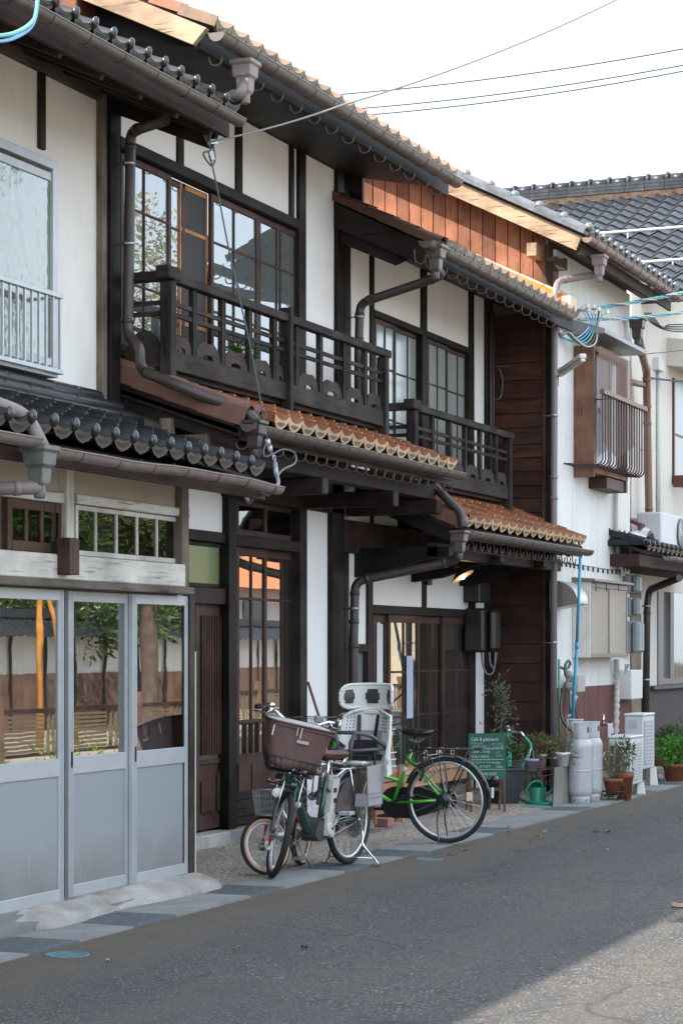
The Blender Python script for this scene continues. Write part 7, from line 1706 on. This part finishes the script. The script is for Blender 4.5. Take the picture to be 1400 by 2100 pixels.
part('arm', MB().tube(spline([lp_ + ax_ * .13, lp_ + ax_ * .13 + Vector((-.05, .1, .06)), (lp_.x - .25, -.25, lp_.z + .08), (XA(878, -.03), -.03, ZA(878, 1192, -.03))], 6), .008, 6), BLKM(), LT)
part('arm_plate', B(XA(874, -.03), XA(882, -.03), -.05, -.028, ZA(878, 1200, -.03), ZA(878, 1180, -.03)), BLKM(), LT)
ll = bpy.data.lights.new('lamp_light', 'POINT'); ll.energy = .5; ll.color = (1, .72, .42); ll.shadow_soft_size = .03
lo = bpy.data.objects.new('lamp_light', ll); COL.objects.link(lo); lo.parent = LT; lo.location = -ax_ * .06
# --- grey meters at the end of the white house
MG = simple('meter_blue_grey', (.20, .23, .235), .45, 0, .4, 6, .12); yq = YF - .12
for (a_, b2, y0_, y1_, lb) in ((1289, 1313, 1177, 1216, 'top one of three grey meter covers at the end of the white house'), (1289, 1313, 1224, 1264, 'middle one of three grey meter covers at the end of the white house'), (1288, 1318, 1273, 1340, 'bottom and largest grey meter cover at the end of the white house')):
    x0_, x1_ = XA(a_, YF - .08), XA(b2, yq - .05); z0_, z1_ = ZA(a_, y1_, yq), ZA(a_, y0_, yq)
    t = thing('utility_meter', (x0_, yq, z0_), lb, 'meter', 'grey meters'); part('back_plate', B(x0_, x1_, yq + .03, YF - .01, z0_, z1_), MG, t, .01); part('cover', B(x0_ + .05, x1_, yq - .07, yq + .029, z0_ + .005, z1_ - .005), MG, t, .03)
x0_ = XA(1287, yq); solo('letter_box', B(x0_, XA(1310, yq), yq - .04, yq + .12, ZA(1290, 1434, yq), ZA(1290, 1374, yq)), simple('white_plastic', (.62, .62, .59), .42), 'white wall box below the grey meters', 'box', bev=.008)
solo('blue_flag', MB().prism([P(1280, 1362, yq - .05), P(1291, 1362, yq - .05), P(1281, 1382, yq - .05)], (0, .004, 0)), simple('flag_blue', (.10, .17, .21), .6), 'small blue-grey triangular tag hanging above the white wall box', 'tag')
# --- street light tube, string lights, AC on brackets
q0_, q1_ = P(1148, 762, -1.05), P(1195, 730, -1.45)
SL = thing('tube_light', P(1143, 785, YF), 'white fluorescent tube lamp on a bracket sticking out from the white siding', 'lamp')
part('housing', MB().bar(q0_, q1_, .07, .05), simple('lamp_white', (.55, .55, .52), .5), SL, .01); part('tube_cover', MB().bar(q0_ - Vector((0, 0, .04)), q1_ - Vector((0, 0, .04)), .05, .03), simple('tube_plastic', (.66, .66, .62), .3), SL, .01)
part('bracket', MB().tube([q0_, P(1143, 775, YF - .03), P(1142, 792, YF - .03)], .012, 7), STEEL(), SL)
m = MB(); pts = [P(1135, 1152, -.76), P(1160, 1153, -.74), P(1185, 1158, -.74), P(1215, 1163, -.74), P(1245, 1168, -.74), P(1270, 1168, -.74), P(1290, 1160, -.74)]; sp = spline(pts, 6); m.tube(sp, .005, 5)
for i in range(0, len(sp), 2): m.tube([sp[i], sp[i] - Vector((0, 0, .05))], .012, 5)
solo('string_lights', m, simple('dark_cable', (.03, .03, .03), .6), 'unlit string of small lamps draped across the white siding above the lower window', 'string lights')
ya2 = -.95; ax0, ax1 = XA(1338, ya2 + .1), XA(1425, ya2); az0, az1 = ZA(1340, 1122, ya2), ZA(1340, 1046, ya2)
t = thing('wall_air_conditioner', (ax0, ya2, az0), 'white air conditioner unit mounted high on the cream house at the right edge', 'air conditioner'); part('casing', B(ax0, ax1, ya2, ya2 + .30, az0, az1), ACM, t, .015)
part('fan_grille', MB().lathe([(.20, .0), (.20, .01), (.001, .012)], 28, (XA(1394, ya2), ya2 - .012, (az0 + az1) / 2), (0, -1, 0)), simple('grille_mid', (.17, .175, .18), .6), t)
for k in range(8): m = torus(MB(), (XA(1394, ya2), ya2 - .026, (az0 + az1) / 2), .025 + .023 * k, .004, 28, 4); part('grille_ring', m, ACM, t)
part('mount_bar', MB().bar((ax0 - .1, ya2 - .05, az0 - .06), (ax1, ya2 - .05, az0 - .10), .05, .05), BLKM(), t)
# --- fern on the balcony
q = P(488, 725, -.22); t = thing('balcony_fern', q, 'small bright green fern showing above the balcony board', 'fern'); rr = random.Random(2); m = MB()
for i in range(26):
    d = Vector((rr.uniform(-1, 1), rr.uniform(-.6, .6), rr.uniform(.3, 1))).normalized(); L = rr.uniform(.10, .19)
    for k in range(9):
        p = q + Vector((rr.choice((0, 0, .25)), 0, 0)) + d * L * k / 9 - Vector((0, 0, .06 * (k / 9) ** 2)); 
        for s_ in (-1, 1): leaf(m, p, d * .5 + Vector((-d.y, d.x, .1)) * s_, .035, .009, rr)
part('fronds', m, BRTL, t, kind='stuff'); part('pot', MB().lathe(pot_profile(.08, .12), 16, q - Vector((0, 0, .13))), TERR, t)
# ================================================================== WIRES
WIRE = simple('wire_dark', (.06, .075, .085), .5); WG = simple('wire_grey', (.22, .22, .21), .5, .3)
def wire(pts, r, mat, label, group=None, n=5, cat='cable'): return solo('overhead_wire', MB().tube(pts, r, n), mat, label, cat, group)
tip = P(425, 292, -.80)
wire(catenary(tip, PD(700, 216, 15.0), .02) [:-1] + catenary(PD(700, 216, 15.0), PD(1290, -14, 17), .06), .0075, WG, 'grey service cable rising from the left eave tip across the sky to the top edge')
for k, (a_, b2, lb) in enumerate((((640, 198), (1460, 89), 'upper one of three dark power lines crossing the sky to the right'), ((690, 226), (1460, 122), 'middle one of three dark power lines crossing the sky'), ((700, 240), (1460, 134), 'lowest of three dark power lines crossing the sky'))):
    wire(catenary(PD(*a_, 36), PD(*b2, 34), .10), .016, WIRE, lb, 'power lines in the sky')
wire(catenary(PD(1100, 386, 38), PD(1460, 315, 40), .05), .004, simple('wire_faint', (.3, .32, .34), .5), 'very thin faint wire low in the sky above the big tiled roof')
# twisted end of the service cable at the eave tip
T = thing('cable_anchor', tip, 'tangle of clamps and looped wire at the end of the left eave', 'cable anchor')
m = MB(); m.tube(spline([tip + Vector((-.0, 0, .06)), tip, tip + Vector((.02, -.02, -.05)), tip + Vector((-.10, -.02, -.10)), tip + Vector((.0, -.03, -.16)), tip + Vector((.08, -.02, -.10)), tip + Vector((.03, -.03, -.02))], 6), .007, 6)
for d in ((.05, 0, .05), (-.05, 0, .04), (.0, -.04, .08)): m.tube([tip, tip + Vector(d)], .008, 5)
part('wire_loops', m, WIRE, T)
part('cable_clamp', MB().bar(tip + Vector((.03, 0, .01)), tip + Vector((.12, -.01, .03)), .03, .03), STEEL(), T)
part('cable_clamp', MB().bar(tip + Vector((.01, -.02, -.06)), tip + Vector((.02, -.03, -.12)), .03, .03), STEEL(), T)
drop = P(548, 902, -1.13)
wire(spline([tip + Vector((-.02, -.03, -.10)), P(442, 370, -.86), P(475, 540, -.93), P(515, 720, -1.02), drop], 8), .006, WIRE, 'grey cable hanging from the eave tangle down past the balcony to the lower gutter')
DC = thing('drop_connector', drop, 'string of white clamps and ring with black cable loop at the lower gutter end', 'cable connector')
for k, (px, py) in enumerate(((548, 907), (552, 920))): part('clamp', MB().tube([P(px, py - 6, -1.13), P(px + 2, py + 5, -1.13)], .020, 8), simple('clamp_white', (.5, .5, .5), .4, .3), DC)
m = MB(); torus(m, P(562, 940, -1.2), .020, .005, 18, 6); part('ring', m, STEEL(), DC)
part('insulator', MB().tube([P(564, 950, -1.3), P(567, 974, -1.5)], .016, 8), simple('insulator_grey', (.30, .33, .36), .4), DC)
part('link_wire', MB().tube([P(553, 925, -1.13), P(562, 938, -1.2)], .006, 5).tube([P(562, 944, -1.2), P(564, 951, -1.3)], .006, 5), STEEL(), DC)
part('cable_loop', MB().tube(spline([P(548, 905, -1.13), P(540, 925, -1.13), P(546, 937, -1.15), P(580, 922, -1.2), P(604, 930, -1.25), P(604, 950, -1.3), P(580, 963, -1.4), P(566, 980, -1.5)], 6), .008, 6), WIRE, DC)
part('tail_cable', MB().tube(spline([P(567, 972, -1.5), P(570, 992, -1.62), P(556, 1010, -1.66), P(530, 1015, -1.55), P(512, 1030, -1.3), P(505, 1020, -1.2)], 6), .013, 6), simple('cable_mid', (.20, .22, .24), .5), DC)
# bundle of blue and green wires
BL = simple('blue_wire', (.09, .34, .62), .4); GN = simple('green_wire', (.10, .42, .22), .4); PW_ = simple('pale_wire', (.5, .55, .58), .5)
A0, A1 = PD(1165, 640, 22.6), PD(1460, 586, 25.0); B0, B1 = PD(1185, 655, 22.6), PD(1460, 630, 25.0)
WBn = thing('wire_bundle', A0, 'blue and green twisted wires with white clamps leaving the cafe eave', 'wires')
for k in range(4):
    m = MB(); pts = []
    for i in range(40):
        t_ = i / 39; p = A0.lerp(A1, t_); p += Vector((0, .012 * cos(i * .9 + k * 1.6), .014 * sin(i * .9 + k * 1.6) - .05 * 4 * t_ * (1 - t_) * .5)); pts.append(p)
    m.tube(pts, .009, 5); part('upper_wire', m, (BL, GN, PW_, WIRE)[k], WBn)
for k in range(3):
    m = MB(); pts = [B0.lerp(B1, i / 39) + Vector((0, .012 * cos(i * .7 + k * 2), .013 * sin(i * .7 + k * 2) - .04 * 4 * i / 39 * (1 - i / 39))) for i in range(40)]
    m.tube(pts, .009, 5); part('lower_wire', m, (BL, PW_, GN)[k], WBn)
for i, (px, py) in enumerate(((1192, 632), (1203, 636), (1212, 629), (1222, 634), (1217, 642), (1232, 642), (1240, 640), (1199, 628), (1209, 641))):
    p = PD(px, py, 22.7); part('white_clamp', MB().bar(p - Vector((.03, .02, 0)), p + Vector((.035, -.02, .005)), .035, .045), simple('clamp_white2', (.72, .72, .70), .5), WBn, .006)
for k, (mt, sgn) in enumerate(((PW_, 0), (BL, 1), (BL, 2), (GN, 3), (WIRE, 4), (PW_, 5))):
    m = MB(); s0_ = PD(1192 + k * 9, 634 + k % 2 * 4, 22.7); lw = 688 + 3 * k
    m.tube(spline([PD(1115 + k * 10, 655 + k * 4, 22.2), PD(1135 + k * 8, 682 + k % 3 * 4, 22.3), PD(1165 + k * 7, lw + 7, 22.5), PD(1190 + k * 6, lw, 22.6), PD(1207 + k * 4, 665, 22.7), s0_], 6), .009, 6); part('loop_wire', m, mt, WBn)
m = MB()
for dx in (0, 18): m.tube(spline([PD(1113 + dx, 660 + dx * .3, 22.2), PD(1120 + dx, 674 + dx * .3, 22.2), PD(1135 + dx, 680 + dx * .3, 22.2), PD(1148 + dx, 672, 22.3), PD(1155 + dx, 640, 22.4)], 6), .018, 8)
part('bare_hooks', m, simple('galvanised', (.33, .33, .32), .45, .5, .5, 20, .2), WBn)
m = MB()
for k in range(4): m.tube(spline([PD(1320 + k * 4, 640, 26.5), PD(1335 + k * 7, 662 + 3 * k, 26.6), PD(1370, 678 - k * 4, 26.7), PD(1420, 680 - 5 * k, 26.8)], 6), .010, 5)
solo('eave_cables', m, WIRE, 'dark cables sagging below the hopper of the cream house at the right edge', 'cables')
wire(catenary(PD(1018, 752, 22.0), PD(1250, 728, 24), .02) + catenary(PD(1250, 728, 24), PD(1460, 708, 27), .03)[1:], .006, WIRE, 'thin dark wire running across the boarded wall and awning to the right')
solo('wall_bracket_wire', MB().tube(spline([PD(1022, 755, 21.9), PD(1030, 780, 21.9), PD(1025, 815, 21.9), PD(1010, 820, 21.9)], 6), .007, 5), WIRE, 'short drooping wire on the brown boards beside the conduit', 'wire')
wire(catenary(PD(1330, 775, 27.2), PD(1460, 786, 29), .01), .014, WIRE, 'short twisted black cable leaving the copper pipe to the right edge')
solo('leftmost_cables', MB().tube(spline([P(-30, 75, -1.5), P(30, 68, -1.4), P(70, 40, -1.25), P(78, -10, -1.2)], 7), .012, 6), simple('teal_wire', (.10, .32, .30), .4), 'teal cable curving up over the black gutter in the top left corner', 'cable')
solo('leftmost_cables', MB().tube(spline([P(-30, 86, -1.5), P(25, 80, -1.4), P(68, 50, -1.25), P(80, -10, -1.2)], 7), .010, 6), BL, 'blue cable curving up over the black gutter in the top left corner', 'cable')
# ================================================================== ACROSS THE STREET (seen mirrored in the windows)
AY = -15.0
AW = thing('garden_wall', (45, AY, 0), 'long white plastered garden wall with tiled coping across the street, mirrored in the windows', 'wall')
part('plaster_band', B(5, 80, AY - .2, AY, 1.05, 1.75), PLW, AW)
part('board_dado', B(5, 80, AY - .22, AY + .03, 0, 1.05), wood('dado_brown', (.06, .036, .027), (.13, .08, .058), 'z'), AW)
m = MB()
for i in range(60): m.box(6 + i * 1.2, 6.06 + i * 1.2, AY + .03, AY + .06, 0, 1.75)
part('wall_posts', m, dark('z'), AW, kind='stuff')
m = MB(); m.grid(lambda u, v: (5 + 75 * u, AY + .45 - .55 * v, 1.72 + .35 * v + .035 * (.5 + .5 * cos(2 * pi * u * 300)) ** 1.6), 1500, 2); m.box(5, 80, AY - .35, AY + .0, 1.76, 1.95); m.box(5, 80, AY - .2, AY - .02, 2.08, 2.24)
part('coping_tiles', m, GREY, AW, kind='stuff')
FN = thing('low_fence', (30, -8.9, 0), 'low brown woven fence with posts along the far side of the street', 'fence')
part('rail', MB().box(6, 60, -8.93, -8.87, .70, .76).box(6, 60, -8.93, -8.87, .15, .19), brown('x'), FN)
m = MB()
for i in range(31): part('fence_post', B(6 + i * 1.8, 6.1 + i * 1.8, -8.96, -8.86, 0, .92), wood('fence_brown', (.10, .06, .04), (.19, .12, .08), 'z'), FN)
m = MB(); 
for i in range(30):
    for j in range(9): m.box(6.15 + i * 1.8, 7.1 + i * 1.8, -8.915, -8.885, .2 + j * .055, .235 + j * .055)
    for j in range(4): m.box(7.2 + i * 1.8 + j * .14, 7.24 + i * 1.8 + j * .14, -8.915, -8.885, .19, .70)
part('woven_infill', m, simple('woven_tan', (.20, .15, .11), .85, 0, .2, 20, .3), FN, kind='stuff')
m = MB(); rr = random.Random(4)
for i in range(46): bush(m, (7 + i * 1.05 + rr.uniform(-.4, .4), -8.65, .12), (.4, .2, .28), 60, .12, .035, i)
solo('verge_plants', m, leaf_mat('verge_leaf', (.10, .20, .03), (.28, .38, .08)), 'strip of bright low plants along the far fence', 'plants')['kind'] = 'stuff'
def tree(x, y, h, cr, mat, label, seed, trunk_h=2.2, n=1900, L=.34, rad=None, name='garden_tree'):
    t = thing(name, (x, y, 0), label, 'tree', 'trees across the street'); rr = random.Random(seed); tr = MB()
    top = Vector((x + rr.uniform(-.4, .4), y, trunk_h + (h - trunk_h) * .5)); tr.tube(spline([(x, y, -.1), (x + .1, y + .05, trunk_h * .6), top], 5), [.20, .19, .18, .17, .165, .16, .15, .14, .13, .12, .10], 9)
    m = MB(); rad = rad or (cr, cr, (h - trunk_h) / 2)
    cl = []
    for i in range(16):
        v = Vector((rr.gauss(0, 1), rr.gauss(0, 1), rr.gauss(0, 1))).normalized() * rr.random() ** .4 * .8
        q = Vector((x + v.x * rad[0], y + v.y * rad[1], trunk_h + (h - trunk_h) / 2 + v.z * rad[2])); cl.append(q); tr.tube([Vector((x, y, trunk_h * .9)).lerp(top, rr.random()), q], [.06, .02], 5)
        bush(m, q, (rad[0] * .38, rad[1] * .38, rad[2] * .30), n // 16, L, L * .45, seed * 31 + i, .0)
    part('trunk', tr, simple('bark', (.12, .09, .07), .9, 0, .2, 6, .3, .4), t); part('crown', m, mat, t, kind='stuff'); return t
TG = leaf_mat('tree_leaf', (.03, .075, .015), (.10, .17, .03)); TY = leaf_mat('tree_yellow', (.22, .22, .05), (.42, .36, .10)); TP_ = leaf_mat('tree_pine', (.03, .07, .02), (.12, .17, .05))
tree(29.5, -16.2, 5.2, 3.0, TG, 'broad dark green tree hanging over the far garden wall, first from the left', 1, 1.3, 11000, .19)
tree(35.5, -16.2, 5.4, 3.2, TG, 'broad dark green tree hanging over the far garden wall, beside the propped pine', 2, 1.3, 11000, .19)
tree(32.3, -12.2, 4.8, 1.5, TP_, 'smaller pine-like tree in front of the far garden wall', 3, 2.5, 3500, .16)
tree(41.0, -16.2, 5.2, 2.8, TG, 'dark green tree over the far garden wall next to the yellowing trees', 8, 1.3, 9000, .19)
tree(46.5, -17.3, 13.2, 1.5, TY, 'tall narrow yellowing tree behind the far garden wall', 4, 2.6, 9000, .16, (1.25, 1.25, 5.6))
tree(49.3, -17.6, 10.6, 1.0, TY, 'second, thinner yellowing tree behind the far garden wall', 5, 3.0, 4500, .16, (.7, .7, 4.0))
tree(24.0, -16.6, 5.6, 2.6, TG, 'round green tree nearest the camera beyond the far wall', 6, 1.8, 4500, .20)
tree(48.2, -16.6, 5.2, 1.1, leaf_mat('tree_lime', (.12, .2, .02), (.32, .38, .06)), 'lime green tree mirrored in the tall glazed doors', 7, 3.0, 3500, .16)
for k, (x_, w_, lb) in enumerate(((45.4, 1.3, 'left cream pillar added across the street for its reflection'), (50.2, .9, 'right cream pillar added across the street for its reflection'))):  # unseen pillars added to give the cafe glass bright reflections
    t_ = thing('reflection_pillar', (x_, -10.2, 0), lb, 'pillar', 'pillars added for reflections across the street'); part('shaft', B(x_, x_ + w_, -10.7, -10.2, 0, 2.3), simple('pillar_cream', (.60, .52, .40), .8, 0, .2, 5, .15), t_, .02); part('cap', B(x_ - .06, x_ + w_ + .06, -10.76, -10.14, 2.302, 2.4), CONC, t_, .01)
for k, (x, dx, lb) in enumerate(((27.6, .7, 'left one of two orange tree props mirrored in the door glass'), (28.9, -.6, 'right one of two orange tree props mirrored in the door glass'))):
    solo('tree_prop', MB().tube([(x, -11.5, -.05), (x + dx, -11.9, 2.9)], [.05, .04], 8), simple('orange_pole', (.45, .20, .04), .7, 0, .2, 6, .3), lb, 'pole', 'tree props')
HS = thing('far_side_house', (58, -20, 0), 'white house with orange roof across the street, mirrored in the windows', 'house')
part('walls', B(46, 66, -24, -18, 0, 3.4), PLW, HS)
part('roof', MB().prism([(45.5, -17.2, 3.2), (45.5, -21, 5.4), (45.5, -24.8, 3.2)], (21, 0, 0)), simple('orange_roof', (.72, .24, .08), .5, 0, .3, 3, .2), HS)
for i in range(6): part('window', B(47.5 + i * 3, 49.0 + i * 3, -17.99, -17.95, 1.9, 2.9), simple('window_dark', (.06, .07, .08), .2), HS)
